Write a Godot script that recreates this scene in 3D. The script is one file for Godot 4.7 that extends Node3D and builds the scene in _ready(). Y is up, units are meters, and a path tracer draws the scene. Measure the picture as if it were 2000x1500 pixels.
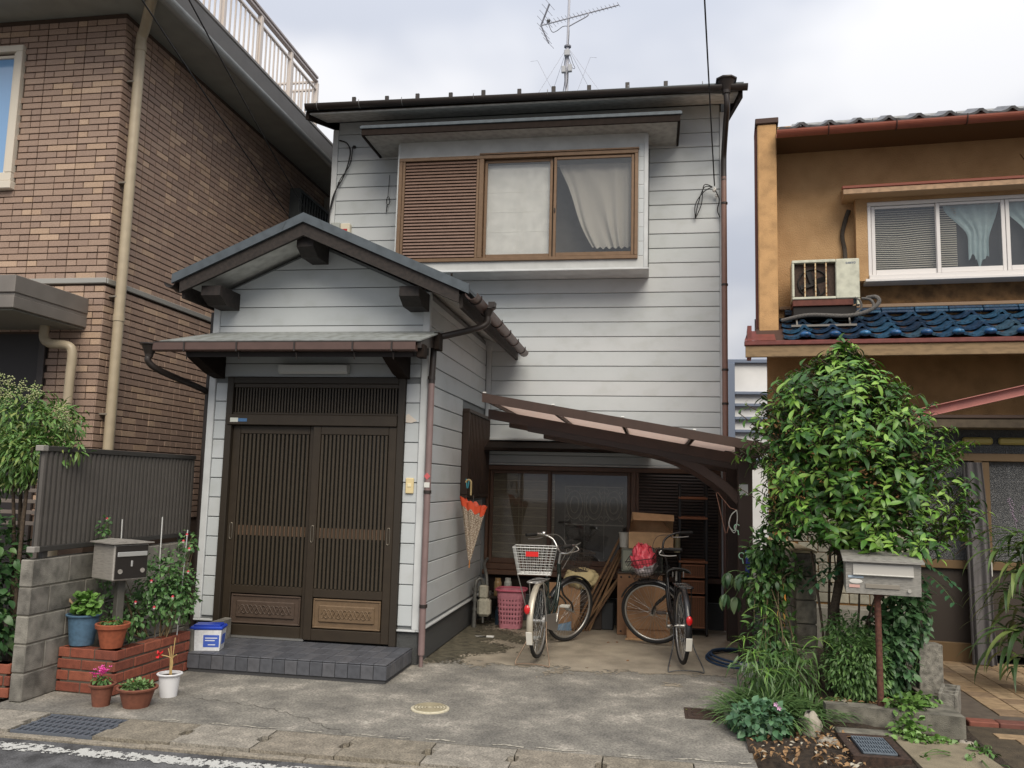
extends Node3D

var mats := {}
var noises := {}
var worldly := {}
var shapes := {}
var rng := RandomNumberGenerator.new()

func _ready():
	rng.seed = 4711
	setup_light()
	build_ground()
	build_grey_house()
	build_brown_building()
	var first := get_child_count()
	build_orange_house()
	var pivot := Vector3(1.15, 0, -8.9)
	for i in range(first, get_child_count()):
		var o: Node3D = get_child(i)
		o.transform = turned(o.transform, pivot, deg_to_rad(-5.0))
	build_far_building()
	build_shelter()
	build_left_front()
	build_garage()
	build_bicycles()
	build_right_front()
	build_plants()
	build_roof_things()

func setup_light():
	var cam := Camera3D.new()
	cam.name = "camera"
	var pitch := deg_to_rad(6.72)
	var roll := deg_to_rad(1.45)
	var yaw := deg_to_rad(9.58)
	var fw := Vector3(-sin(yaw) * cos(pitch), sin(pitch), -cos(yaw) * cos(pitch))
	var ri := Vector3(cos(yaw), 0, -sin(yaw))
	var up := ri.cross(fw)
	cam.transform = Transform3D(Basis(ri * cos(roll) + up * sin(roll), up * cos(roll) - ri * sin(roll), -fw), Vector3(0, 1.62, 0))
	cam.fov = rad_to_deg(2.0 * atan(750.0 / 1637.5))
	cam.far = 600.0
	cam.near = 0.05
	add_child(cam)
	cam.current = true
	var env := Environment.new()
	env.background_mode = Environment.BG_SKY
	env.tonemap_mode = Environment.TONE_MAPPER_LINEAR
	env.tonemap_exposure = 2.0
	env.sdfgi_enabled = true
	env.ssao_enabled = true
	env.ssil_enabled = true
	var sky := Sky.new()
	var pano := PanoramaSkyMaterial.new()
	pano.panorama = ImageTexture.create_from_image(cloud_sky())
	pano.energy_multiplier = 1.0
	sky.sky_material = pano
	env.sky = sky
	env.background_energy_multiplier = 1.0
	var we := WorldEnvironment.new()
	we.name = "sky"
	we.environment = env
	add_child(we)
	var sun := DirectionalLight3D.new()
	sun.name = "sun"
	sun.light_energy = 0.5
	sun.light_color = Color(1.0, 0.96, 0.89)
	sun.light_angular_distance = 40.0
	sun.shadow_enabled = true
	add_child(sun)
	sun.look_at_from_position(Vector3(2.4, 6.5, 6), Vector3.ZERO)

func cloud_sky() -> Image:
	# an overcast sky: brighter overhead, broken into soft grey and white cloud sheets all round
	var w := 1024
	var h := 512
	var im := Image.create_empty(w, h, false, Image.FORMAT_RGBF)
	var n1 := FastNoiseLite.new()
	n1.seed = 21
	n1.noise_type = FastNoiseLite.TYPE_SIMPLEX_SMOOTH
	n1.frequency = 1.0
	n1.fractal_octaves = 5
	n1.fractal_gain = 0.5
	var n2 := FastNoiseLite.new()
	n2.seed = 8
	n2.frequency = 0.6
	n2.fractal_octaves = 3
	for y in h:
		var el := (0.5 - (y + 0.5) / h) * PI
		for x in w:
			var az := (x + 0.5) / w * TAU
			var d := Vector3(cos(el) * sin(az), sin(el), cos(el) * cos(az))
			if el < -0.02:
				im.set_pixel(x, y, Color(0.30, 0.30, 0.30))
				continue
			var p := Vector3(d.x, d.y * 1.3, d.z) / (d.y + 0.35) * 1.1
			var v := n1.get_noise_3dv(p * 1.15) * 0.8 + n2.get_noise_3dv(p * 1.3 + Vector3(7, 3, 1)) * 0.8
			var t := smoothstep(-0.28, 0.30, v)
			var c := Color(0.66, 0.70, 0.80).lerp(Color(1.0, 1.005, 1.04), t)
			var lum := 0.295 * (1.0 + 1.5 * maxf(0.0, d.y))
			im.set_pixel(x, y, Color(c.r * lum, c.g * lum, c.b * lum))
	return im

# ---------- textures and materials ----------
func noise_tex(key: String, freq: float, octaves: int, stops: Array, seed_ := 1, kind := FastNoiseLite.TYPE_SIMPLEX_SMOOTH, size := 512, gain := 0.5) -> NoiseTexture2D:
	if noises.has(key):
		return noises[key]
	var n := FastNoiseLite.new()
	n.seed = seed_
	n.noise_type = kind
	n.frequency = freq
	n.fractal_octaves = octaves
	n.fractal_gain = gain
	var t := NoiseTexture2D.new()
	t.width = size
	t.height = size
	t.seamless = true
	t.noise = n
	if stops.size() > 0:
		var g := Gradient.new()
		var off := PackedFloat32Array()
		var col := PackedColorArray()
		for s in stops:
			off.append(s[0])
			col.append(s[1] if s[1] is Color else Color(s[1], s[1], s[1]))
		g.offsets = off
		g.colors = col
		t.color_ramp = g
	noises[key] = t
	return t

func std_noise(kind: String) -> NoiseTexture2D:
	match kind:
		"blotch": return noise_tex("blotch", 0.008, 5, [[0.15, 0.86], [0.5, 0.95], [0.85, 1.0]], 3)
		"soft": return noise_tex("soft", 0.006, 4, [[0.2, 0.94], [0.8, 1.0]], 8)
		"strong": return noise_tex("strong", 0.01, 6, [[0.15, 0.68], [0.45, 0.86], [0.8, 1.0]], 13)
		"grain": return noise_tex("grain", 0.09, 3, [[0.2, 0.84], [0.8, 1.0]], 4)
		"grit": return noise_tex("grit", 0.045, 5, [[0.2, 0.68], [0.45, 0.87], [0.62, 0.96], [0.8, 1.0]], 58, FastNoiseLite.TYPE_SIMPLEX_SMOOTH, 512, 0.8)
		"speck": return noise_tex("speck", 0.16, 2, [[0.25, 0.62], [0.5, 0.86], [0.7, 1.0]], 5)
		"bump": return noise_tex("bump", 0.06, 4, [], 6)
		"bumpfine": return noise_tex("bumpfine", 0.15, 3, [], 7)
		"streak": return noise_tex("streak", 0.012, 5, [[0.2, 0.86], [0.55, 0.96], [0.85, 1.0]], 9)
	return null

func c8(r: int, g: int, b: int) -> Color:
	return Color8(r, g, b)

# o: metal, tex (name), ts (scale of the texture per metre; a number or Vector3), bump (name), bs (cm), spec, detail (name), ds, alpha, back (backlight), vc
func m(key: String, col: Color = Color.WHITE, rough := 0.8, o := {}) -> StandardMaterial3D:
	if mats.has(key):
		return mats[key]
	var s := StandardMaterial3D.new()
	s.resource_name = key
	s.albedo_color = col
	s.roughness = rough
	s.metallic = o.get("metal", 0.0)
	s.metallic_specular = o.get("spec", 0.5)
	if o.has("tex") or o.has("bump"):
		s.uv1_triplanar = true
		s.uv1_world_triplanar = true
		s.uv1_triplanar_sharpness = 4.0
		var k = o.get("ts", 1.0)
		s.uv1_scale = k if k is Vector3 else Vector3(k, k, k)
		var off = float(key.hash() % 97) * 0.13
		s.uv1_offset = Vector3(off, off * 0.7, off * 1.3)
	if o.has("tex"):
		s.albedo_texture = std_noise(o.tex) if o.tex is String else o.tex
	if o.has("bump"):
		s.heightmap_enabled = true
		s.heightmap_texture = std_noise(o.bump)
		s.heightmap_scale = o.get("bs", 0.3)
	if o.has("detail"):
		s.detail_enabled = true
		s.detail_blend_mode = BaseMaterial3D.BLEND_MODE_MUL
		s.detail_albedo = std_noise(o.detail) if o.detail is String else o.detail
		s.detail_uv_layer = BaseMaterial3D.DETAIL_UV_2
		s.uv2_triplanar = true
		s.uv2_world_triplanar = true
		s.uv2_triplanar_sharpness = 4.0
		var k2 = o.get("ds", 4.0)
		s.uv2_scale = k2 if k2 is Vector3 else Vector3(k2, k2, k2)
	if o.has("alpha"):
		s.transparency = BaseMaterial3D.TRANSPARENCY_ALPHA
		s.albedo_color.a = o.alpha
	if o.has("back"):
		s.backlight_enabled = true
		s.backlight = o.back
	if o.has("vc"):
		s.vertex_color_use_as_albedo = true
	if o.has("coat"):
		s.clearcoat_enabled = true
		s.clearcoat = o.coat
		s.clearcoat_roughness = 0.1
	mats[key] = s
	return s

# ---------- shapes ----------
func sb() -> SurfaceTool:
	var st := SurfaceTool.new()
	st.begin(Mesh.PRIMITIVE_TRIANGLES)
	return st

func face(st: SurfaceTool, p: Array, inside: Vector3):
	# a flat convex polygon, turned away from a point inside
	var nrm: Vector3 = (p[1] - p[0]).cross(p[2] - p[0])
	if nrm.length_squared() < 1e-16 and p.size() > 3:
		nrm = (p[2] - p[0]).cross(p[3] - p[0])
	if nrm.length_squared() < 1e-16:
		return
	nrm = nrm.normalized()
	var q := p
	if nrm.dot(p[0] - inside) < 0.0:
		nrm = -nrm
		q = p.duplicate()
		q.reverse()
	for i in range(1, q.size() - 1):
		for v in [q[0], q[i + 1], q[i]]:
			st.set_normal(nrm)
			st.add_vertex(v)

func bx(st: SurfaceTool, c: Vector3, s: Vector3, b := Basis.IDENTITY, bev := 0.0):
	var h := s * 0.5
	if bev <= 0.0:
		for ax in 3:
			for sg in [-1.0, 1.0]:
				var u := (ax + 1) % 3
				var v := (ax + 2) % 3
				var pts := []
				for k in [[-1, -1], [1, -1], [1, 1], [-1, 1]]:
					var q := Vector3.ZERO
					q[ax] = sg * h[ax]
					q[u] = k[0] * h[u]
					q[v] = k[1] * h[v]
					pts.append(c + b * q)
				face(st, pts, c)
		return
	var e := minf(bev, minf(h.x, minf(h.y, h.z)) * 0.8)
	var P := func(ax: int, sx: Vector3) -> Vector3:
		var q := Vector3.ZERO
		for i in 3:
			q[i] = sx[i] * (h[i] if i == ax else h[i] - e)
		return c + b * q
	for ax in 3:
		var u := (ax + 1) % 3
		var v := (ax + 2) % 3
		for sg in [-1.0, 1.0]:
			var pts := []
			for k in [[-1, -1], [1, -1], [1, 1], [-1, 1]]:
				var q := Vector3.ZERO
				q[ax] = sg
				q[u] = k[0]
				q[v] = k[1]
				pts.append(P.call(ax, q))
			face(st, pts, c)
		for su in [-1.0, 1.0]:
			for sv in [-1.0, 1.0]:
				var a := Vector3.ZERO
				a[u] = su
				a[v] = sv
				a[ax] = -1
				var a2 := a
				a2[ax] = 1
				face(st, [P.call(u, a), P.call(u, a2), P.call(v, a2), P.call(v, a)], c)
	for sx in [-1.0, 1.0]:
		for sy in [-1.0, 1.0]:
			for sz in [-1.0, 1.0]:
				var q := Vector3(sx, sy, sz)
				face(st, [P.call(0, q), P.call(1, q), P.call(2, q)], c)

# a box given by its corners
func bc(st: SurfaceTool, x0: float, x1: float, y0: float, y1: float, z0: float, z1: float, bev := 0.0):
	bx(st, Vector3((x0 + x1) / 2, (y0 + y1) / 2, (z0 + z1) / 2), Vector3(absf(x1 - x0), absf(y1 - y0), absf(z1 - z0)), Basis.IDENTITY, bev)

# a straight bar of rectangular section from a to b; w across (level), t the other way
func bar(st: SurfaceTool, a: Vector3, b: Vector3, w: float, t: float, bev := 0.0, upv := Vector3.UP):
	var d := b - a
	var y := d.normalized()
	var ref := upv if absf(y.dot(upv)) < 0.98 else Vector3.RIGHT
	var x := y.cross(ref).normalized()
	var z := x.cross(y)
	bx(st, (a + b) / 2, Vector3(w, d.length(), t), Basis(x, y, z), bev)

func tv(st: SurfaceTool, p: Vector3, n: Vector3):
	st.set_normal(n)
	st.add_vertex(p)

func tube(st: SurfaceTool, pts: Array, rad, n := 8, caps := true, closed := false):
	var k := pts.size()
	var last := Vector3.ZERO
	var rings := []
	for i in k:
		var d: Vector3
		if closed:
			d = pts[(i + 1) % k] - pts[(i + k - 1) % k]
		else:
			d = pts[mini(i + 1, k - 1)] - pts[maxi(i - 1, 0)]
		d = d.normalized()
		if last == Vector3.ZERO:
			last = d.cross(Vector3.UP if absf(d.y) < 0.9 else Vector3.RIGHT).normalized()
		last = (last - d * last.dot(d)).normalized()
		var o := d.cross(last)
		var r: float = rad[i] if rad is Array else rad
		var ring := []
		for j in n:
			var a := TAU * j / n
			var nn := last * cos(a) + o * sin(a)
			ring.append([pts[i] + nn * r, nn])
		rings.append(ring)
	for i in (k if closed else k - 1):
		var A = rings[i]
		var B = rings[(i + 1) % k]
		var sh := 0
		if closed and i == k - 1:
			var best := 1e9
			for t in n:
				var dd: float = A[0][0].distance_squared_to(B[t][0])
				if dd < best:
					best = dd
					sh = t
		for j in n:
			var j2 := (j + 1) % n
			var b1 = B[(j + sh) % n]
			var b2 = B[(j2 + sh) % n]
			tv(st, A[j][0], A[j][1]); tv(st, b1[0], b1[1]); tv(st, A[j2][0], A[j2][1])
			tv(st, A[j2][0], A[j2][1]); tv(st, b1[0], b1[1]); tv(st, b2[0], b2[1])
	if caps and not closed:
		for e in [0, k - 1]:
			var pp := []
			for q in rings[e]:
				pp.append(q[0])
			var inner: Vector3 = pts[1] if e == 0 else pts[k - 2]
			face(st, pp, inner)

# profile [Vector2(radius, height)...] from bottom to top on the outside
func lathe(st: SurfaceTool, prof: Array, n := 20, xf := Transform3D.IDENTITY):
	for i in prof.size() - 1:
		var a: Vector2 = prof[i]
		var b: Vector2 = prof[i + 1]
		var dn := Vector2(b.y - a.y, a.x - b.x).normalized()
		for j in n:
			var t0 := TAU * j / n
			var t1 := TAU * (j + 1) / n
			var e0 := Vector3(cos(t0), 0, sin(t0))
			var e1 := Vector3(cos(t1), 0, sin(t1))
			var n0 := (xf.basis * (e0 * dn.x + Vector3.UP * dn.y)).normalized()
			var n1 := (xf.basis * (e1 * dn.x + Vector3.UP * dn.y)).normalized()
			var p00 := xf * (e0 * a.x + Vector3.UP * a.y)
			var p01 := xf * (e0 * b.x + Vector3.UP * b.y)
			var p10 := xf * (e1 * a.x + Vector3.UP * a.y)
			var p11 := xf * (e1 * b.x + Vector3.UP * b.y)
			if a.x > 1e-5:
				tv(st, p00, n0); tv(st, p10, n1); tv(st, p01, n0)
			if b.x > 1e-5:
				tv(st, p10, n1); tv(st, p11, n1); tv(st, p01, n0)

# prism: a polygon in the xy plane of xf, from z0 to z1
func prism(st: SurfaceTool, poly: Array, z0: float, z1: float, xf := Transform3D.IDENTITY):
	var pp := PackedVector2Array(poly)
	if not Geometry2D.is_polygon_clockwise(pp):
		pp.reverse()
	var idx := Geometry2D.triangulate_polygon(pp)
	for e in 2:
		var z := z0 if e == 0 else z1
		var nrm := xf.basis * Vector3(0, 0, signf(z - (z1 if e == 0 else z0)))
		for i in range(0, idx.size(), 3):
			var t := [pp[idx[i]], pp[idx[i + 1]], pp[idx[i + 2]]]
			var area: float = (t[1] - t[0]).cross(t[2] - t[0])
			var want := signf(z - (z1 if e == 0 else z0))
			if area * want > 0:
				t.reverse()
			for q in t:
				tv(st, xf * Vector3(q.x, q.y, z), nrm.normalized())
	var k := pp.size()
	for i in k:
		var a := pp[i]
		var b := pp[(i + 1) % k]
		var d := b - a
		var n2 := Vector2(-d.y, d.x).normalized()
		var n3 := (xf.basis * Vector3(n2.x, n2.y, 0)).normalized()
		var A := xf * Vector3(a.x, a.y, z0)
		var B := xf * Vector3(b.x, b.y, z0)
		var C := xf * Vector3(b.x, b.y, z1)
		var D := xf * Vector3(a.x, a.y, z1)
		var q := [A, B, C, D]
		if (B - A).cross(C - A).dot(n3) < 0:
			q.reverse()
		tv(st, q[0], n3); tv(st, q[2], n3); tv(st, q[1], n3)
		tv(st, q[0], n3); tv(st, q[3], n3); tv(st, q[2], n3)

func ball(st: SurfaceTool, c: Vector3, r: Vector3, n := 12, k := 8, from := -PI / 2, b := Basis.IDENTITY):
	for i in k:
		var a0 := lerpf(from, PI / 2, float(i) / k)
		var a1 := lerpf(from, PI / 2, float(i + 1) / k)
		for j in n:
			var t0 := TAU * j / n
			var t1 := TAU * (j + 1) / n
			var q := []
			for s in [[a0, t0], [a0, t1], [a1, t1], [a1, t0]]:
				var d := Vector3(cos(s[0]) * cos(s[1]), sin(s[0]), cos(s[0]) * sin(s[1]))
				q.append([c + b * (d * r), (b * (d / r)).normalized()])
			tv(st, q[0][0], q[0][1]); tv(st, q[1][0], q[1][1]); tv(st, q[2][0], q[2][1])
			if i < k - 1:
				tv(st, q[0][0], q[0][1]); tv(st, q[2][0], q[2][1]); tv(st, q[3][0], q[3][1])

# a sheet through rows of points, smooth, with a given thickness
func sheet(st: SurfaceTool, rows: Array, thick := 0.0):
	var R := rows.size()
	var C: int = rows[0].size()
	var nn := []
	for i in R:
		var line := []
		for j in C:
			var du: Vector3 = rows[i][mini(j + 1, C - 1)] - rows[i][maxi(j - 1, 0)]
			var dv: Vector3 = rows[mini(i + 1, R - 1)][j] - rows[maxi(i - 1, 0)][j]
			line.append(du.cross(dv).normalized())
		nn.append(line)
	for side in ([1.0, -1.0] if thick > 0.0 else [1.0]):
		for i in R - 1:
			for j in C - 1:
				var q := []
				for s in [[i, j], [i, j + 1], [i + 1, j + 1], [i + 1, j]]:
					var n0: Vector3 = nn[s[0]][s[1]] * side
					q.append([rows[s[0]][s[1]] + n0 * thick * 0.5, n0])
				if side > 0:
					q.reverse()
				tv(st, q[0][0], q[0][1]); tv(st, q[1][0], q[1][1]); tv(st, q[2][0], q[2][1])
				tv(st, q[0][0], q[0][1]); tv(st, q[2][0], q[2][1]); tv(st, q[3][0], q[3][1])
	if thick > 0.0:
		var loop := []
		for j in C: loop.append([0, j])
		for i in range(1, R): loop.append([i, C - 1])
		for j in range(C - 2, -1, -1): loop.append([R - 1, j])
		for i in range(R - 2, 0, -1): loop.append([i, 0])
		var mid: Vector3 = rows[R / 2][C / 2]
		for k in loop.size():
			var a = loop[k]
			var b = loop[(k + 1) % loop.size()]
			var na: Vector3 = nn[a[0]][a[1]] * thick * 0.5
			var nb: Vector3 = nn[b[0]][b[1]] * thick * 0.5
			face(st, [rows[a[0]][a[1]] + na, rows[b[0]][b[1]] + nb, rows[b[0]][b[1]] - nb, rows[a[0]][a[1]] - na], mid)

func curve(pts: Array, n := 8) -> Array:
	# Catmull-Rom through the points
	var out := []
	for i in pts.size() - 1:
		var p0: Vector3 = pts[maxi(i - 1, 0)]
		var p1: Vector3 = pts[i]
		var p2: Vector3 = pts[i + 1]
		var p3: Vector3 = pts[mini(i + 2, pts.size() - 1)]
		for k in n:
			out.append(p1.cubic_interpolate(p2, p0, p3, float(k) / n))
	out.append(pts[-1])
	return out

# ---------- objects ----------
func thing(called: String, label: String, category: String, at := Vector3.ZERO, group := "", world := true) -> Node3D:
	var o := Node3D.new()
	o.name = called
	o.position = at
	add_child(o, true)
	tag(o, label, category, group)
	if world:
		worldly[o] = true
	return o

func tag(o: Node, label := "", category := "", group := "", kind := ""):
	if label: o.set_meta("label", label)
	if category: o.set_meta("category", category)
	if group: o.set_meta("group", group)
	if kind: o.set_meta("kind", kind)

# one named mesh under a parent; shape is a SurfaceTool or a Mesh
func part(parent: Node3D, called: String, shape, mat: Material, xf := Transform3D.IDENTITY) -> MeshInstance3D:
	var o := MeshInstance3D.new()
	o.name = called
	o.mesh = shape.commit() if shape is SurfaceTool else shape
	o.material_override = mat
	if worldly.has(parent):
		xf.origin -= parent.position
	o.transform = xf
	parent.add_child(o, true)
	return o

func lone(called: String, shape, mat: Material, label: String, category: String, group := "", xf := Transform3D.IDENTITY) -> MeshInstance3D:
	var o := part(self, called, shape, mat, xf)
	tag(o, label, category, group)
	return o

func setting(called: String, shape, mat: Material, xf := Transform3D.IDENTITY) -> MeshInstance3D:
	var o := part(self, called, shape, mat, xf)
	tag(o, "", "", "", "structure")
	return o

func box_part(parent: Node3D, called: String, mat: Material, x0: float, x1: float, y0: float, y1: float, z0: float, z1: float, bev := 0.0) -> MeshInstance3D:
	var st := sb()
	bc(st, x0, x1, y0, y1, z0, z1, bev)
	return part(parent, called, st, mat)

func at(p: Vector3, b := Basis.IDENTITY) -> Transform3D:
	return Transform3D(b, p)

func ry(a: float) -> Basis:
	return Basis(Vector3.UP, a)

func turned(t: Transform3D, pivot: Vector3, a: float) -> Transform3D:
	var b := Basis(Vector3.UP, a)
	return Transform3D(b, pivot - b * pivot) * t

func rj(v: float) -> float:
	return rng.randf_range(-v, v)

# half-round gutter along x from a to b (open at the top)
func gutter(st: SurfaceTool, a: Vector3, b: Vector3, r: float):
	var poly := []
	for i in 13:
		var t := PI + PI * i / 12.0
		poly.append(Vector2(cos(t), sin(t)) * r)
	for i in 13:
		var t := TAU - PI * i / 12.0
		poly.append(Vector2(cos(t), sin(t)) * (r - 0.004))
	var d := (b - a)
	var z := d.normalized()
	var x := Vector3.UP.cross(z).normalized()
	var y := z.cross(x)
	prism(st, poly, 0, d.length(), Transform3D(Basis(x, y, z), a))

# rain-water hopper
func hopper(st: SurfaceTool, c: Vector3, s: float):
	var prof := [Vector2(0.0, -0.62), Vector2(0.30, -0.62), Vector2(0.33, -0.4), Vector2(0.62, 0.28), Vector2(0.66, 0.32), Vector2(0.78, 0.36), Vector2(0.78, 0.46), Vector2(0.6, 0.46), Vector2(0.5, 0.2), Vector2(0, 0.1)]
	for i in prof.size():
		prof[i] = prof[i] * s
	lathe(st, prof, 8, Transform3D(Basis(Vector3.UP, PI / 8), c))

func leaf_mesh(l: float, w: float, droop: float, fold := 0.25, segs := 4, tip := 1.0) -> ArrayMesh:
	# a leaf from the origin along +z, its face up
	var st := sb()
	var rows := []
	for i in segs + 1:
		var t := float(i) / segs
		var hw := w * 0.5 * pow(sin(PI * pow(t, 0.8)), 0.8) if tip == 1.0 else w * 0.5 * minf(1.0, 6.0 * t) * pow(1.0 - t, tip)
		if i == segs: hw = 0.001
		if i == 0: hw = 0.002
		var a := droop * t
		var z := l * t if absf(droop) < 0.01 else l * sin(a) / droop
		var y := 0.0 if absf(droop) < 0.01 else -l * (1.0 - cos(a)) / droop
		var up := hw * fold
		rows.append([Vector3(-hw, y + up, z), Vector3(0, y, z), Vector3(hw, y + up, z)])
	sheet(st, rows)
	return st.commit()

func scatter(parent: Node3D, called: String, mesh: Mesh, mat: Material, xfs: Array, cols: Array) -> MultiMeshInstance3D:
	var mm := MultiMesh.new()
	mm.transform_format = MultiMesh.TRANSFORM_3D
	mm.use_colors = true
	mm.mesh = mesh
	mm.instance_count = xfs.size()
	var off: Vector3 = parent.position if worldly.has(parent) else Vector3.ZERO
	for i in xfs.size():
		var x: Transform3D = xfs[i]
		x.origin -= off
		mm.set_instance_transform(i, x)
		mm.set_instance_color(i, cols[i])
	var o := MultiMeshInstance3D.new()
	o.name = called
	o.multimesh = mm
	o.material_override = mat
	parent.add_child(o, true)
	o.set_meta("kind", "stuff")
	return o

func basis_z(dir: Vector3, up := Vector3.UP) -> Basis:
	# +z along dir, +y as near up as can be
	var z := dir.normalized()
	var x := up.cross(z)
	if x.length() < 0.01: x = Vector3.RIGHT
	x = x.normalized()
	return Basis(x, z.cross(x), z)

# ---------- the ground ----------
func build_ground():
	var far_m := m("earth", c8(96, 90, 80), 0.95, {"tex": "strong", "ts": 0.5, "bump": "bump", "bs": 0.5})
	var st := sb()
	bc(st, -250, 250, -0.6, -0.12, -300, 60)
	setting("ground", st, far_m)
	var asph := m("asphalt", c8(108, 108, 110), 0.9, {"tex": noise_tex("asph", 0.012, 5, [[0.25, 0.62], [0.5, 0.85], [0.8, 1.0]], 31), "ts": 0.6, "detail": "grit", "ds": 2.7, "bump": "bumpfine", "bs": 0.35})
	st = sb()
	bc(st, -60, 60, -0.11, -0.03, -4.84, 3.2)
	setting("road", st, asph)
	# worn white edge line: paint that has flaked off in patches
	var paint := m("line_paint", c8(208, 208, 204), 0.7, {"tex": "grain", "ts": 3.0, "bump": "bumpfine", "bs": 0.3})
	var n := FastNoiseLite.new()
	n.seed = 77
	n.frequency = 11.0
	n.fractal_octaves = 6
	n.fractal_gain = 0.75
	st = sb()
	var cell := 0.007
	for i in 378:
		for j in 20:
			var x := -4.25 + i * cell
			var z := -4.775 + j * cell
			var edge := minf(float(j), 19.0 - j) / 9.0
			var thin := smoothstep(-2.0, -1.75, x) * 0.5 + smoothstep(-3.65, -4.1, x) * 0.25
			if n.get_noise_2d(x, z) * 1.1 + edge * 0.4 - thin > 0.1 + (0.3 if absf(x + 3.42) < 0.05 else 0.0):
				face(st, [Vector3(x, -0.026, z), Vector3(x, -0.026, z + cell), Vector3(x + cell, -0.026, z + cell), Vector3(x + cell, -0.026, z)], Vector3(x, -1, z))
	setting("road_line", st, paint)
	# forecourt concrete
	var ramp := [[0.14, c8(114, 111, 105)], [0.4, c8(133, 129, 121)], [0.57, c8(144, 140, 131)], [0.72, c8(161, 155, 145)], [0.88, c8(188, 182, 170)]]
	var conc := m("forecourt", Color.WHITE, 0.92, {"tex": noise_tex("fore", 0.0045, 9, ramp, 42, FastNoiseLite.TYPE_SIMPLEX_SMOOTH, 1024, 0.72), "ts": 0.33, "detail": "grit", "ds": 1.7, "bump": "bumpfine", "bs": 0.25})
	st = sb()
	bc(st, -4.5, 0.62, -0.12, 0.0, -6.95, -5.31)
	bc(st, -2.03, 1.12, -0.12, -0.001, -7.75, -6.951)
	bc(st, -4.5, -2.031, -0.12, -0.002, -7.75, -6.951)
	setting("forecourt", st, conc)
	var crack := m("crack", c8(94, 90, 81), 0.95, {"tex": "strong", "ts": 5.0})
	var pale := m("crack_pale", c8(190, 184, 170), 0.95, {"tex": "strong", "ts": 5.0})
	for q in [[Vector3(-3.3, 0, -5.9), Vector3(-2.6, 0, -5.75), Vector3(-1.9, 0, -5.33), 0.0025], [Vector3(-1.4, 0, -5.36), Vector3(-0.4, 0, -5.35), Vector3(0.6, 0, -5.37), 0.009], [Vector3(-3.2, 0, -5.34), Vector3(-2.4, 0, -5.335), Vector3(-1.5, 0, -5.345), 0.006]]:
		st = sb()
		var pts := curve([q[0], q[1], q[2]], 60)
		for i in pts.size() - 1:
			var a: Vector3 = pts[i] + Vector3(0.03 * sin(i * 0.37) * sin(i * 0.13 + 1.0), 0, 0.02 * sin(i * 0.51)) * (1.0 if q[3] < 0.0055 else 0.5)
			var b: Vector3 = pts[i + 1] + Vector3(0.03 * sin((i + 1) * 0.37) * sin((i + 1) * 0.13 + 1.0), 0, 0.02 * sin((i + 1) * 0.51)) * (1.0 if q[3] < 0.0055 else 0.5)
			var wd: float = q[3] * (0.4 + rng.randf())
			var s := (b - a).cross(Vector3.UP).normalized() * wd
			if q[3] > 0.0055 and sin(i * 0.21) * sin(i * 0.083) < -0.15: continue
			face(st, [a - s + Vector3(0, 0.0035, 0), a + s + Vector3(0, 0.0035, 0), b + s + Vector3(0, 0.0035, 0), b - s + Vector3(0, 0.0035, 0)], a - Vector3.UP)
		setting("concrete_crack", st, pale if q[3] > 0.0055 else crack)
	# cleaner, paler slab under the shelter
	var ramp2 := [[0.15, c8(136, 127, 112)], [0.5, c8(154, 144, 128)], [0.88, c8(168, 158, 140)]]
	var slab := m("slab", Color.WHITE, 0.9, {"tex": noise_tex("slab", 0.008, 5, ramp2, 12), "ts": 0.5, "detail": "grain", "ds": 2.5, "bump": "bumpfine", "bs": 0.12})
	st = sb()
	bc(st, -2.03, 1.12, -0.12, 0.0, -10.3, -7.752)
	setting("shelter_floor", st, slab)
	# the pale slab's worn front edge, feathering into the darker concrete
	st = sb()
	var n3 := FastNoiseLite.new()
	n3.seed = 19
	n3.frequency = 2.2
	n3.fractal_octaves = 5
	for i in 195:
		for j in 34:
			var x := -2.03 + i * 0.016
			var z := -7.76 + j * 0.016
			if n3.get_noise_2d(x, z) * 1.5 + 0.35 - j / 24.0 + rj(0.25) > 0.0:
				face(st, [Vector3(x, 0.0025, z), Vector3(x, 0.0025, z + 0.016), Vector3(x + 0.016, 0.0025, z + 0.016), Vector3(x + 0.016, 0.0025, z)], Vector3(x, -1, z))
	setting("floor_edge", st, slab)
	# damp mossy patch by the porch wall: an irregular sheet
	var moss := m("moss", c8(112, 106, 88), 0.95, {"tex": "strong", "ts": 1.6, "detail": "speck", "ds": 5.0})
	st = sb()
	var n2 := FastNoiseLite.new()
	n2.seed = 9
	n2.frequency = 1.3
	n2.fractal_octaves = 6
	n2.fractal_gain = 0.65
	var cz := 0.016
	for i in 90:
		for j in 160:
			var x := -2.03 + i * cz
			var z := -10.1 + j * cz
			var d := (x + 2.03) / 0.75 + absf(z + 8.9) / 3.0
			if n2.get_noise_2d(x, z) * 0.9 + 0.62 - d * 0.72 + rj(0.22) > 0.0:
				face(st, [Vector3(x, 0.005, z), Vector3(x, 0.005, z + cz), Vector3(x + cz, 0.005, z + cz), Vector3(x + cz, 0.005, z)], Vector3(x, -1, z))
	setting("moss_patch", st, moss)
	# trough covers along the road, each slab on its own
	var gut := Node3D.new()
	gut.name = "roadside_gutter"
	gut.set_meta("kind", "structure")
	add_child(gut)
	worldly[gut] = true
	var ramp3 := [[0.15, c8(136, 130, 120)], [0.5, c8(155, 149, 138)], [0.88, c8(178, 170, 157)]]
	var gm := []
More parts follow.
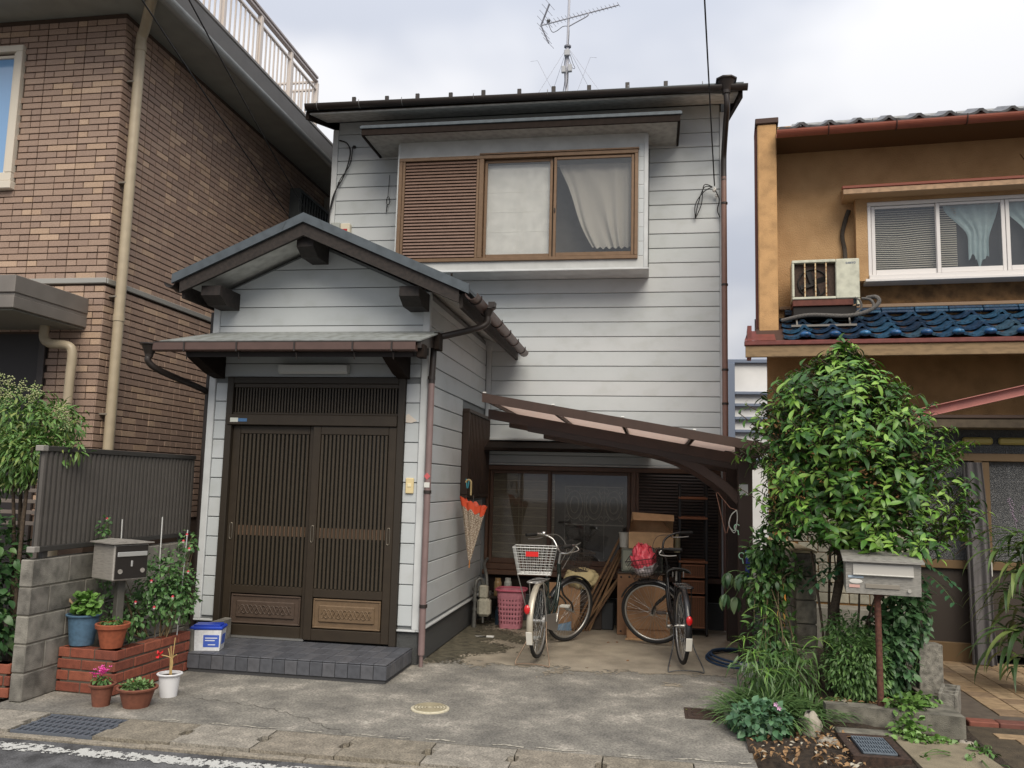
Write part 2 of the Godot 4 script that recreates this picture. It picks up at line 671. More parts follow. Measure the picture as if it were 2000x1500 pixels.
	for k in 3:
		gm.append(m("gutter_slab%d" % k, [Color.WHITE, c8(242, 238, 232), c8(232, 228, 220)][k], 0.92, {"tex": noise_tex("gut", 0.008, 8, ramp3, 17, FastNoiseLite.TYPE_SIMPLEX_SMOOTH, 1024, 0.68), "ts": 0.7, "detail": "grit", "ds": 2.1, "bump": "bumpfine", "bs": 0.3}))
	var dark := m("gutter_dark", c8(34, 31, 28), 0.95)
	box_part(gut, "trough", dark, -12, 8, -0.12, -0.055, -5.28, -4.86)
	var xs := [-12.0, -11.4, -10.8, -10.2, -9.6, -9.0, -8.4, -7.8, -7.2, -6.6, -6.0, -5.4, -4.74, -3.98, -3.4, -2.88, -2.36, -1.83, -1.31, -0.8, -0.28, 0.25, 0.62]
	for i in xs.size() - 1:
		if i == 13:
			continue
		var a: float = xs[i] + 0.004
		var b: float = xs[i + 1] - 0.004
		# hand holes: a notch in both ends, where two slabs meet
		var zn := -5.1
		var pl := [Vector2(a, -5.285), Vector2(b, -5.285), Vector2(b, zn - 0.06), Vector2(b - 0.03, zn - 0.045), Vector2(b - 0.036, zn + 0.04), Vector2(b, zn + 0.055), Vector2(b, -4.9), Vector2(a, -4.9), Vector2(a, zn + 0.055), Vector2(a + 0.026, zn + 0.04), Vector2(a + 0.03, zn - 0.045), Vector2(a, zn - 0.06)]
		st = sb()
		prism(st, pl, 0.05, -0.004 - 0.004 * (i % 2), Transform3D(Basis(Vector3.RIGHT, Vector3.BACK, Vector3.DOWN), Vector3.ZERO))
		part(gut, "gutter_slab", st, gm[i % 3])
	# the low kerb lip between the covers and the asphalt, and the rough strip behind them
	st = sb()
	for i in 40:
		var a := -12.0 + i * 0.5
		bc(st, a + 0.002, a + 0.498, -0.12, -0.008 - 0.004 * (i % 3), -4.898, -4.842, 0.006)
	part(gut, "kerb", st, gm[1])
	st = sb()
	bc(st, -12, 0.62, -0.12, -0.006, -5.308, -5.287)
	part(gut, "joint", st, m("joint_dirt", c8(70, 66, 54), 0.95, {"tex": "strong", "ts": 4.0}))
	# grating
	var gt := thing("drain_grating", "dark steel bar grating let into the roadside gutter", "drain grating", Vector3(-3.69, 0, -5.09))
	var gmat := m("grating_steel", c8(112, 118, 128), 0.5, {"metal": 0.3, "tex": "grain", "ts": 4.0})
	for k in 14:
		var x := -3.965 + k * 0.0425
		box_part(gt, "grate_bar", gmat, x, x + 0.015, -0.045, -0.004, -5.275, -4.91)
	for z in [-5.275, -5.185, -5.095, -5.005, -4.912]:
		box_part(gt, "cross_bar", gmat, -3.972, -3.404, -0.022, 0.0, z - 0.006, z + 0.006)
	# round white inspection cover
	var ic := thing("inspection_cover", "round cream plastic inspection cover in the concrete forecourt", "cover", Vector3(-1.555, 0, -6.05))
	var cm := m("cream_plastic", c8(204, 196, 172), 0.6, {"tex": "blotch", "ts": 6.0})
	st = sb()
	lathe(st, [Vector2(0.138, 0), Vector2(0.138, 0.007), Vector2(0.128, 0.011), Vector2(0.0, 0.011)], 36, at(Vector3(-1.555, 0, -6.05)))
	part(ic, "lid", st, cm)
	for k in 5:
		st = sb()
		var r := 0.022 + k * 0.022
		lathe(st, [Vector2(r, 0.0095), Vector2(r, 0.015), Vector2(r + 0.008, 0.015), Vector2(r + 0.008, 0.0095)], 32, at(Vector3(-1.555, 0.002, -6.05)))
		part(ic, "ring", st, m("cream_dark", c8(150, 142, 120), 0.7))
	# small iron lid
	var il := thing("iron_lid", "small rusty iron lid in the forecourt beside the grass", "cover", Vector3(0.38, 0, -6.42))
	var rust := m("rust_iron", c8(70, 52, 42), 0.85, {"tex": "strong", "ts": 5.0, "bump": "bumpfine", "bs": 0.2})
	box_part(il, "frame", rust, 0.24, 0.52, -0.02, 0.004, -6.57, -6.27)
	box_part(il, "lid", rust, 0.26, 0.50, -0.01, 0.010, -6.55, -6.29, 0.004)
	for k in 3:
		box_part(il, "rib", rust, 0.29, 0.47, 0.008, 0.014, -6.5 + k * 0.07, -6.48 + k * 0.07)

# ---------- the grey sided house ----------
const FZ := -10.1
func siding_row(k: int) -> float:
	return 3.23 + 0.1814 * k

func board(parent: Node3D, x0: float, x1: float, k: int, z: float, ymin := -9.0, ymax := 99.0):
	# one clapboard on a wall facing the road
	var y0 := maxf(siding_row(k) + 0.003, ymin)
	var y1 := minf(siding_row(k + 1) - 0.003, ymax)
	if y1 - y0 < 0.02 or x1 - x0 < 0.01:
		return
	var st := sb()
	bx(st, Vector3((x0 + x1) / 2, (y0 + y1) / 2, z - 0.01), Vector3(x1 - x0, y1 - y0, 0.02), Basis(Vector3.RIGHT, -0.028), 0.005)
	part(parent, "siding_board", st, mats["siding%d" % (absi(k * 7 + int(x0 * 3)) % 3)])

func build_grey_house():
	for k in 3:
		var base: Color = [c8(184, 189, 191), c8(181, 186, 188), c8(187, 191, 193)][k]
		m("siding%d" % k, base, 0.62, {"tex": noise_tex("sid", 0.010, 5, [[0.1, c8(244, 244, 242)], [0.4, c8(252, 252, 252)], [0.85, Color.WHITE]], 19), "ts": Vector3(0.4, 0.55, 0.4), "bump": "bumpfine", "bs": 0.02})
	var joint := m("siding_joint", c8(124, 127, 128), 0.9)
	var trim := m("siding_trim", c8(196, 199, 200), 0.6, {"tex": "soft", "ts": 1.2})
	var brown := m("dark_brown", c8(40, 32, 28), 0.75, {"spec": 0.25, "tex": "blotch", "ts": 2.0, "bump": "bumpfine", "bs": 0.03})
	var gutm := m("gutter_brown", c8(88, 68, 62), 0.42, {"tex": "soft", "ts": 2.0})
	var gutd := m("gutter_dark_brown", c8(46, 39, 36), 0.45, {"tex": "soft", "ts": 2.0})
	var roofm := m("roof_metal", c8(82, 90, 96), 0.5, {"metal": 0.2, "tex": "blotch", "ts": 1.5})
	var soffit := m("soffit", c8(200, 200, 196), 0.8, {"tex": "blotch", "ts": 1.6})
	var gran := m("granolithic", c8(110, 112, 112), 0.85, {"tex": noise_tex("gran", 0.12, 2, [[0.35, 0.25], [0.5, 0.55], [0.62, 1.0]], 44), "ts": 3.0, "bump": "bumpfine", "bs": 0.3})
	var h := thing("grey_house", "two-storey house clad in pale grey boards with a gabled porch", "house", Vector3(-1.66, 0, FZ))
	var st := sb()
	# carcass with an opening behind the ground-floor window
	bc(st, -4.18, 0.85, 1.84, 6.15, -10.6, FZ - 0.012)
	bc(st, -4.18, -1.96, 0.3, 1.84, -10.6, FZ - 0.012)
	bc(st, -0.2, 0.85, 0.3, 1.84, -10.6, FZ - 0.012)
	bc(st, -1.96, -0.2, 0.3, 0.6, -10.6, FZ - 0.012)
	bc(st, -4.18, 0.85, 0.3, 6.6, -16.5, -10.6)
	bc(st, -4.17, -2.05, 0.3, 2.97, -10.1, -7.5)
	bc(st, -4.17, -3.99, 0.3, 2.97, -7.499, -7.42)
	bc(st, -2.234, -2.05, 0.3, 2.97, -7.499, -7.42)
	bc(st, -3.989, -2.235, 2.557, 2.97, -7.499, -7.42)
	prism(st, [Vector2(-4.17, 2.971), Vector2(-2.05, 2.971), Vector2(-2.05, 3.36), Vector2(-3.12, 3.83), Vector2(-4.17, 3.36)], -10.1, -7.42)
	part(h, "wall", st, joint)
	st = sb()
	bc(st, -4.16, 0.83, 0.0, 0.3, -16.5, FZ - 0.03)
	bc(st, -4.16, -2.045, 0.0, 0.3, -10.1, -7.5)
	bc(st, -4.16, -3.99, 0.0, 0.3, -7.499, -7.42)
	bc(st, -2.234, -2.045, 0.0, 0.3, -7.499, -7.42)
	part(h, "foundation", st, gran)
	# boards of the main front
	for k in range(-16, 17):
		var y := siding_row(k)
		if y > 1.7 and y < 4.05:
			board(h, -1.965 if y < 3.2 else -2.8, 0.79, k, FZ, 1.86)
		elif y >= 4.05 and y < 5.7:
			board(h, -4.11, -3.14, k, FZ)
			board(h, -0.055, 0.79, k, FZ)
		elif y >= 5.7:
			board(h, -4.11, 0.79, k, FZ, 0, 6.3)
	for x in [[-4.187, -4.112], [0.792, 0.862]]:
		box_part(h, "corner_trim", trim, x[0], x[1], 0.3 if x[0] > 0 else 3.5, 6.2, FZ - 0.03, FZ + 0.012, 0.006)
	box_part(h, "corner_trim", trim, -2.03, -1.968, 2.02, 3.3, FZ - 0.02, FZ + 0.012, 0.005)
	box_part(h, "frieze_trim", trim, -2.62, -2.59, 5.95, 6.17, FZ - 0.01, FZ + 0.006)
	box_part(h, "base_flashing", trim, -1.965, 0.79, 1.835, 1.858, FZ - 0.02, FZ + 0.02, 0.004)
	# main roof
	st = sb()
	prism(st, [Vector2(9.50, 6.285), Vector2(13.4, 7.42), Vector2(17.0, 6.4), Vector2(17.0, 6.32), Vector2(13.4, 7.34), Vector2(9.50, 6.205)], -4.34, 1.02, Transform3D(Basis(Vector3.FORWARD, Vector3.UP, Vector3.RIGHT), Vector3.ZERO))
	var roof := part(h, "roof", st, roofm)
	st = sb()
	prism(st, [Vector2(9.53, 6.2), Vector2(10.1, 6.34), Vector2(10.1, 6.31), Vector2(9.53, 6.165)], -4.28, 0.96, Transform3D(Basis(Vector3.FORWARD, Vector3.UP, Vector3.RIGHT), Vector3.ZERO))
	part(h, "soffit", st, soffit)
	for x in [-4.33, 0.965]:
		st = sb()
		prism(st, [Vector2(9.52, 6.20), Vector2(13.4, 7.33), Vector2(16.9, 6.33), Vector2(16.9, 6.2), Vector2(13.4, 7.2), Vector2(9.52, 6.10)], x, x + 0.045, Transform3D(Basis(Vector3.FORWARD, Vector3.UP, Vector3.RIGHT), Vector3.ZERO))
		part(h, "bargeboard", st, brown)
	box_part(h, "fascia", brown, -4.29, 0.97, 6.185, 6.2, -9.545, -9.515, 0.004)
	for k in 10:
		var gx: float = [-3.79, -3.42, -2.95, -2.57, -2.1, -1.68, -1.22, -0.8, -0.32, 0.14][k]
		var hi := k % 2 == 1
		st = sb()
		bx(st, Vector3(gx, 6.48 if hi else 6.41, -9.95 if hi else -9.75), Vector3(0.05, 0.17 if hi else 0.13, 0.03), Basis.IDENTITY, 0.004)
		bx(st, Vector3(gx, 6.40 if hi else 6.34, -10.02 if hi else -9.82), Vector3(0.04, 0.02, 0.14))
		part(roof, "snow_guard", st, gutd, at(Vector3.ZERO))
	st = sb()
	gutter(st, Vector3(-4.31, 6.26, -9.47), Vector3(1.06, 6.225, -9.47), 0.058)
	var gut := part(h, "gutter", st, gutd)
	for gx in [-4.15, -3.6, -3.05, -2.15, -1.25, -0.3, 0.55]:
		st = sb()
		var pts := []
		for i in 9:
			var a := PI * 0.9 + PI * 1.2 * i / 8
			pts.append(Vector3(gx, 6.256 + sin(a) * 0.062, -9.47 + cos(a) * 0.062))
		tube(st, pts, 0.005, 5)
		part(gut, "gutter_bracket", st, m("galv", c8(150, 150, 150), 0.4, {"metal": 0.7}))
	st = sb()
	hopper(st, Vector3(0.82, 6.23, -9.46), 0.16)
	part(h, "rain_hopper", st, gutd)
	st = sb()
	tube(st, curve([Vector3(0.82, 6.14, -9.46), Vector3(0.83, 5.98, -9.49), Vector3(0.83, 5.86, -9.66), Vector3(0.835, 5.66, -9.98), Vector3(0.835, 5.5, -10.03), Vector3(0.835, 5.3, -10.03)], 5), 0.034, 10)
	part(h, "rain_elbow", st, gutd)
	st = sb()
	tube(st, [Vector3(0.835, 5.35, -10.03), Vector3(0.845, 0.02, -10.03)], 0.033, 12)
	var dp := part(h, "downpipe", st, m("pipe_brown", c8(132, 102, 92), 0.45, {"tex": "soft", "ts": 2.0}))
	for y in [5.02, 4.02, 3.0, 2.6, 1.6]:
		st = sb()
		lathe(st, [Vector2(0.033, -0.012), Vector2(0.039, -0.012), Vector2(0.039, 0.012), Vector2(0.033, 0.012)], 12, at(Vector3(0.84, y, -10.03)))
		part(dp, "pipe_clip", st, gutd)
	build_bay(h, trim, brown, soffit)
	build_ground_window(h, brown)
	build_porch(h, trim, brown, gutm, gutd, roofm, soffit)
	# small fittings on the walls
	box_part(h, "vent_box", m("vent_grey", c8(96, 96, 98), 0.5), 0.55, 0.74, 1.88, 2.0, -10.1, -10.0, 0.006)
	box_part(h, "vent_plate", m("vent_beige", c8(178, 168, 140), 0.6), 0.515, 0.547, 1.87, 2.02, -10.1, -10.02, 0.004)
	var mb := m("meter_cream", c8(208, 200, 180), 0.5)
	var red := m("sticker_red", c8(170, 30, 36), 0.5)
	var b1 := box_part(h, "junction_box", mb, -4.0, -3.87, 4.74, 4.9, -10.1, -10.02, 0.008)
	box_part(b1, "red_label", red, -3.985, -3.9, 4.80, 4.825, -10.02, -10.018)
	box_part(h, "junction_box", m("meter_grey", c8(160, 164, 160), 0.5), -4.13, -4.01, 4.75, 4.92, -10.1, -10.03, 0.008)
	# cable run at the left end
	var blk := m("black_rubber", c8(24, 24, 26), 0.6)
	st = sb()
	tube(st, curve([Vector3(-4.1, 6.05, -10.08), Vector3(-3.98, 6.0, -10.07), Vector3(-3.93, 5.85, -10.07), Vector3(-4.0, 5.55, -10.06), Vector3(-4.12, 5.3, -10.05), Vector3(-4.17, 5.0, -10.06), Vector3(-4.15, 4.5, -10.06)], 5), 0.008, 6)
	tube(st, curve([Vector3(-3.9, 5.95, -10.07), Vector3(-3.92, 5.7, -10.05), Vector3(-4.06, 5.45, -10.04), Vector3(-4.15, 5.1, -10.05)], 5), 0.006, 6)
	bx(st, Vector3(-3.88, 5.95, -10.08), Vector3(0.03, 0.03, 0.03))
	bx(st, Vector3(-4.06, 5.45, -10.05), Vector3(0.02, 0.03, 0.02))
	part(h, "cable", st, blk)
	# aerial wire end hanging under the awning
	st = sb()
	tube(st, [Vector3(-3.38, 5.55, -10.08), Vector3(-3.39, 5.25, -10.07)], 0.004, 5)
	var loop := []
	for i in 13:
		var a := TAU * i / 12.0
		loop.append(Vector3(-3.385 + cos(a) * 0.022, 5.2 + sin(a) * 0.055, -10.07))
	tube(st, loop, 0.005, 5)
	tube(st, [Vector3(-3.395, 5.15, -10.07), Vector3(-3.4, 5.05, -10.07)], 0.007, 5)
	part(h, "hanging_wire", st, blk)
	# service entry at the right end: insulators and drip loops
	st = sb()
	for e in [[0.5, -0.03], [0.53, 0.02], [0.57, 0.05]]:
		tube(st, curve([Vector3(0.7, 5.22, -10.0), Vector3(0.6, 5.2 + e[1], -10.02), Vector3(e[0], 5.02, -10.03), Vector3(0.5, 4.85, -10.06)], 6), 0.006, 5)
	tube(st, curve([Vector3(0.72, 5.2, -10.0), Vector3(0.78, 5.08, -10.04), Vector3(0.76, 4.95, -10.05), Vector3(0.79, 4.86, -10.06)], 6), 0.007, 5)
	part(h, "service_loop", st, blk)
	var china := m("china_white", c8(215, 213, 208), 0.25)
	for p in [[Vector3(0.72, 5.19, -10.02), 0.026], [Vector3(0.75, 5.13, -10.05), 0.022]]:
		st = sb()
		ball(st, p[0], Vector3(p[1], p[1] * 1.2, p[1]), 10, 6)
		part(h, "insulator", st, china)
	# spare socket plate, cut-outs
	st = sb()
	bx(st, Vector3(-2.405, 4.09, -9.66), Vector3(0.02, 0.06, 0.02))
	part(h, "shutter_stay", st, brown)

func build_bay(h: Node3D, trim: Material, brown: Material, soffit: Material):
	var z1 := -9.68
	var bron := m("bronze", c8(118, 94, 72), 0.42, {"metal": 0.35, "tex": "soft", "ts": 3.0})
	var brond := m("bronze_dark", c8(74, 54, 42), 0.45, {"metal": 0.3})
	var louv := m("louvre", c8(122, 98, 86), 0.5, {"metal": 0.15, "tex": "soft", "ts": 3.0})
	var glass := m("window_glass", c8(90, 94, 94), 0.03, {"alpha": 0.1, "spec": 0.8})
	# skin: skirt below, header above, cheeks; open where the window is
	var st := sb()
	bc(st, -3.135, -0.072, 4.15, 4.27, FZ, z1)
	bc(st, -3.135, -0.072, 5.58, 5.82, FZ, z1)
	bc(st, -3.135, -3.11, 4.27, 5.58, FZ, z1)
	bc(st, -0.19, -0.072, 4.27, 5.58, FZ, z1)
	bc(st, -3.11, -2.08, 4.27, 5.58, FZ, FZ + 0.2)
	var bay := part(h, "bay_window", st, m("bay_wall", c8(190, 192, 191), 0.65, {"tex": "soft", "ts": 1.2}))
	box_part(bay, "sill_trim", trim, -3.15, -0.052, 4.135, 4.158, FZ, z1 + 0.012, 0.004)
	box_part(bay, "edge_trim", trim, -0.112, -0.062, 4.158, 5.78, z1 - 0.05, z1 + 0.008, 0.005)
	box_part(bay, "edge_trim", trim, -3.146, -3.116, 4.158, 5.78, z1 - 0.05, z1 + 0.008, 0.005)
	for k in 8:
		var y0 := 4.3 + k * 0.172
		if y0 < 5.55:
			box_part(bay, "siding_board", mats["siding%d" % (k % 3)], -0.176, -0.114, y0, y0 + 0.164, z1 - 0.01, z1 + 0.004, 0.004)
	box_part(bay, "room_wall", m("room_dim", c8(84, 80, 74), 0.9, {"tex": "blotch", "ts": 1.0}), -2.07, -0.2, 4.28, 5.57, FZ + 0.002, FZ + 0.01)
	# frame
	var zf := z1 + 0.03
	for r in [[-3.12, -0.18, 5.545, 5.59], [-3.12, -0.18, 4.262, 4.305], [-3.12, -3.075, 4.305, 5.545], [-0.222, -0.18, 4.305, 5.545], [-2.1, -2.045, 4.305, 5.545]]:
		box_part(bay, "frame", bron, r[0], r[1], r[2], r[3], z1 - 0.06, zf, 0.004)
	box_part(bay, "frame_rail", bron, -2.1, -0.17, 5.592, 5.612, z1 - 0.02, zf + 0.012, 0.003)
	# louvred shutter box
	box_part(bay, "shutter_panel", brond, -3.074, -2.101, 4.306, 5.544, z1 - 0.02, z1 - 0.005)
	for x in [[-3.073, -3.04], [-2.135, -2.102]]:
		box_part(bay, "shutter_stile", bron, x[0], x[1], 4.306, 5.544, z1 - 0.004, z1 + 0.022, 0.003)
	var lm := sb()
	bx(lm, Vector3.ZERO, Vector3(0.9, 0.034, 0.006), Basis(Vector3.RIGHT, -0.5), 0.002)
	var lmesh := lm.commit()
	for k in 30:
		part(bay, "louvre", lmesh, louv, at(Vector3(-2.5875, 4.335 + k * 0.0407, z1 + 0.008)))
	# sashes
	for s in [[-2.04, -1.2, z1 - 0.035], [-1.185, -0.225, z1 - 0.005]]:
		st = sb()
		var x0: float = s[0]
		var x1: float = s[1]
		var z: float = s[2]
		bc(st, x0, x0 + 0.035, 4.31, 5.54, z - 0.012, z + 0.012, 0.003)
		bc(st, x1 - 0.035, x1, 4.31, 5.54, z - 0.012, z + 0.012, 0.003)
		bc(st, x0 + 0.036, x1 - 0.036, 4.31, 4.355, z - 0.012, z + 0.012, 0.003)
		bc(st, x0 + 0.036, x1 - 0.036, 5.505, 5.54, z - 0.012, z + 0.012, 0.003)
		part(bay, "sash", st, bron)
		box_part(bay, "pane", glass, x0 + 0.036, x1 - 0.036, 4.356, 5.504, z - 0.002, z + 0.002)
	box_part(bay, "lock", m("lock_dark", c8(40, 34, 30), 0.4), -1.175, -1.16, 4.85, 4.9, z1 + 0.008, z1 + 0.022, 0.003)
	# white paper screen behind the left pane, with its thin frame
	var scr := thing("paper_screen", "white paper screen behind the left upstairs window pane", "screen", Vector3(-1.6, 4.36, z1 - 0.09))
	box_part(scr, "paper", m("paper", c8(224, 224, 218), 0.9, {"tex": "soft", "ts": 1.5, "back": Color(0.3, 0.3, 0.28)}), -2.02, -1.22, 4.362, 5.5, z1 - 0.1, z1 - 0.094)
	for y in [4.65, 4.9, 5.15]:
		box_part(scr, "muntin", m("screen_bar", c8(218, 217, 210), 0.8), -2.02, -1.22, y, y + 0.007, z1 - 0.0935, z1 - 0.092)
	for x in [-1.64, -1.56]:
		box_part(scr, "muntin", mats["screen_bar"], x, x + 0.007, 4.362, 5.5, z1 - 0.0915, z1 - 0.09)
	# lace curtain, gathered to the right
	var rows := []
	for i in 17:
		var t := i / 16.0
		var left := lerpf(-1.15, -0.71, pow(t, 1.1)) + 0.025 * sin(t * 6.0)
		var line := []
		for j in 41:
			var u := j / 40.0
			var x := lerpf(left, -0.26, u)
			line.append(Vector3(x, lerpf(5.49, 4.44 + 0.015 * sin(u * 40.0), t), z1 - 0.13 + 0.014 * sin(u * 30.0 + 3.0 * sin(u * 6.0 + t) + t * 2.0 * sin(u * 11.0)) * (0.5 + t)))
		rows.append(line)
	st = sb()
	sheet(st, rows, 0.003)
	lone("lace_curtain", st, m("lace", c8(206, 202, 192), 0.9, {"tex": noise_tex("lace", 0.05, 3, [[0.35, 0.62], [0.5, 0.85], [0.6, 1.0]], 23), "ts": 5.0, "back": Color(0.35, 0.35, 0.33)}), "cream lace curtain drawn to the right in the upstairs bay window", "curtain")
	# awning over the bay
	st = sb()
	prism(st, [Vector2(9.4, 5.80), Vector2(9.4, 5.90), Vector2(10.1, 6.06), Vector2(10.1, 5.80)], -3.5, 0.27, Transform3D(Basis(Vector3.FORWARD, Vector3.UP, Vector3.RIGHT), Vector3.ZERO))
	var aw := part(h, "bay_awning", st, m("awning_soffit", c8(170, 170, 166), 0.75, {"tex": "blotch", "ts": 1.8}))
	box_part(aw, "fascia", brown, -3.53, 0.30, 5.79, 5.868, -9.398, -9.375, 0.004)
	box_part(aw, "drip_edge", mats["roof_metal"], -3.55, 0.32, 5.87, 5.905, -9.41, -9.36, 0.005)
	for x in [[-3.53, -3.503], [0.273, 0.30]]:
		st = sb()
		prism(st, [Vector2(9.4, 5.785), Vector2(9.4, 5.868), Vector2(10.09, 6.08), Vector2(10.09, 5.785)], x[0], x[1], Transform3D(Basis(Vector3.FORWARD, Vector3.UP, Vector3.RIGHT), Vector3.ZERO))
		part(aw, "end_board", st, brown)
	st = sb()
	prism(st, [Vector2(9.38, 5.905), Vector2(9.38, 5.92), Vector2(10.1, 6.09), Vector2(10.1, 6.075)], -3.54, 0.31, Transform3D(Basis(Vector3.FORWARD, Vector3.UP, Vector3.RIGHT), Vector3.ZERO))
	part(aw, "awning_roof", st, mats["roof_metal"])

func build_ground_window(h: Node3D, brown: Material):
	var br := m("frame_brown", c8(88, 62, 46), 0.5, {"tex": "soft", "ts": 3.0})
	var lou := m("louvre_dark", c8(58, 48, 44), 0.5)
	var glass := m("window_glass_dim", c8(24, 26, 26), 0.04, {"alpha": 0.1, "spec": 0.5})
	var zf := FZ + 0.03
	# dark hood above the window
	var st := sb()
	prism(st, [Vector2(9.75, 2.0), Vector2(9.75, 2.03), Vector2(10.1, 2.13), Vector2(10.1, 2.0)], -1.96, 0.0, Transform3D(Basis(Vector3.FORWARD, Vector3.UP, Vector3.RIGHT), Vector3.ZERO))
	part(h, "window_hood", st, brown)
	box_part(h, "hood_flashing", mats["siding_trim"], -1.97, 0.01, 2.132, 2.16, -10.1, -10.04, 0.004)
	st = sb()
	for r in [[-1.99, 0.79, 1.775, 1.83], [-1.99, -0.2, 0.59, 0.66], [-1.99, -1.95, 0.66, 1.775], [-0.245, -0.185, 0.66, 1.775]]:
		bc(st, r[0], r[1], r[2], r[3], FZ - 0.09, zf, 0.004)
	var fr := part(h, "ground_window", st, br)
	box_part(fr, "sill", br, -2.0, 0.8, 0.53, 0.588, FZ - 0.05, zf + 0.05, 0.005)
	for s in [[-1.945, -1.2, FZ - 0.03], [-1.23, -0.25, FZ - 0.055]]:
		st = sb()
		var x0: float = s[0]
		var x1: float = s[1]
		var z: float = s[2]
		bc(st, x0, x0 + 0.04, 0.662, 1.773, z - 0.012, z + 0.012, 0.003)
		bc(st, x1 - 0.04, x1, 0.662, 1.773, z - 0.012, z + 0.012, 0.003)
		bc(st, x0 + 0.041, x1 - 0.041, 0.662, 0.72, z - 0.012, z + 0.012, 0.003)
		bc(st, x0 + 0.041, x1 - 0.041, 1.735, 1.773, z - 0.012, z + 0.012, 0.003)
		part(fr, "sash", st, br)
		box_part(fr, "pane", glass, x0 + 0.041, x1 - 0.041, 0.721, 1.734, z - 0.002, z + 0.002)
	# reed screen behind the left pane
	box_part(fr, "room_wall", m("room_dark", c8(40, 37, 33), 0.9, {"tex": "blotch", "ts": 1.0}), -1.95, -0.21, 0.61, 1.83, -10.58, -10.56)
	box_part(fr, "blind", m("blind_tan", c8(134, 124, 104), 0.9, {"tex": "streak", "ts": Vector3(1, 8, 1)}), -1.94, -1.16, 0.67, 1.77, FZ - 0.105, FZ - 0.1)
	for k in 9:
		box_part(fr, "blind_bar", m("blind_bar", c8(168, 158, 134), 0.8), -1.94, -1.16, 0.78 + k * 0.108, 0.787 + k * 0.108, FZ - 0.0995, FZ - 0.095)
	for x in [-1.6, -1.555]:
		box_part(fr, "blind_bar", mats["blind_bar"], x, x + 0.006, 0.67, 1.77, FZ - 0.0945, FZ - 0.091)
	# scrolled ironwork panel behind the right pane
	var iron := m("iron_scroll", c8(128, 124, 114), 0.6)
	for k in 3:
		var cx := -0.92 + k * 0.235
		st = sb()
		for rr in [[0.095, 0.17], [0.05, 0.1]]:
			var pts := []
			for i in 24:
				var a := TAU * i / 24.0
				pts.append(Vector3(cx + cos(a) * rr[0], 1.38 + sin(a) * rr[1], FZ - 0.12))
			tube(st, pts, 0.008, 5, false, true)
		for sx in [-1, 1]:
			for sy in [-1, 1]:
				tube(st, curve([Vector3(cx + sx * 0.1, 1.38 + sy * 0.2, FZ - 0.12), Vector3(cx + sx * 0.06, 1.38 + sy * 0.17, FZ - 0.12), Vector3(cx + sx * 0.09, 1.38 + sy * 0.13, FZ - 0.12), Vector3(cx + sx * 0.105, 1.38 + sy * 0.16, FZ - 0.12)], 5), 0.006, 5)
		bc(st, cx - 0.118, cx - 0.112, 0.75, 1.6, FZ - 0.125, FZ - 0.115)
		bc(st, cx - 0.111, cx + 0.117, 1.135, 1.15, FZ - 0.125, FZ - 0.115)
		bc(st, cx - 0.111, cx + 0.117, 1.59, 1.6, FZ - 0.125, FZ - 0.115)
		part(fr, "iron_scroll", st, iron)
	box_part(fr, "screen_cloth", m("screen_cloth", c8(66, 62, 56), 0.9, {"tex": "blotch", "ts": 2.0}), -1.16, -0.25, 0.67, 1.77, FZ - 0.16, FZ - 0.155)
	# shutter box on the right
	box_part(fr, "shutter_panel", m("shutter_black", c8(24, 21, 20), 0.8), -0.18, 0.79, 0.6, 1.775, FZ - 0.01, FZ + 0.005)
	var lm := sb()
	bx(lm, Vector3.ZERO, Vector3(0.93, 0.028, 0.006), Basis(Vector3.RIGHT, -0.5), 0.002)
	var lmesh := lm.commit()
	for k in 33:
		part(fr, "louvre", lmesh, lou, at(Vector3(0.3, 0.62 + k * 0.0352, FZ + 0.02)))
	box_part(fr, "shutter_stile", br, -0.183, -0.15, 0.6, 1.775, FZ + 0.006, FZ + 0.036, 0.003)
	box_part(fr, "shutter_stile", br, 0.76, 0.792, 0.6, 1.775, FZ + 0.006, FZ + 0.036, 0.003)
	st = sb()
	bc(st, -1.965, -0.1, 0.31, 0.53, FZ - 0.03, FZ - 0.005)
	bc(st, -0.1, 0.79, 0.31, 0.6, FZ - 0.03, FZ - 0.005)
	part(h, "skirting_wall", st, brown)

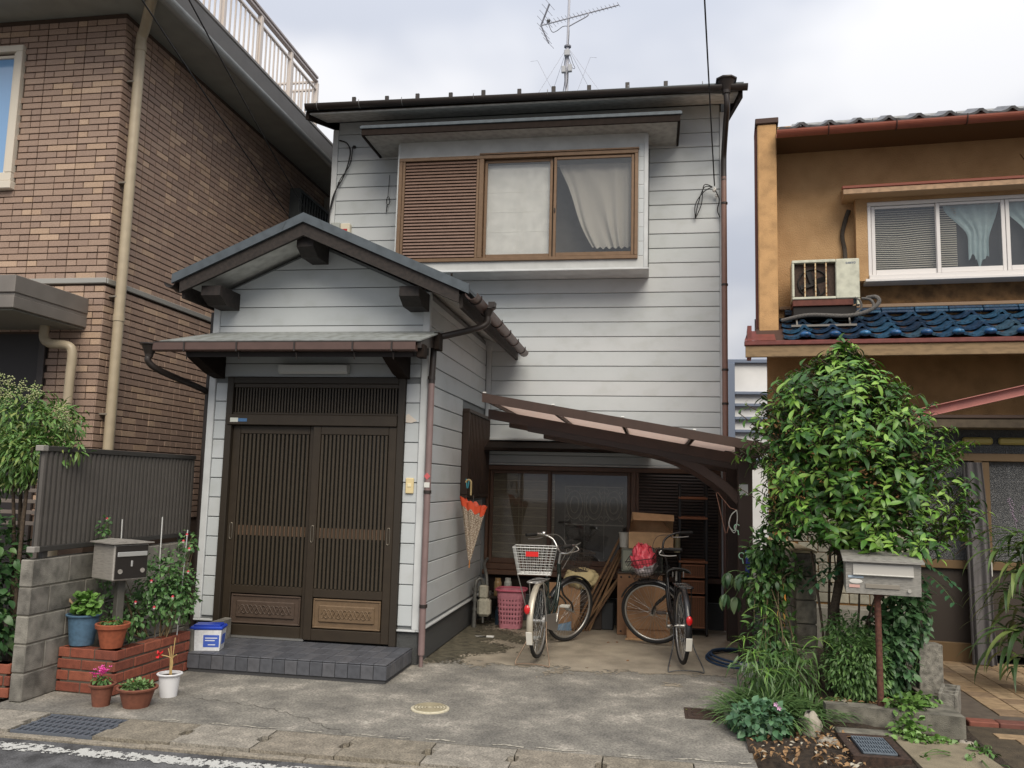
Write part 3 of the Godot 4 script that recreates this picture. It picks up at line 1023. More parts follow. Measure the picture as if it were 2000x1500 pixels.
func build_porch(h: Node3D, trim: Material, brown: Material, gutm: Material, gutd: Material, roofm: Material, soffit: Material):
	var PZ := -7.4
	# gable boards, cut to the slope; the strips beside the door
	for k in range(-16, 4):
		var y0 := siding_row(k) + 0.004
		var y1 := siding_row(k + 1) - 0.004
		if y1 < 2.57:
			if y0 > 0.3:
				for xx in [[-4.118, -3.99], [-2.232, -2.1]]:
					board(h, xx[0], xx[1], k, PZ)
			continue
		if y0 < 2.57:
			y0 = 2.562
		if y0 > 2.95 and y1 > 3.0:
			y0 = maxf(y0, 2.985)
		var lim := func(y: float) -> Array:
			return [maxf(-4.118, -3.12 - (3.80 - y) / 0.44), minf(-2.1, -3.12 + (3.80 - y) / 0.44)]
		if y0 > 3.74:
			continue
		var a: Array = lim.call(y0)
		var b: Array = lim.call(minf(y1, 3.79))
		var st0 := sb()
		prism(st0, [Vector2(a[0], y0), Vector2(a[1], y0), Vector2(b[1], minf(y1, 3.79)), Vector2(b[0], minf(y1, 3.79))], PZ - 0.02, PZ)
		part(h, "siding_board", st0, mats["siding%d" % (absi(k) % 3)])
	for x in [[-4.188, -4.121], [-2.097, -2.028]]:
		box_part(h, "corner_trim", trim, x[0], x[1], 0.3, 3.36, PZ - 0.05, PZ + 0.014, 0.006)
	# right side wall
	for k in range(-16, 1):
		var y0 := siding_row(k) + 0.004
		var y1 := siding_row(k + 1) - 0.004
		if y0 < 0.3: y0 = 0.3
		var segs := [[-10.07, -7.455]]
		if y0 < 2.36 and y1 > 1.48:
			segs = [[-8.86, -7.455]]
		for s in segs:
			box_part(h, "siding_board", mats["siding%d" % (absi(k) % 3)], -2.05, -2.03, y0, minf(y1, 3.3), s[0], s[1], 0.005)
		if y0 < 2.36 and y1 > 1.48 and y0 < 1.5:
			box_part(h, "siding_board", mats["siding0"], -2.05, -2.03, y0, 1.43, -10.07, -8.865, 0.005)
	box_part(h, "base_flashing", trim, -2.06, -2.012, 0.285, 0.302, -10.08, -7.39, 0.003)
	box_part(h, "base_flashing", trim, -4.19, -3.99, 0.284, 0.301, -7.42, -7.385, 0.003)
	box_part(h, "base_flashing", trim, -2.233, -2.061, 0.284, 0.301, -7.42, -7.385, 0.003)
	# barred window on the side wall
	var bars := m("bar_bronze", c8(60, 46, 38), 0.5, {"metal": 0.2})
	var st := sb()
	bc(st, -2.03, -1.955, 2.37, 2.41, -10.06, -8.87, 0.004)
	bc(st, -2.03, -1.955, 1.44, 1.48, -10.06, -8.87, 0.004)
	bc(st, -2.03, -1.955, 1.481, 2.369, -8.9, -8.871, 0.004)
	bc(st, -2.03, -1.955, 1.481, 2.369, -10.06, -10.03, 0.004)
	bc(st, -2.04, -2.02, 1.47, 2.38, -10.05, -8.88)
	var lw := part(h, "lattice_window", st, bars)
	for k in 14:
		box_part(lw, "bar", bars, -1.985, -1.962, 1.481, 2.369, -10.0 + k * 0.08, -9.975 + k * 0.08, 0.003)
	# gable roof
	var rp := [Vector2(-4.36, 3.43), Vector2(-3.12, 3.975), Vector2(-1.58, 3.297), Vector2(-1.58, 3.265), Vector2(-3.12, 3.94), Vector2(-4.36, 3.395)]
	st = sb()
	prism(st, rp, -10.1, -6.96)
	var roof := part(h, "porch_roof", st, roofm)
	st = sb()
	prism(st, [Vector2(-4.37, 3.365), Vector2(-4.37, 3.45), Vector2(-3.12, 4.0), Vector2(-1.57, 3.318), Vector2(-1.57, 3.233), Vector2(-3.12, 3.915)], -6.96, -6.925)
	part(roof, "verge_flashing", st, roofm)
	for x in [-3.3, -2.94]:
		var yy := 4.0 - absf(x + 3.12) * 0.44
		st = sb()
		bx(st, Vector3(x, yy - 0.042, -6.94), Vector3(0.004, 0.09, 0.034), Basis(Vector3.BACK, 0.41 * signf(-x - 3.12) * -1.0))
		part(roof, "flashing_seam", st, m("seam_dark", c8(60, 66, 70), 0.5))
	var barge := m("barge_brown", c8(48, 40, 36), 0.75, {"tex": "strong", "ts": 4.0, "bump": "bumpfine", "bs": 0.15})
	for sd in [[-4.3, 3.396, 3.30], [-1.66, 3.272, 3.17]]:
		st = sb()
		prism(st, [Vector2(sd[0], sd[1]), Vector2(-3.12, 3.914), Vector2(-3.12, 3.795), Vector2(sd[0], sd[1] - 0.115)], -6.985, -6.95)
		part(roof, "bargeboard", st, barge)
	st = sb()
	prism(st, [Vector2(-4.29, 3.37), Vector2(-3.12, 3.885), Vector2(-1.66, 3.243), Vector2(-1.66, 3.223), Vector2(-3.12, 3.865), Vector2(-4.29, 3.35)], -10.08, -6.99)
	part(roof, "porch_soffit", st, soffit)
	box_part(roof, "eaves_fascia", barge, -1.665, -1.635, 3.12, 3.25, -10.08, -7.0)
	box_part(roof, "eaves_fascia", barge, -4.3, -4.27, 3.24, 3.37, -10.08, -7.0)
	# purlin ends
	var beam := m("beam_brown", c8(40, 32, 29), 0.7, {"tex": "strong", "ts": 3.0})
	for p in [[-4.12, -3.93, 3.2, 3.36, -7.02], [-3.21, -3.05, 3.64, 3.80, -7.02], [-2.22, -2.04, 3.17, 3.33, -7.02]]:
		st = sb()
		prism(st, [Vector2(-7.4, p[3]), Vector2(p[4], p[3]), Vector2(p[4], p[3] - 0.09), Vector2(p[4] - 0.13, p[2]), Vector2(-7.4, p[2])], p[0], p[1], Transform3D(Basis(Vector3.BACK, Vector3.UP, Vector3.LEFT), Vector3(p[0] + p[1], 0, 0)))
		part(roof, "purlin_end", st, beam)
	# gutters along both eaves
	for g in [[-1.545, 3.235, 3.20], [-4.39, 3.38, 3.35]]:
		st = sb()
		gutter(st, Vector3(g[0], g[1], -6.93), Vector3(g[0], g[2], -9.98), 0.055)
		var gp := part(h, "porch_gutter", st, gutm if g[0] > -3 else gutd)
		for k in 6:
			var zz := -7.1 - k * 0.52
			var pts := []
			for i in 9:
				var a := PI * 0.9 + PI * 1.2 * i / 8
				pts.append(Vector3(g[0] + cos(a) * 0.059, g[1] - 0.005 - k * 0.005 + sin(a) * 0.059, zz))
			st = sb()
			tube(st, pts, 0.006, 5)
			part(gp, "gutter_bracket", st, gutd)
	st = sb()
	hopper(st, Vector3(-1.5, 3.17, -7.45), 0.09)
	bx(st, Vector3(-1.46, 3.24, -7.45), Vector3(0.06, 0.05, 0.09))
	part(h, "rain_hopper", st, gutd)
	st = sb()
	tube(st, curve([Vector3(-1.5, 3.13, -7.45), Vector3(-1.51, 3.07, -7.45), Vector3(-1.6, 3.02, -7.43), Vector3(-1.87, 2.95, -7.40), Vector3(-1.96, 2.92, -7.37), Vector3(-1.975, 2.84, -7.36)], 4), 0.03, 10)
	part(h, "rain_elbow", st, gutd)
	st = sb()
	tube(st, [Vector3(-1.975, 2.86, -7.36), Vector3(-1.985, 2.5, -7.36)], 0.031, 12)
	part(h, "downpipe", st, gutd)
	st = sb()
	tube(st, [Vector3(-1.985, 2.52, -7.36), Vector3(-1.99, 0.1, -7.36)], 0.03, 12)
	tube(st, [Vector3(-1.99, 0.11, -7.36), Vector3(-1.99, 0.0, -7.36)], 0.018, 8)
	var dp := part(h, "downpipe", st, m("pipe_mauve", c8(128, 108, 106), 0.45, {"tex": "soft", "ts": 2.0}))
	for y in [2.55, 1.52, 0.52]:
		st = sb()
		lathe(st, [Vector2(0.03, -0.014), Vector2(0.037, -0.014), Vector2(0.037, 0.014), Vector2(0.03, 0.014)], 12, at(Vector3(-1.987, y, -7.36)))
		part(dp, "pipe_clip", st, gutd)
	st = sb()
	prism(st, [Vector2(-0.03, 0), Vector2(0, 0.032), Vector2(0.03, 0), Vector2(0, -0.032)], 0.0, 0.002, at(Vector3(-1.987, 1.66, -7.33)))
	part(dp, "red_sticker", st, m("sticker_pink", c8(190, 90, 92), 0.6))
	box_part(dp, "white_sticker", m("sticker_white", c8(205, 205, 200), 0.6), -2.012, -1.962, 1.56, 1.605, -7.331, -7.328)
	# downpipe at the left corner
	st = sb()
	tube(st, [Vector3(-4.24, 3.2, -7.5), Vector3(-4.25, 2.45, -7.5)], 0.032, 10)
	tube(st, [Vector3(-4.25, 2.45, -7.5), Vector3(-4.25, 0.1, -7.5)], 0.033, 10)
	part(h, "downpipe", st, gutd)
	# pent roof over the door
	var xf := Transform3D(Basis(Vector3.FORWARD, Vector3.UP, Vector3.RIGHT), Vector3.ZERO)
	var pent := m("pent_metal", c8(146, 150, 150), 0.55, {"metal": 0.15, "tex": noise_tex("pent", 0.01, 6, [[0.15, c8(206, 206, 198)], [0.5, c8(238, 238, 235)], [0.8, Color.WHITE]], 61), "ts": 1.6})
	st = sb()
	sheet(st, [[Vector3(-4.38, 2.806, -6.83), Vector3(-1.955, 2.806, -6.83)], [Vector3(-4.13, 2.985, -7.4), Vector3(-1.90, 2.985, -7.4)]], 0.012)
	var pr := part(h, "pent_roof", st, pent)
	st = sb()
	prism(st, [Vector2(6.875, 2.67), Vector2(6.875, 2.785), Vector2(7.38, 2.955), Vector2(7.38, 2.76)], -4.14, -2.03, xf)
	part(pr, "pent_frame", st, m("frame_black", c8(34, 28, 26), 0.7))
	box_part(pr, "end_board", brown, -2.0, -1.935, 2.67, 2.785, -6.99, -6.88, 0.004)
	st = sb()
	prism(st, [Vector2(6.85, 2.745), Vector2(6.85, 2.798), Vector2(7.36, 2.96), Vector2(7.36, 2.83)], -1.985, -1.95, xf)
	part(pr, "end_board", st, gutd)
	box_part(pr, "end_board", brown, -1.95, -1.90, 2.80, 2.955, -7.39, -7.25, 0.004)
	for x in [-4.14, -2.31]:
		st = sb()
		prism(st, [Vector2(7.39, 2.54), Vector2(7.39, 2.76), Vector2(6.9, 2.75), Vector2(6.9, 2.67), Vector2(7.2, 2.57)], x, x + 0.11, xf)
		part(pr, "bracket", st, brown)
	st = sb()
	var box_g := [Vector2(6.79, 2.725), Vector2(6.79, 2.790), Vector2(6.797, 2.790), Vector2(6.797, 2.732), Vector2(6.86, 2.732), Vector2(6.86, 2.790), Vector2(6.867, 2.790), Vector2(6.867, 2.715), Vector2(6.80, 2.715)]
	prism(st, box_g, -4.42, -1.985, xf)
	var pg := part(h, "pent_gutter", st, gutm)
	box_part(pg, "gutter_lip", gutd, -4.42, -1.985, 2.791, 2.798, -6.868, -6.788)
	for x in [-4.12, -3.62, -3.08, -2.55, -2.2]:
		box_part(pg, "gutter_bracket", gutd, x, x + 0.014, 2.710, 2.797, -6.869, -6.783)
		st = sb()
		tube(st, [Vector3(x + 0.007, 2.715, -6.83), Vector3(x + 0.01, 2.645, -6.84)], 0.005, 5)
		part(pg, "gutter_hook", st, gutd)
	st = sb()
	hopper(st, Vector3(-4.48, 2.735, -6.84), 0.115)
	part(h, "rain_hopper", st, gutd)
	st = sb()
	tube(st, curve([Vector3(-4.48, 2.68, -6.84), Vector3(-4.48, 2.62, -6.84), Vector3(-4.42, 2.55, -6.95), Vector3(-4.29, 2.45, -7.4), Vector3(-4.25, 2.40, -7.5), Vector3(-4.25, 2.3, -7.5)], 5), 0.03, 10)
	part(h, "rain_elbow", st, gutd)
	# strip light under the pent roof
	st = sb()
	prism(st, [Vector2(7.30, 2.60), Vector2(7.30, 2.66), Vector2(7.385, 2.67), Vector2(7.385, 2.59), Vector2(7.33, 2.58)], -3.45, -2.78, xf)
	part(h, "strip_lamp", st, m("lamp_plastic", c8(196, 198, 196), 0.4))
	# doorway: frame, transom, two sliding doors
	var dm := m("door_bronze", c8(54, 45, 34), 0.5, {"metal": 0.15, "tex": "soft", "ts": 2.0})
	var dslat := m("door_slat", c8(64, 55, 43), 0.5, {"metal": 0.1, "tex": "soft", "ts": 3.0})
	var dglass := m("door_glass", c8(34, 34, 32), 0.18, {"spec": 0.5, "tex": "soft", "ts": 1.0})
	st = sb()
	bc(st, -3.988, -3.925, 0.15, 2.555, PZ - 0.06, PZ + 0.03, 0.004)
	bc(st, -2.298, -2.235, 0.15, 2.555, PZ - 0.06, PZ + 0.03, 0.004)
	bc(st, -3.924, -2.299, 2.495, 2.555, PZ - 0.06, PZ + 0.03, 0.004)
	var dfm := part(h, "door_frame", st, m("door_frame_dark", c8(44, 37, 28), 0.55))
	box_part(h, "door_lintel", dm, -3.96, -2.3, 2.1, 2.2, PZ - 0.05, PZ + 0.045, 0.005)
	box_part(h, "door_backing", m("door_black", c8(18, 17, 16), 0.7), -3.924, -2.3, 0.14, 2.494, PZ - 0.095, PZ - 0.08)
	var tr := box_part(h, "transom", dm, -3.924, -2.3, 2.455, 2.494, PZ - 0.02, PZ + 0.012, 0.003)
	box_part(tr, "transom_rail", dm, -3.924, -2.3, 2.201, 2.222, PZ - 0.02, PZ + 0.012, 0.003)
	var sm := sb()
	bx(sm, Vector3.ZERO, Vector3(0.013, 0.232, 0.016))
	var smesh := sm.commit()
	for k in 55:
		part(tr, "slat", smesh, dslat, at(Vector3(-3.905 + k * 0.0292, 2.339, PZ - 0.008)))
	for d in [[-3.924, -3.075, PZ - 0.03, false], [-3.105, -2.3, PZ + 0.008, true]]:
		var x0: float = d[0]
		var x1: float = d[1]
		var z: float = d[2]
		st = sb()
		bc(st, x0, x0 + 0.075, 0.165, 2.098, z - 0.014, z + 0.014, 0.004)
		bc(st, x1 - 0.075, x1, 0.165, 2.098, z - 0.014, z + 0.014, 0.004)
		bc(st, x0 + 0.076, x1 - 0.076, 2.02, 2.098, z - 0.014, z + 0.014, 0.004)
		bc(st, x0 + 0.076, x1 - 0.076, 0.545, 0.62, z - 0.014, z + 0.014, 0.004)
		bc(st, x0 + 0.076, x1 - 0.076, 0.165, 0.265, z - 0.014, z + 0.014, 0.004)
		var door := part(h, "sliding_door", st, dm)
		box_part(door, "pane", dglass, x0 + 0.076, x1 - 0.076, 0.621, 2.019, z - 0.012, z - 0.006)
		box_part(door, "cross_rail", m("door_rail", c8(96, 76, 60), 0.5), x0 + 0.077, x1 - 0.077, 1.075, 1.165, z - 0.005, z)
		var dl := sb()
		bx(dl, Vector3.ZERO, Vector3(0.021, 1.396, 0.016), Basis.IDENTITY, 0.002)
		var dlm := dl.commit()
		var n := 17
		var w := x1 - x0 - 0.152
		for k in n:
			part(door, "slat", dlm, dslat, at(Vector3(x0 + 0.076 + w * (k + 0.5) / n, 1.32, z + 0.009)))
		# carved panel at the foot
		var pm := m("door_panel_bright" if d[3] else "door_panel", c8(112, 92, 70) if d[3] else c8(80, 66, 56), 0.5, {"metal": 0.1, "tex": "soft", "ts": 4.0})
		var px0 := x0 + 0.085
		var px1 := x1 - 0.085
		st = sb()
		bc(st, px0, px1, 0.275, 0.535, z - 0.006, z + 0.004, 0.003)
		for r in [[px0, px1, 0.275, 0.29], [px0, px1, 0.52, 0.535], [px0, px0 + 0.015, 0.291, 0.519], [px1 - 0.015, px1, 0.291, 0.519]]:
			bc(st, r[0], r[1], r[2], r[3], z, z + 0.014, 0.004)
		bc(st, px0 + 0.055, px1 - 0.055, 0.33, 0.48, z, z + 0.02, 0.014)
		for s in 3:
			var pts := []
			for i in 61:
				var u := i / 60.0
				pts.append(Vector3(lerpf(px0 + 0.085, px1 - 0.085, u), 0.405 + 0.038 * sin(u * TAU * 4.0 + s * TAU / 3.0), z + 0.021 + 0.003 * cos(u * TAU * 8.0 + s)))
			tube(st, pts, 0.005, 5)
		part(door, "carved_panel", st, pm)
		var hx := x1 - 0.04 if d[3] else x0 + 0.04
		for hxx in ([hx, x0 + 0.04] if d[3] else [hx]):
			st = sb()
			var ring := []
			for i in 20:
				var a := TAU * i / 20.0
				ring.append(Vector3(hxx + cos(a) * 0.014, 1.11 + clampf(sin(a) * 2.5, -1, 1) * 0.055 + sin(a) * 0.02, z + 0.016))
			tube(st, ring, 0.005, 6, false, true)
			part(door, "handle", st, m("handle_steel", c8(130, 122, 110), 0.35, {"metal": 0.8}))
	box_part(dfm, "threshold", m("threshold", c8(150, 150, 148), 0.4, {"metal": 0.6}), -3.92, -3.1, 0.152, 0.166, PZ - 0.03, PZ + 0.02)
	box_part(h, "sticker", m("sticker_pale", c8(205, 208, 200), 0.5), -3.93, -3.85, 2.125, 2.165, PZ + 0.045, PZ + 0.047)
	box_part(h, "sticker", m("sticker_blue", c8(72, 112, 156), 0.5), -3.848, -3.76, 2.13, 2.16, PZ + 0.045, PZ + 0.047)
	# torn paper on the boards, a bell push
	st = sb()
	prism(st, [Vector2(-2.225, 2.21), Vector2(-2.205, 2.225), Vector2(-2.12, 2.16), Vector2(-2.17, 2.14), Vector2(-2.225, 2.145)], 0.0, 0.003, at(Vector3(0, 0, PZ + 0.001)))
	part(h, "torn_paper", st, m("torn_paper", c8(206, 196, 184), 0.9))
	var bell := box_part(h, "bell_push", m("bell_cream", c8(214, 196, 150), 0.5), -2.2, -2.125, 1.5, 1.64, PZ, PZ + 0.022, 0.006)
	box_part(bell, "button", m("bell_button", c8(228, 216, 180), 0.4), -2.18, -2.145, 1.56, 1.59, PZ + 0.022, PZ + 0.027, 0.002)
	# tiled step
	var step := thing("door_step", "low doorstep of dark grey tiles in front of the sliding doors", "step", Vector3(-2.94, 0, -6.65))
	var tm := []
	for k in 3:
		tm.append(m("step_tile%d" % k, [c8(84, 86, 92), c8(90, 91, 96), c8(79, 81, 87)][k], 0.5, {"tex": "blotch", "ts": 3.0}))
	box_part(step, "core", m("grout", c8(62, 62, 64), 0.9), -3.79, -2.09, 0.0, 0.142, -7.42, -6.66)
	var tw := 1.72 / 16.0
	for k in 16:
		var a := -3.8 + k * tw
		box_part(step, "tile", tm[(k * 5) % 3], a + 0.002, a + tw - 0.002, 0.03, 0.138, -6.66, -6.648, 0.003)
		for j in 3:
			var z0 := -7.37 + j * 0.24
			box_part(step, "tile", tm[(k * 7 + j * 2) % 3], a + 0.002, a + tw - 0.002, 0.141, 0.152, z0 + 0.003, z0 + 0.237, 0.003)
	for j in 6:
		var z0 := -7.37 + j * 0.12
		box_part(step, "tile", tm[j % 3], -2.09, -2.078, 0.03, 0.138, z0 + 0.002, z0 + 0.118, 0.003)

# ---------- the brown tiled building on the left ----------
func build_brown_building():
	var BX := -5.46
	var BZ := -7.5
	var b := thing("brown_tiled_building", "two-storey building faced in brown tiles with a railed roof terrace", "building", Vector3(-8.5, 0, -10.5))
	var grout := m("tile_joint", c8(78, 63, 53), 0.9)
	var st := sb()
	bc(st, -13, BX - 0.012, 0.0, 6.42, -14.5, BZ - 0.012)
	part(b, "wall", st, grout)
	var cols := [c8(162, 137, 121), c8(157, 133, 118), c8(166, 141, 124), c8(170, 145, 128), c8(184, 157, 134), c8(192, 165, 142)]
	var tmats := []
	for k in 6:
		tmats.append(m("wall_tile%d" % k, cols[k], 0.62, {"tex": "streak", "ts": Vector3(6, 22, 6), "bump": "bumpfine", "bs": 0.06}))
	var meshes := []
	for wdt in [0.2195, 0.1057]:
		var t := sb()
		bx(t, Vector3(0, 0, -0.004), Vector3(wdt, 0.0595, 0.012), Basis.IDENTITY, 0.003)
		meshes.append(t.commit())
	# lay out every tile first, then the 300 that show largest are parts and the rest one surface
	var tiles := []
	var pitch := 0.0683
	var cam := Vector3(0, 1.62, 0)
	for wall in 2:
		var run: float = 2.45 if wall == 0 else 6.9
		var rows := int(6.4 / pitch)
		for r in rows:
			var y := 0.05 + r * pitch
			if y > 3.47 and y < 3.60: continue
			if y < 1.1: continue
			var n := int(run / 0.455) + 1
			for p in n:
				var s0 := p * 0.455
				var pat := [[0.0, 0.2275, 0], [0.2275, 0.2275, 0]]
				var hsh := (r * 13 + p * 7 + wall * 3) % 5
				if r % 2 == 0: pat = [[0.0, 0.1138, 1], [0.1138, 0.2275, 0], [0.3413, 0.1138, 1]]
				if hsh == 0: pat = [[0.0, 0.1138, 1], [0.1138, 0.1138, 1], [0.2275, 0.2275, 0]]
				for q in pat:
					var s: float = s0 + q[0] + q[1] * 0.5
					if s > run: continue
					var pos := Vector3(BX - s, y, BZ) if wall == 0 else Vector3(BX, y, BZ - s)
					if wall == 0:
						if pos.x < -6.70 and pos.x > -8.32 and y > 4.55 and y < 6.12: continue
						if pos.x < -6.05 and pos.x > -7.5 and y < 3.02: continue
					var ci := 0
					var rr := rng.randf()
					if rr < 0.3: ci = 0
					elif rr < 0.55: ci = 1
					elif rr < 0.74: ci = 2
					elif rr < 0.87: ci = 3
					elif rr < 0.95: ci = 4
					else: ci = 5
					var view := (cam - pos)
					var nrm := Vector3.BACK if wall == 0 else Vector3.RIGHT
					var size: float = q[1] * absf(nrm.dot(view.normalized())) / view.length_squared()
					if y < 1.9: size *= 0.1
					# what the house, its porch and the pipes cover
					if wall == 1 and pos.z < -8.6 and y < 3.9: size *= 0.05
					tiles.append([size, pos, wall, q[2], ci])
	tiles.sort_custom(func(a, c): return a[0] > c[0])
	var rest := sb()
	for i in tiles.size():
		var t = tiles[i]
		var bs := Basis.IDENTITY if t[2] == 0 else Basis(Vector3.UP, PI / 2)
		var pos: Vector3 = t[1]
		var push := 0.0015 * ((i * 7) % 3)
		var xf := Transform3D(bs, pos + (Vector3.BACK if t[2] == 0 else Vector3.RIGHT) * push)
		if i < 300:
			part(b, "wall_tile", meshes[t[3]], tmats[t[4]], xf)
		else:
			rest.set_color(cols[t[4]].srgb_to_linear())
			tile_into(rest, xf, 0.2195 if t[3] == 0 else 0.1057)
	var rm := part(b, "tile_facing", rest, m("wall_tile_rest", Color.WHITE, 0.62, {"tex": "streak", "ts": Vector3(6, 22, 6), "bump": "bumpfine", "bs": 0.06, "vc": true}))
	rm.set_meta("kind", "stuff")
	# string course
	var silver := m("band_silver", c8(166, 164, 158), 0.35, {"metal": 0.4})
	box_part(b, "string_course", silver, -8.0, BX + 0.02, 3.515, 3.575, BZ - 0.005, BZ + 0.024, 0.008)
	box_part(b, "string_course", silver, BX - 0.005, BX + 0.024, 3.515, 3.575, -14.4, BZ - 0.006, 0.008)
	# eaves: soffit, gutter, fascia, terrace parapet
	var sof := m("soffit_grey", c8(150, 150, 142), 0.75, {"tex": "soft", "ts": 0.8})
	st = sb()
	bc(st, -13, -4.9, 6.425, 6.47, -14.3, -6.85)
	part(b, "eaves_soffit", st, sof)
	var grg := m("gutter_grey", c8(150, 152, 150), 0.35, {"metal": 0.2, "tex": "soft", "ts": 1.5})
	st = sb()
	gutter(st, Vector3(-4.86, 6.39, -6.86), Vector3(-4.86, 6.39, -14.3), 0.07)
	part(b, "gutter", st, grg)
	st = sb()
	gutter(st, Vector3(-13, 6.39, -6.79), Vector3(-4.79, 6.39, -6.79), 0.07)
	part(b, "gutter", st, grg)
	var fasc := m("fascia_grey", c8(86, 84, 82), 0.6, {"tex": "soft", "ts": 1.0})
	box_part(b, "fascia", fasc, -13, -4.885, 6.475, 6.70, -14.3, -6.87, 0.01)
	box_part(b, "coping", m("coping_grey", c8(120, 116, 112), 0.5, {"metal": 0.2}), -13, -4.88, 6.701, 6.755, -14.3, -6.86, 0.012)
	# railing along the terrace
	var rail := m("rail_cream", c8(206, 196, 188), 0.45)
	var rx := -4.93
	var rz0 := -6.95
	var rz1 := -11.15
	for y in [7.44, 7.50]:
		box_part(b, "handrail", m("rail_top", c8(160, 150, 146), 0.4, {"metal": 0.2}), rx - 0.03, rx + 0.03, y - 0.018, y + 0.018, rz1, rz0, 0.006)
	box_part(b, "rail", rail, rx - 0.02, rx + 0.02, 7.30, 7.33, rz1, rz0, 0.004)
	var bm := sb()
	bx(bm, Vector3.ZERO, Vector3(0.018, 0.545, 0.018))
	var bmesh := bm.commit()
	var k := 0
	var z := rz1 + 0.12
	while z < -7.0:
		part(b, "baluster", bmesh, rail, at(Vector3(rx, 7.027, z)))
		z += 0.115
	for zz in [-11.15, -10.25, -9.35, -8.45, -7.55]:
		box_part(b, "rail_post", rail, rx - 0.03, rx + 0.03, 6.755, 7.42, zz - 0.03, zz + 0.03, 0.004)
	# its return at the back
	for y in [7.44, 7.315]:
		box_part(b, "rail", rail, -8.0, rx - 0.031, y - 0.015, y + 0.015, rz1 - 0.02, rz1 + 0.02, 0.004)
	for i in 26:
		part(b, "baluster", bmesh, rail, at(Vector3(rx - 0.12 - i * 0.115, 7.027, rz1)))
	# window on the front
	var frm := m("sash_cream", c8(206, 198, 184), 0.45)
	st = sb()
	for r in [[-8.4, -6.62, 6.05, 6.12], [-8.4, -6.62, 4.62, 4.71], [-6.70, -6.62, 4.711, 6.049], [-7.55, -7.47, 4.711, 6.049]]:
		bc(st, r[0], r[1], r[2], r[3], BZ - 0.04, BZ + 0.05, 0.006)
	var wnd := part(b, "window", st, frm)
	box_part(wnd, "sill", frm, -8.45, -6.60, 4.53, 4.615, BZ - 0.02, BZ + 0.07, 0.008)
	box_part(wnd, "sash", frm, -6.74, -6.701, 4.711, 6.049, BZ - 0.03, BZ + 0.02, 0.003)
	box_part(wnd, "sash", frm, -7.469, -6.741, 5.99, 6.02, BZ - 0.03, BZ + 0.02, 0.003)
	box_part(wnd, "pane", m("pane_blue", c8(118, 160, 205), 0.05, {"spec": 0.9}), -7.469, -6.741, 4.712, 5.989, BZ - 0.008, BZ - 0.002)  # the reflected sky is put into the blue base colour of the pane
	# barred window at the side, vent
	st = sb()
	var grey := m("grille_grey", c8(84, 88, 88), 0.5, {"metal": 0.2})
	for r in [[5.95, 5.99], [5.42, 5.46]]:
		bc(st, BX, BX + 0.16, r[0], r[1], -13.3, -11.6)
	bc(st, BX, BX + 0.16, 5.461, 5.949, -11.66, -11.6)
	bc(st, BX, BX + 0.16, 5.461, 5.949, -13.3, -13.24)
	var gw := part(b, "barred_window", st, grey)
	for i in 15:
		box_part(gw, "bar", grey, BX + 0.12, BX + 0.145, 5.461, 5.949, -13.2 + i * 0.105, -13.175 + i * 0.105)
	box_part(gw, "pane", m("pane_dark", c8(30, 34, 34), 0.1), BX, BX + 0.02, 5.461, 5.949, -13.24, -11.66)
	box_part(b, "vent_hood", m("vent_grey2", c8(150, 146, 138), 0.5), BX, BX + 0.1, 6.02, 6.3, -13.1, -12.9, 0.01)
	# cream downpipe, its elbow and clips
	var cream := m("pipe_cream", c8(172, 158, 134), 0.42, {"tex": "soft", "ts": 1.5})
	var px := -5.36
	var pz := -7.62
	st = sb()
	tube(st, [Vector3(px, 6.18, pz), Vector3(px, 0.0, pz)], 0.052, 14)
	var dp := part(b, "downpipe", st, cream)
	st = sb()
	tube(st, curve([Vector3(-4.95, 6.47, -7.2), Vector3(-5.0, 6.40, -7.23), Vector3(-5.28, 6.27, -7.55), Vector3(px, 6.2, pz), Vector3(px, 6.05, pz)], 5), 0.053, 14)
	part(dp, "elbow", st, cream)
	for y in [6.08, 3.18]:
		st = sb()
		lathe(st, [Vector2(0.052, -0.03), Vector2(0.058, -0.03), Vector2(0.058, 0.03), Vector2(0.052, 0.03)], 14, at(Vector3(px, y, pz)))
		part(dp, "collar", st, cream)
	for y in [5.7, 4.6, 3.4, 2.2]:
		box_part(dp, "pipe_clip", m("clip_grey", c8(120, 112, 102), 0.5), px - 0.12, px, y - 0.01, y + 0.01, pz - 0.05, pz + 0.05, 0.003)
	# entrance canopy with its own pipe, dark doorway
	var can := m("canopy_grey", c8(128, 122, 116), 0.45, {"metal": 0.3, "tex": "soft", "ts": 1.0})
	st = sb()
	bc(st, -8.5, -5.62, 3.2, 3.36, BZ, -6.5, 0.006)
	bc(st, -8.5, -5.63, 3.17, 3.199, BZ, -6.52)
	bc(st, -8.5, -5.625, 3.06, 3.169, BZ, -6.505, 0.006)
	part(b, "canopy", st, can)
	box_part(b, "canopy_soffit", m("canopy_soffit", c8(140, 138, 130), 0.8), -8.45, -5.66, 3.045, 3.059, BZ, -6.55)
	st = sb()
	tube(st, curve([Vector3(-5.93, 3.05, -7.3), Vector3(-5.93, 2.93, -7.3), Vector3(-5.86, 2.87, -7.3), Vector3(-5.68, 2.85, -7.32), Vector3(-5.63, 2.78, -7.33), Vector3(-5.63, 2.6, -7.33)], 5), 0.045, 12)
	tube(st, [Vector3(-5.63, 2.65, -7.33), Vector3(-5.66, 0.4, -7.33)], 0.045, 12)
	part(b, "canopy_pipe", st, cream)
	var drk := m("door_dark", c8(40, 36, 36), 0.5)
	st = sb()
	bc(st, -7.5, -6.05, 0.1, 3.0, BZ - 0.03, BZ - 0.005)
	var ed := part(b, "entrance_door", st, drk)
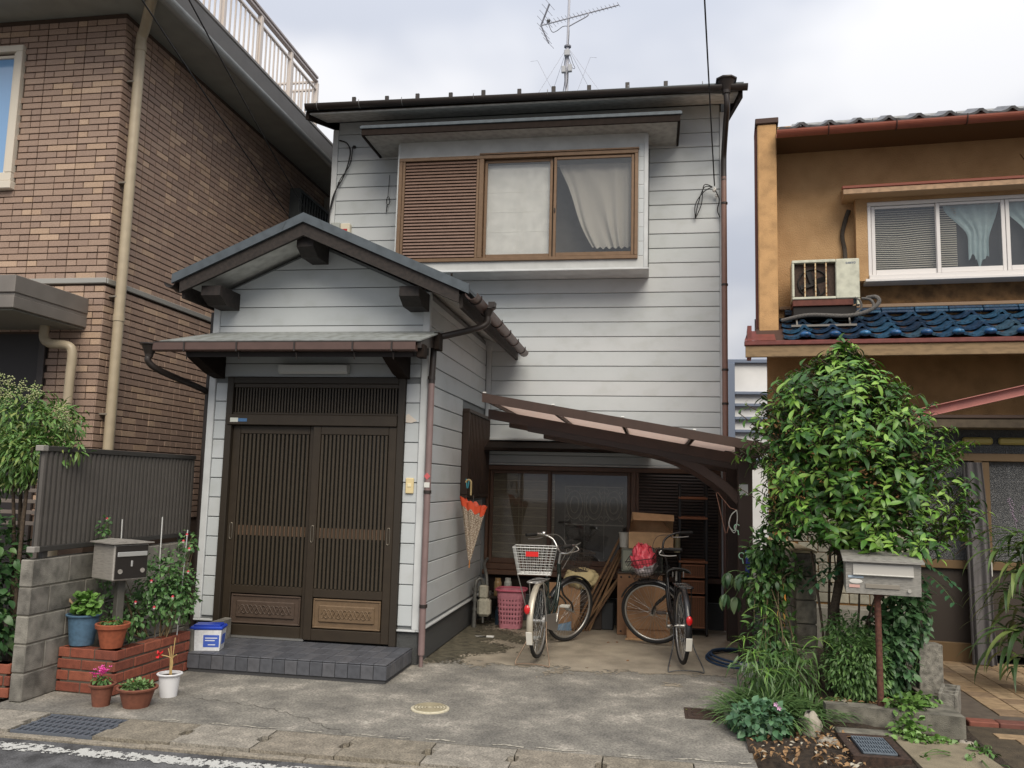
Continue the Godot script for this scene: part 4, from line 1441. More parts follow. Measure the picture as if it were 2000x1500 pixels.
	box_part(ed, "door_frame", m("door_frame_grey", c8(62, 56, 54), 0.5), -6.12, -6.05, 0.1, 2.95, BZ, BZ + 0.03, 0.004)
	# aluminium slats low by the entrance
	st = sb()
	var slat := m("slat_alu", c8(122, 112, 104), 0.5, {"metal": 0.2})
	for k2 in 4:
		bc(st, -6.2, -5.2, 1.12 + k2 * 0.1, 1.155 + k2 * 0.1, -7.0, -6.97, 0.003)
	bc(st, -5.62, -5.56, 0.4, 1.5, -7.03, -7.001, 0.003)
	lone("slat_gate", st, slat, "low aluminium slat gate behind the shrub on the far left", "gate")

func tile_into(st: SurfaceTool, xf: Transform3D, w: float):
	# front, top, bottom and the two ends of one facing tile, edges eased
	var a := w * 0.5
	var e := 0.003
	var y := 0.0298
	var o := [Vector3(-a, -y, -0.008), Vector3(a, -y, -0.008), Vector3(a, y, -0.008), Vector3(-a, y, -0.008)]
	var f := [Vector3(-a + e, -y + e, 0.002), Vector3(a - e, -y + e, 0.002), Vector3(a - e, y - e, 0.002), Vector3(-a + e, y - e, 0.002)]
	for i in 4:
		o[i] = xf * o[i]
		f[i] = xf * f[i]
	var c := xf * Vector3(0, 0, -0.02)
	face(st, f, c)
	for i in 4:
		var j := (i + 1) % 4
		face(st, [o[i], o[j], f[j], f[i]], c)

# ---------- the ochre house on the right ----------
func build_orange_house():
	var OZ := -9.0
	var h := thing("ochre_house", "ochre rendered house with a blue-tiled pent roof", "house", Vector3(3.2, 0, OZ))
	var ochre := m("ochre_render", c8(192, 156, 114), 0.92, {"tex": noise_tex("ochre", 0.008, 5, [[0.15, c8(234, 230, 225)], [0.5, c8(247, 245, 243)], [0.8, Color.WHITE]], 51), "ts": 0.7, "detail": "grain", "ds": 4.0, "bump": "bumpfine", "bs": 0.4})
	var ochre2 := m("ochre_side", c8(200, 158, 110), 0.9, {"tex": "blotch", "ts": 1.2, "bump": "bumpfine", "bs": 0.3})
	var rusty := m("gutter_rust", c8(142, 76, 58), 0.5, {"tex": "soft", "ts": 2.0})
	var brownb := m("brown_board", c8(66, 44, 36), 0.7)
	var flat := Transform3D(Basis(Vector3.RIGHT, Vector3.FORWARD, Vector3.UP), Vector3.ZERO)
	var plot := [Vector2(1.17, 9.0), Vector2(7, 9.0), Vector2(7, 14), Vector2(2.4, 14)]
	var st := sb()
	prism(st, plot, 3.2, 5.5, flat)
	part(h, "wall", st, ochre)
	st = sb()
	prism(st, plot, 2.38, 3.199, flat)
	part(h, "darker_wall", st, m("ochre_damp", c8(166, 128, 86), 0.92, {"tex": "blotch", "ts": 0.8, "bump": "bumpfine", "bs": 0.3}))  # same render in a darker brown, from the pent roof down
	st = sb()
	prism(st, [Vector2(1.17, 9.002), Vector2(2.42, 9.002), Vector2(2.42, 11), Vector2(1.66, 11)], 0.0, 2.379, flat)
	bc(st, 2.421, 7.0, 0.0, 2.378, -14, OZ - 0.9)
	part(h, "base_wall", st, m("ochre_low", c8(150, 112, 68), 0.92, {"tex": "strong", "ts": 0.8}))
	# wing wall at the left end
	st = sb()
	bc(st, 1.08, 1.268, 3.02, 5.36, OZ + 0.001, -8.58, 0.01)
	part(h, "wing_wall", st, ochre2)
	box_part(h, "wing_cap", brownb, 1.06, 1.29, 5.361, 5.42, -9.0, -8.56, 0.006)
	st = sb()
	bc(st, 1.055, 1.079, 3.2, 5.34, -8.8, -8.64)
	part(h, "verge_board", st, m("verge_red", c8(88, 48, 42), 0.7))
	# a crack in the render; the darker band under the sill comes further down
	st = sb()
	var crack := curve([Vector3(3.62, 5.02, OZ + 0.001), Vector3(3.66, 4.95, OZ + 0.001), Vector3(3.69, 4.90, OZ + 0.001), Vector3(3.66, 4.84, OZ + 0.001), Vector3(3.65, 4.77, OZ + 0.001)], 4)
	tube(st, crack, 0.004, 4)
	part(h, "crack", st, m("crack_dark", c8(90, 60, 36), 0.9))
	# top eaves: gutter, soffit, roof tiles
	st = sb()
	bc(st, 1.27, 7.0, 5.19, 5.25, OZ, -8.47)
	part(h, "eaves_soffit", st, m("soffit_brown", c8(92, 66, 40), 0.85))
	st = sb()
	gutter(st, Vector3(1.26, 5.19, -8.40), Vector3(7.0, 5.19, -8.40), 0.06)
	var og := part(h, "gutter", st, rusty)
	for k in 6:
		st = sb()
		var gx := 1.75 + k * 0.62
		var pts := []
		for i in 9:
			var a := PI * 0.9 + PI * 1.2 * i / 8
			pts.append(Vector3(gx, 5.187 + sin(a) * 0.064, -8.40 + cos(a) * 0.064))
		tube(st, pts, 0.006, 5)
		part(og, "gutter_bracket", st, brownb)
	var slate := m("roof_tile_grey", c8(120, 120, 122), 0.5, {"tex": "strong", "ts": 2.0})
	st = sb()
	sheet(st, [[Vector3(1.28, 5.24, -8.44), Vector3(7, 5.24, -8.44)], [Vector3(1.36, 5.47, -8.98), Vector3(7, 5.47, -8.98)], [Vector3(2.3, 5.4, -13.5), Vector3(7, 5.4, -13.5)]], 0.02)
	var rf := part(h, "roof", st, slate)
	var pan := pantile(0.26, 0.3, 0.035)
	for r in 2:
		for c in 16:
			part(rf, "roof_tile", pan, slate, Transform3D(Basis(Vector3.RIGHT, 0.41), Vector3(1.44 + r * 0.03 + c * 0.27, 5.285 + r * 0.1, -8.53 - r * 0.23)))
	for c in 12:
		st = sb()
		tube(st, [Vector3(1.45 + c * 0.4, 5.475, -8.97), Vector3(1.84 + c * 0.4, 5.475, -8.97)], 0.03, 10)
		part(rf, "ridge_tile", st, m("ridge_grey", c8(150, 152, 154), 0.5, {"tex": "blotch", "ts": 2.0}))
	# hood over the upper window
	st = sb()
	prism(st, [Vector2(8.68, 4.60), Vector2(8.68, 4.66), Vector2(9.0, 4.74), Vector2(9.0, 4.60)], 1.93, 7.0, Transform3D(Basis(Vector3.FORWARD, Vector3.UP, Vector3.RIGHT), Vector3.ZERO))
	var wh := part(h, "window_hood", st, m("hood_beige", c8(168, 136, 102), 0.8))
	box_part(wh, "fascia", m("hood_board", c8(178, 146, 116), 0.75, {"tex": "streak", "ts": 2.0}), 1.91, 7.0, 4.59, 4.645, -8.679, -8.655, 0.004)
	box_part(wh, "flashing", m("flash_rust", c8(128, 64, 46), 0.6), 1.90, 7.0, 4.646, 4.675, -8.69, -8.645, 0.004)
	box_part(h, "darker_render", m("ochre_stain", c8(128, 96, 62), 0.92, {"tex": "strong", "ts": 1.2, "bump": "bumpfine", "bs": 0.3}), 2.1, 7.0, 3.53, 3.72, OZ - 0.01, OZ + 0.004, 0.002)  # thin sheet of the same render in a darker brown, below the sill
	# window: box surround, frame, panes, what hangs inside
	st = sb()
	bc(st, 2.05, 2.16, 3.74, 4.6, OZ, -8.86)
	bc(st, 2.16, 7.0, 4.56, 4.6, OZ, -8.86)
	part(h, "window_cheek", st, ochre)
	var wz := -8.88
	var alu := m("sash_white", c8(212, 208, 206), 0.4, {"metal": 0.1})
	st = sb()
	bc(st, 2.161, 7.0, 3.745, 3.79, OZ, wz + 0.06, 0.004)
	bc(st, 2.161, 7.0, 4.52, 4.558, OZ, wz + 0.02, 0.004)
	bc(st, 2.161, 2.195, 3.791, 4.519, OZ, wz + 0.02, 0.004)
	var w := part(h, "window", st, alu)
	box_part(w, "sill", alu, 2.12, 7.0, 3.715, 3.744, OZ, wz + 0.09, 0.004)
	for s in [[2.2, 2.83, -0.005], [2.80, 3.42, 0.012], [3.425, 4.1, 0.012], [4.08, 4.8, -0.005]]:
		st = sb()
		bc(st, s[0], s[0] + 0.035, 3.8, 4.515, wz + s[2] - 0.01, wz + s[2] + 0.006, 0.003)
		bc(st, s[1] - 0.035, s[1], 3.8, 4.515, wz + s[2] - 0.01, wz + s[2] + 0.006, 0.003)
		bc(st, s[0] + 0.036, s[1] - 0.036, 3.8, 3.85, wz + s[2] - 0.01, wz + s[2] + 0.006, 0.003)
		bc(st, s[0] + 0.036, s[1] - 0.036, 4.49, 4.515, wz + s[2] - 0.01, wz + s[2] + 0.006, 0.003)
		part(w, "sash", st, alu)
		box_part(w, "pane", mats["window_glass"], s[0] + 0.036, s[1] - 0.036, 3.851, 4.489, wz + s[2] - 0.004, wz + s[2] - 0.001)
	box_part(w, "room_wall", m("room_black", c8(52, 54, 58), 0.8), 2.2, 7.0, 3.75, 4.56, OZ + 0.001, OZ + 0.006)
	# venetian blind, sagging
	var vb := m("blind_slat", c8(176, 172, 158), 0.5)
	var vbt := thing("venetian_blind", "sagging grey venetian blind in the ochre house's upper window", "blind", Vector3(2.55, 3.8, wz - 0.05))
	for k in 30:
		var y := 3.82 + k * 0.0225
		st = sb()
		var rows := []
		for e in [-1.0, 1.0]:
			var line := []
			for i in 13:
				var x := lerpf(2.2, 3.0, i / 12.0)
				var sag := 0.02 * exp(-pow((x - 2.45) / 0.18, 2.0)) * smoothstep(0.0, 18.0, k) * smoothstep(30.0, 16.0, k)
				line.append(Vector3(x, y - sag + e * 0.007, wz - 0.055 - e * 0.007))
			rows.append(line)
		sheet(st, rows, 0.0015)
		part(vbt, "slat", st, vb)
	# torn blue curtain
	for cc in [[2.98, 3.36, 0], [3.5, 3.9, 1]]:
		var rows := []
		for i in 15:
			var t := i / 14.0
			var line := []
			for j in 21:
				var u := j / 20.0
				var l := lerpf(cc[0] - 0.10, cc[0] + 0.12, smoothstep(0, 0.6, t))
				var r := lerpf(cc[1] + 0.02, cc[0] + 0.3, smoothstep(0.0, 0.75, t))
				var bot := 3.93 + 0.09 * sin(u * 9.0 + cc[2]) * absf(sin(u * 4.0)) + (0.06 if u > 0.35 and u < 0.5 else 0.0)
				line.append(Vector3(lerpf(l, r, u), lerpf(4.5, bot, t), wz - 0.05 + 0.012 * sin(u * 26.0 + cc[2])))
			rows.append(line)
		st = sb()
		sheet(st, rows, 0.003)
		lone("blue_curtain", st, m("blue_cloth", c8(158, 180, 183), 0.85, {"tex": "soft", "ts": 3.0, "back": Color(0.25, 0.3, 0.3)}), ["tattered pale blue curtain beside the venetian blind", "tattered pale blue curtain at the right edge of the photo"][cc[2]], "curtain", "pale blue curtains upstairs")
	# the pent roof of blue pantiles
	var blue := []
	for k in 5:
		blue.append(m("blue_tile%d" % k, [c8(38, 66, 96), c8(46, 82, 112), c8(52, 94, 124), c8(34, 58, 84), c8(66, 96, 116)][k], 0.36, {"tex": noise_tex("tilewear", 0.02, 6, [[0.15, 0.5], [0.4, 0.82], [0.75, 1.0]], 88, FastNoiseLite.TYPE_SIMPLEX_SMOOTH, 512, 0.65), "ts": 2.5, "bump": "bumpfine", "bs": 0.05}))
	st = sb()
	prism(st, [Vector2(8.22, 3.0), Vector2(8.22, 3.03), Vector2(9.0, 3.40), Vector2(9.0, 3.0)], 1.05, 7.0, Transform3D(Basis(Vector3.FORWARD, Vector3.UP, Vector3.RIGHT), Vector3.ZERO))
	var pr := part(h, "pent_roof", st, brownb)
	box_part(pr, "fascia_board", m("pent_board", c8(142, 118, 88), 0.8, {"tex": "streak", "ts": Vector3(1, 4, 1)}), 0.94, 7.0, 2.875, 2.985, -8.24, -8.2, 0.004)
	box_part(pr, "flashing", m("pent_flash", c8(116, 58, 52), 0.6, {"tex": "blotch", "ts": 2.0}), 0.93, 7.0, 2.986, 3.03, -8.26, -8.18, 0.006)
	st = sb()
	face(st, [Vector3(0.93, 3.03, -8.18), Vector3(1.22, 3.03, -8.18), Vector3(1.22, 3.2, -8.6), Vector3(0.97, 3.2, -8.6)], Vector3(1.1, 2, -8.4))
	bc(st, 0.96, 1.0, 2.9, 3.19, -8.62, -8.25)
	part(pr, "end_flashing", st, mats["pent_flash"])
	var slope := atan2(0.37, 0.78)
	var tile := pantile(0.262, 0.285, 0.045)
	for r in 4:
		for c in 14:
			var x := 1.435 + c * 0.2625
			part(pr, "pantile", tile, blue[rng.randi() % 5], Transform3D(Basis(Vector3.RIGHT, slope - 0.2), Vector3(x + rj(0.004), 3.10 + r * 0.093, -8.34 - r * 0.195)))
			if r == 0:
				st = sb()
				ball(st, Vector3.ZERO, Vector3(0.052, 0.052, 0.03), 14, 8, 0.0, Basis(Vector3.RIGHT, PI / 2))
				part(pr, "tile_end", st, m("blue_end%d" % (c % 3), [c8(46, 100, 154), c8(40, 92, 146), c8(54, 114, 160)][c % 3], 0.3, {"tex": "strong", "ts": 4.0}), at(Vector3(x + 0.055, 3.085, -8.195)))
	for r in 2:
		for c in 12:
			box_part(pr, "ridge_tile", blue[(c + r) % 3], 1.35 + c * 0.31, 1.655 + c * 0.31, 3.415 + r * 0.032, 3.443 + r * 0.032, -9.0, -8.9 - r * 0.02, 0.006)
	box_part(pr, "mortar", m("mortar", c8(150, 126, 104), 0.9), 1.3, 7.0, 3.48, 3.52, -9.0, -8.95, 0.008)
	# lower hood, transom with lamps, door frames
	box_part(h, "door_hood", m("hood_grey", c8(112, 98, 80), 0.7, {"tex": "streak", "ts": 2.0}), 2.35, 7.0, 2.25, 2.34, -9.0, -8.75, 0.006)
	box_part(h, "hood_flashing", m("hood_top", c8(92, 72, 62), 0.6), 2.33, 7.0, 2.341, 2.375, -9.0, -8.73, 0.005)
	var dbr := m("door_brass", c8(112, 90, 62), 0.5, {"metal": 0.2})
	var dz := -9.05
	st = sb()
	bc(st, 2.42, 7.0, 1.945, 2.02, dz - 0.08, dz + 0.02, 0.004)
	bc(st, 2.42, 2.5, 0.02, 2.28, dz - 0.08, dz + 0.02, 0.004)
	bc(st, 3.1, 3.17, 0.02, 1.944, dz - 0.08, dz + 0.02, 0.004)
	bc(st, 2.501, 3.099, 0.9, 0.98, dz - 0.05, dz, 0.004)
	bc(st, 2.501, 3.099, 0.02, 0.2, dz - 0.05, dz, 0.004)
	bc(st, 3.171, 4.4, 0.9, 0.98, dz - 0.05, dz, 0.004)
	bc(st, 3.171, 3.24, 0.981, 1.944, dz - 0.05, dz, 0.004)
	var df := part(h, "doorway", st, dbr)
	var rg := m("rippled_glass", c8(66, 68, 70), 0.22, {"bump": "bump", "bs": 0.6, "ts": 3.0, "spec": 0.7})
	box_part(df, "pane", rg, 2.501, 3.099, 0.981, 1.944, dz - 0.06, dz - 0.05)
	box_part(df, "pane", rg, 3.241, 4.4, 0.981, 1.944, dz - 0.06, dz - 0.05)
	box_part(df, "pane", rg, 2.501, 7.0, 2.021, 2.28, dz - 0.075, dz - 0.065)
	var dp := m("door_plate", c8(58, 50, 44), 0.5)
	box_part(df, "kick_panel", dp, 2.501, 3.099, 0.2, 0.899, dz - 0.055, dz - 0.045)
	box_part(df, "kick_panel", dp, 3.171, 4.4, 0.1, 0.899, dz - 0.055, dz - 0.045)
	box_part(df, "threshold", m("threshold2", c8(120, 112, 100), 0.5), 2.42, 4.4, 0.0, 0.02, dz - 0.08, dz + 0.03)
	box_part(df, "door_pull", m("pull_white", c8(196, 196, 190), 0.4), 3.2, 3.225, 0.84, 0.98, dz, dz + 0.03, 0.006)
	for x in [3.02, 3.34]:
		box_part(df, "transom_lamp", m("lamp_yellow", c8(186, 168, 96), 0.5), x, x + 0.27, 2.11, 2.18, dz - 0.06, dz - 0.02, 0.02)
	# drape tied back outside the door
	var rows := []
	for i in 13:
		var t := i / 12.0
		var line := []
		for j in 25:
			var u := j / 24.0
			var wd := 0.17 + 0.05 * t + 0.012 * sin(t * 5.0)
			line.append(Vector3(2.98 + u * wd + 0.02 * t, lerpf(1.93, 0.03, t), dz + 0.09 + (0.018 + 0.014 * sin(u * 9.0 + 1.0)) * sin(u * 21.0 + 2.2 * sin(u * 5.0) + t * 1.1 * sin(u * 7.0)) + 0.02 * t))
		rows.append(line)
	st = sb()
	sheet(st, rows, 0.004)
	lone("door_drape", st, m("drape_grey", c8(104, 101, 102), 0.85, {"tex": "streak", "ts": Vector3(3, 0.5, 3)}), "long grey drape hanging gathered in front of the ochre house's door", "curtain")
	# pale brick dado left of the door
	var pb := []
	for k in 3:
		pb.append(m("pale_brick%d" % k, [c8(150, 146, 132), c8(162, 156, 140), c8(138, 134, 122)][k], 0.85, {"tex": "blotch", "ts": 3.0}))
	for r in 9:
		for c in 6:
			var x0 := 1.36 + c * 0.19 + (0.095 if r % 2 == 1 else 0.0)
			box_part(h, "dado_brick", pb[(r * 3 + c * 2) % 3], x0, x0 + 0.182, 0.52 + r * 0.098, 0.61 + r * 0.098, OZ - 0.004, OZ + 0.012, 0.004)
	box_part(h, "dado_ledge", m("ledge_conc", c8(142, 138, 128), 0.9, {"tex": "blotch", "ts": 2.0}), 1.3, 2.42, 0.0, 0.5, OZ, OZ + 0.25, 0.01)
	box_part(h, "corner_block", m("corner_block", c8(160, 120, 78), 0.9), 1.12, 1.4, 2.18, 2.34, OZ, OZ + 0.06, 0.006)
	# slanting red steel channel
	var ch := sb()
	var a := Vector3(2.3, 2.3, -8.3)
	var bb := Vector3(4.2, 2.77, -8.3)
	bar(ch, a, bb, 0.085, 0.012, 0.002, Vector3.BACK)
	bar(ch, a + Vector3(0, 0.042, 0.03), bb + Vector3(0, 0.042, 0.03), 0.06, 0.008, 0.002)
	bar(ch, a + Vector3(0, -0.042, 0.03), bb + Vector3(0, -0.042, 0.03), 0.06, 0.008, 0.002)
	part(h, "steel_channel", ch, m("red_oxide", c8(172, 112, 104), 0.5, {"tex": "soft", "ts": 2.0}))
	build_cooler()

func pantile(w: float, l: float, hgt: float) -> ArrayMesh:
	# an S-section roof tile: x across, the exposed edge towards +z
	var st := sb()
	var rows := []
	for i in 3:
		var line := []
		for j in 13:
			var u := j / 12.0
			var y := hgt * (0.5 - 0.5 * cos(clampf((u - 0.5) / 0.42, 0.0, 1.0) * TAU)) - hgt * 0.35 * sin(clampf(u / 0.5, 0, 1) * PI)
			line.append(Vector3((u - 0.5) * w * 1.04, y, lerpf(-l * 0.5, l * 0.5, i / 2.0)))
		rows.append(line)
	rows.reverse()
	sheet(st, rows, 0.024)
	return st.commit()

func build_cooler():
	# outdoor unit of an air conditioner, on its stand on the pent roof
	var t := thing("air_conditioner", "old cream air-conditioner unit with rusty front bars on the blue roof", "air conditioner", Vector3(1.76, 3.45, -8.75))
	var body := m("ac_cream", c8(200, 200, 182), 0.5, {"tex": "blotch", "ts": 2.0})
	var blackm := m("ac_black", c8(28, 24, 22), 0.8)
	var z1 := -8.55
	var x0 := 1.40
	var x1 := 2.03
	var y0 := 3.50
	var y1 := 3.90
	var st := sb()
	bc(st, x0, x1, y0, y1, -8.85, z1 - 0.06, 0.008)
	bc(st, 1.81, x1, y0, y1, z1 - 0.0595, z1, 0.008)
	bc(st, x0, 1.8095, y1 - 0.03, y1, z1 - 0.0595, z1, 0.005)
	bc(st, x0, 1.8095, y0, y0 + 0.025, z1 - 0.0595, z1, 0.005)
	bc(st, x0, x0 + 0.022, y0 + 0.026, y1 - 0.031, z1 - 0.0595, z1, 0.005)
	part(t, "casing", st, body)
	box_part(t, "coil_panel", m("ac_coil", c8(70, 52, 42), 0.8, {"tex": "strong", "ts": 6.0}), x0 + 0.023, 1.809, y0 + 0.026, y1 - 0.031, z1 - 0.0595, z1 - 0.05)
	st = sb()
	var ring := []
	for i in 28:
		var a := TAU * i / 28.0
		ring.append(Vector3(1.60 + cos(a) * 0.14, 3.67 + sin(a) * 0.14, z1 - 0.042))
	tube(st, ring, 0.008, 6, false, true)
	for k in 4:
		var a := k * PI / 2 + 0.3
		var bs := Basis(Vector3.BACK, a)
		bx(st, Vector3(1.60, 3.67, z1 - 0.042) + bs * Vector3(0.065, 0, 0), Vector3(0.12, 0.07, 0.006), bs * Basis(Vector3.RIGHT, 0.5))
	bx(st, Vector3(1.60, 3.67, z1 - 0.04), Vector3(0.05, 0.05, 0.02))
	part(t, "fan", st, blackm)
	var rustc := m("ac_rust_bar", c8(214, 196, 164), 0.6, {"tex": noise_tex("rustbar", 0.02, 4, [[0.25, c8(150, 80, 40)], [0.45, c8(230, 214, 190)], [0.8, Color.WHITE]], 71), "ts": 3.0})
	for k in 3:
		box_part(t, "guard_bar", rustc, 1.515 + k * 0.1, 1.528 + k * 0.1, y0 + 0.026, y1 - 0.031, z1 - 0.02, z1 - 0.004, 0.004)
	st = sb()
	bc(st, x0 + 0.005, x1 - 0.06, 3.435, 3.498, -8.8, z1 - 0.01, 0.004)
	part(t, "base_rail", st, m("ac_rust", c8(104, 58, 48), 0.8, {"tex": "blotch", "ts": 3.0}))
	box_part(t, "corner_leg", body, x1 - 0.03, x1, 3.435, 3.499, z1 - 0.08, z1, 0.004)
	box_part(t, "stand_tray", blackm, x0 + 0.01, x1 - 0.03, 3.33, 3.432, -8.85, -8.58, 0.006)
	st = sb()
	for x in [1.44, 1.93]:
		bar(st, Vector3(x, 3.33, -8.6), Vector3(x, 3.17, -8.48), 0.015, 0.02)
		bar(st, Vector3(x, 3.33, -8.84), Vector3(x, 3.29, -8.8), 0.015, 0.02)
	bc(st, 1.38, 1.98, 3.205, 3.225, -8.52, -8.44)
	part(t, "stand", st, m("stand_grey", c8(120, 116, 110), 0.5, {"metal": 0.4}))
	var lag := m("pipe_lagging", c8(120, 116, 112), 0.8, {"tex": "strong", "ts": 12.0, "bump": "bump", "bs": 0.4})
	st = sb()
	tube(st, curve([Vector3(1.3, 3.30, -8.6), Vector3(1.55, 3.335, -8.52), Vector3(1.9, 3.315, -8.5), Vector3(2.1, 3.36, -8.5), Vector3(2.19, 3.44, -8.5), Vector3(2.17, 3.5, -8.53), Vector3(2.1, 3.51, -8.6)], 6), 0.02, 8)
	tube(st, curve([Vector3(1.98, 3.50, -8.53), Vector3(2.02, 3.46, -8.5), Vector3(2.03, 3.39, -8.5), Vector3(1.98, 3.34, -8.5)], 6), 0.01, 6)
	tube(st, curve([Vector3(2.05, 3.5, -8.58), Vector3(2.12, 3.47, -8.52), Vector3(2.14, 3.40, -8.5), Vector3(2.08, 3.34, -8.5)], 6), 0.014, 6)
	part(t, "pipe", st, lag)
	st = sb()
	tube(st, curve([Vector3(1.94, 3.91, -8.84), Vector3(1.95, 4.1, -8.96), Vector3(1.93, 4.25, -8.965), Vector3(1.96, 4.4, -8.965), Vector3(2.0, 4.52, -8.965)], 6), 0.022, 8)
	part(t, "pipe", st, m("pipe_dark", c8(74, 66, 58), 0.8, {"tex": "strong", "ts": 12.0, "bump": "bump", "bs": 0.4}))
	var tm := TextMesh.new()
	tm.text = "SANYO"
	var f := SystemFont.new()
	f.font_names = PackedStringArray(["Droid Sans"])
	f.font_weight = 700
	tm.font = f
	tm.font_size = 24
	tm.pixel_size = 0.0012
	tm.depth = 0.002
	part(t, "lettering", tm, m("lettering_blue", c8(70, 82, 110), 0.5), at(Vector3(1.95, y1 - 0.045, z1 + 0.001)))

# ---------- pale building seen between the two houses ----------
func build_far_building():
	var t := thing("white_building", "plain white building with grey-blue bars seen between the houses", "building", Vector3(3.0, 0, -21))
	var wm := m("far_white", c8(226, 226, 226), 0.7, {"tex": "soft", "ts": 0.3})
	var gm := m("far_bar", c8(112, 122, 140), 0.5, {"metal": 0.2})
	box_part(t, "wall", wm, 1.4, 5.0, 0, 4.55, -24, -20.2)
	box_part(t, "roof_edge", gm, 1.4, 5.0, 4.551, 4.64, -24, -20.1, 0.01)
	box_part(t, "wall_post", gm, 1.72, 1.9, 0, 4.55, -20.19, -20.05, 0.01)
	for y in [3.84, 3.56, 3.25, 2.95, 2.62, 2.3]:
		box_part(t, "wall_bar", gm, 1.901, 5.0, y - 0.034, y + 0.034, -20.19, -20.07, 0.008)

# ---------- cantilevered bicycle shelter ----------
func build_shelter():
	var t := thing("bicycle_shelter", "brown aluminium lean-to shelter with a sloping roof over the bicycles", "shelter", Vector3(0.9, 0, -8.3))
	var alu := m("shelter_brown", c8(70, 52, 44), 0.5, {"metal": 0.15, "tex": "soft", "ts": 2.0})
	var alud := m("shelter_dark", c8(56, 43, 37), 0.5, {"metal": 0.1})
	var sl := (2.46 - 2.02) / (1.07 + 1.58)
	var Y := func(x: float) -> float: return 2.46 - (x + 1.58) * sl
	var slab := func(nm: String, x0: float, x1: float, up: float, down: float, z0: float, z1: float, mt: Material):
		var st := sb()
		prism(st, [Vector2(x0, Y.call(x0) + up), Vector2(x1, Y.call(x1) + up), Vector2(x1, Y.call(x1) + down), Vector2(x0, Y.call(x0) + down)], z0, z1)
		return part(t, nm, st, mt)
	# edge boards, ribs, translucent panels
	slab.call("roof_edge", -1.6, 1.07, 0.0, -0.085, -7.82, -7.785, alu)
	slab.call("roof_edge", -1.6, 1.07, 0.0, -0.085, -9.86, -9.825, alu)
	var z := -9.82
	var px := [-1.58, -0.92, -0.27, 0.38, 1.03]
	for k in 4:
		slab.call("roof_panel", px[k] + 0.012, px[k + 1] - 0.012, -0.03, -0.036, -9.82, -7.823, m("polycarbonate", c8(232, 214, 206), 0.5, {"alpha": 0.85, "back": Color(1.0, 0.94, 0.91)}))
	for k in 5:
		slab.call("roof_rib", px[k] - 0.015, px[k] + 0.015, -0.01, -0.07, -9.82, -7.823, alud)
		var st0 := sb()
		bx(st0, Vector3(px[k], Y.call(px[k]) + 0.008, -7.80), Vector3(0.03, 0.012, 0.03), Basis.IDENTITY, 0.003)
		part(t, "end_cap", st0, m("cap_white", c8(225, 225, 220), 0.5))
	# stacked rafters that carry it, front and back
	for zz in [-8.25, -9.5]:
		slab.call("rafter", -1.62, 0.86, -0.118, -0.215, zz - 0.03, zz + 0.03, alu)
		slab.call("rafter", -1.22, 0.86, -0.216, -0.27, zz - 0.028, zz + 0.028, alud)
		var st := sb()
		var arc := curve([Vector3(-0.28, 2.02, zz), Vector3(0.0, 1.97, zz), Vector3(0.24, 1.90, zz), Vector3(0.48, 1.78, zz), Vector3(0.68, 1.64, zz), Vector3(0.82, 1.50, zz)], 5)
		for i in arc.size() - 1:
			var a: Vector3 = arc[i]
			var b: Vector3 = arc[i + 1]
			var d := (b - a).normalized()
			var u := Vector3(-d.y, d.x, 0) * 0.042
			var p := [a + u, b + u, b - u, a - u]
			for s in [-1.0, 1.0]:
				var o := Vector3(0, 0, 0.022 * s)
				face(st, [p[0] + o, p[1] + o, p[2] + o, p[3] + o], (a + b) / 2)
			face(st, [p[0] + Vector3(0, 0, 0.022), p[1] + Vector3(0, 0, 0.022), p[1] - Vector3(0, 0, 0.022), p[0] - Vector3(0, 0, 0.022)], (a + b) / 2)
			face(st, [p[3] + Vector3(0, 0, 0.022), p[2] + Vector3(0, 0, 0.022), p[2] - Vector3(0, 0, 0.022), p[3] - Vector3(0, 0, 0.022)], (a + b) / 2)
		part(t, "brace", st, alu)
		box_part(t, "post", alud, 0.80, 0.93, 0.0, 2.0, zz - 0.05, zz + 0.05, 0.008)
		box_part(t, "post_head", alud, 0.78, 0.97, 1.8, 2.03, zz - 0.04, zz + 0.04, 0.01)
	box_part(t, "purlin", alud, 0.88, 0.96, 1.9, 2.0, -9.8, -7.83, 0.006)
	# side screen behind the posts
	st_screen(t, alud)
	box_part(t, "notice", m("notice_grey", c8(170, 172, 170), 0.6), 0.81, 0.89, 1.56, 1.66, -8.199, -8.195)

func st_screen(t: Node3D, mt: Material):
	for k in 9:
		var z := -8.4 - k * 0.155
		box_part(t, "screen_board", mt, 0.935, 0.955, 0.1, 1.85, z - 0.148, z, 0.003)

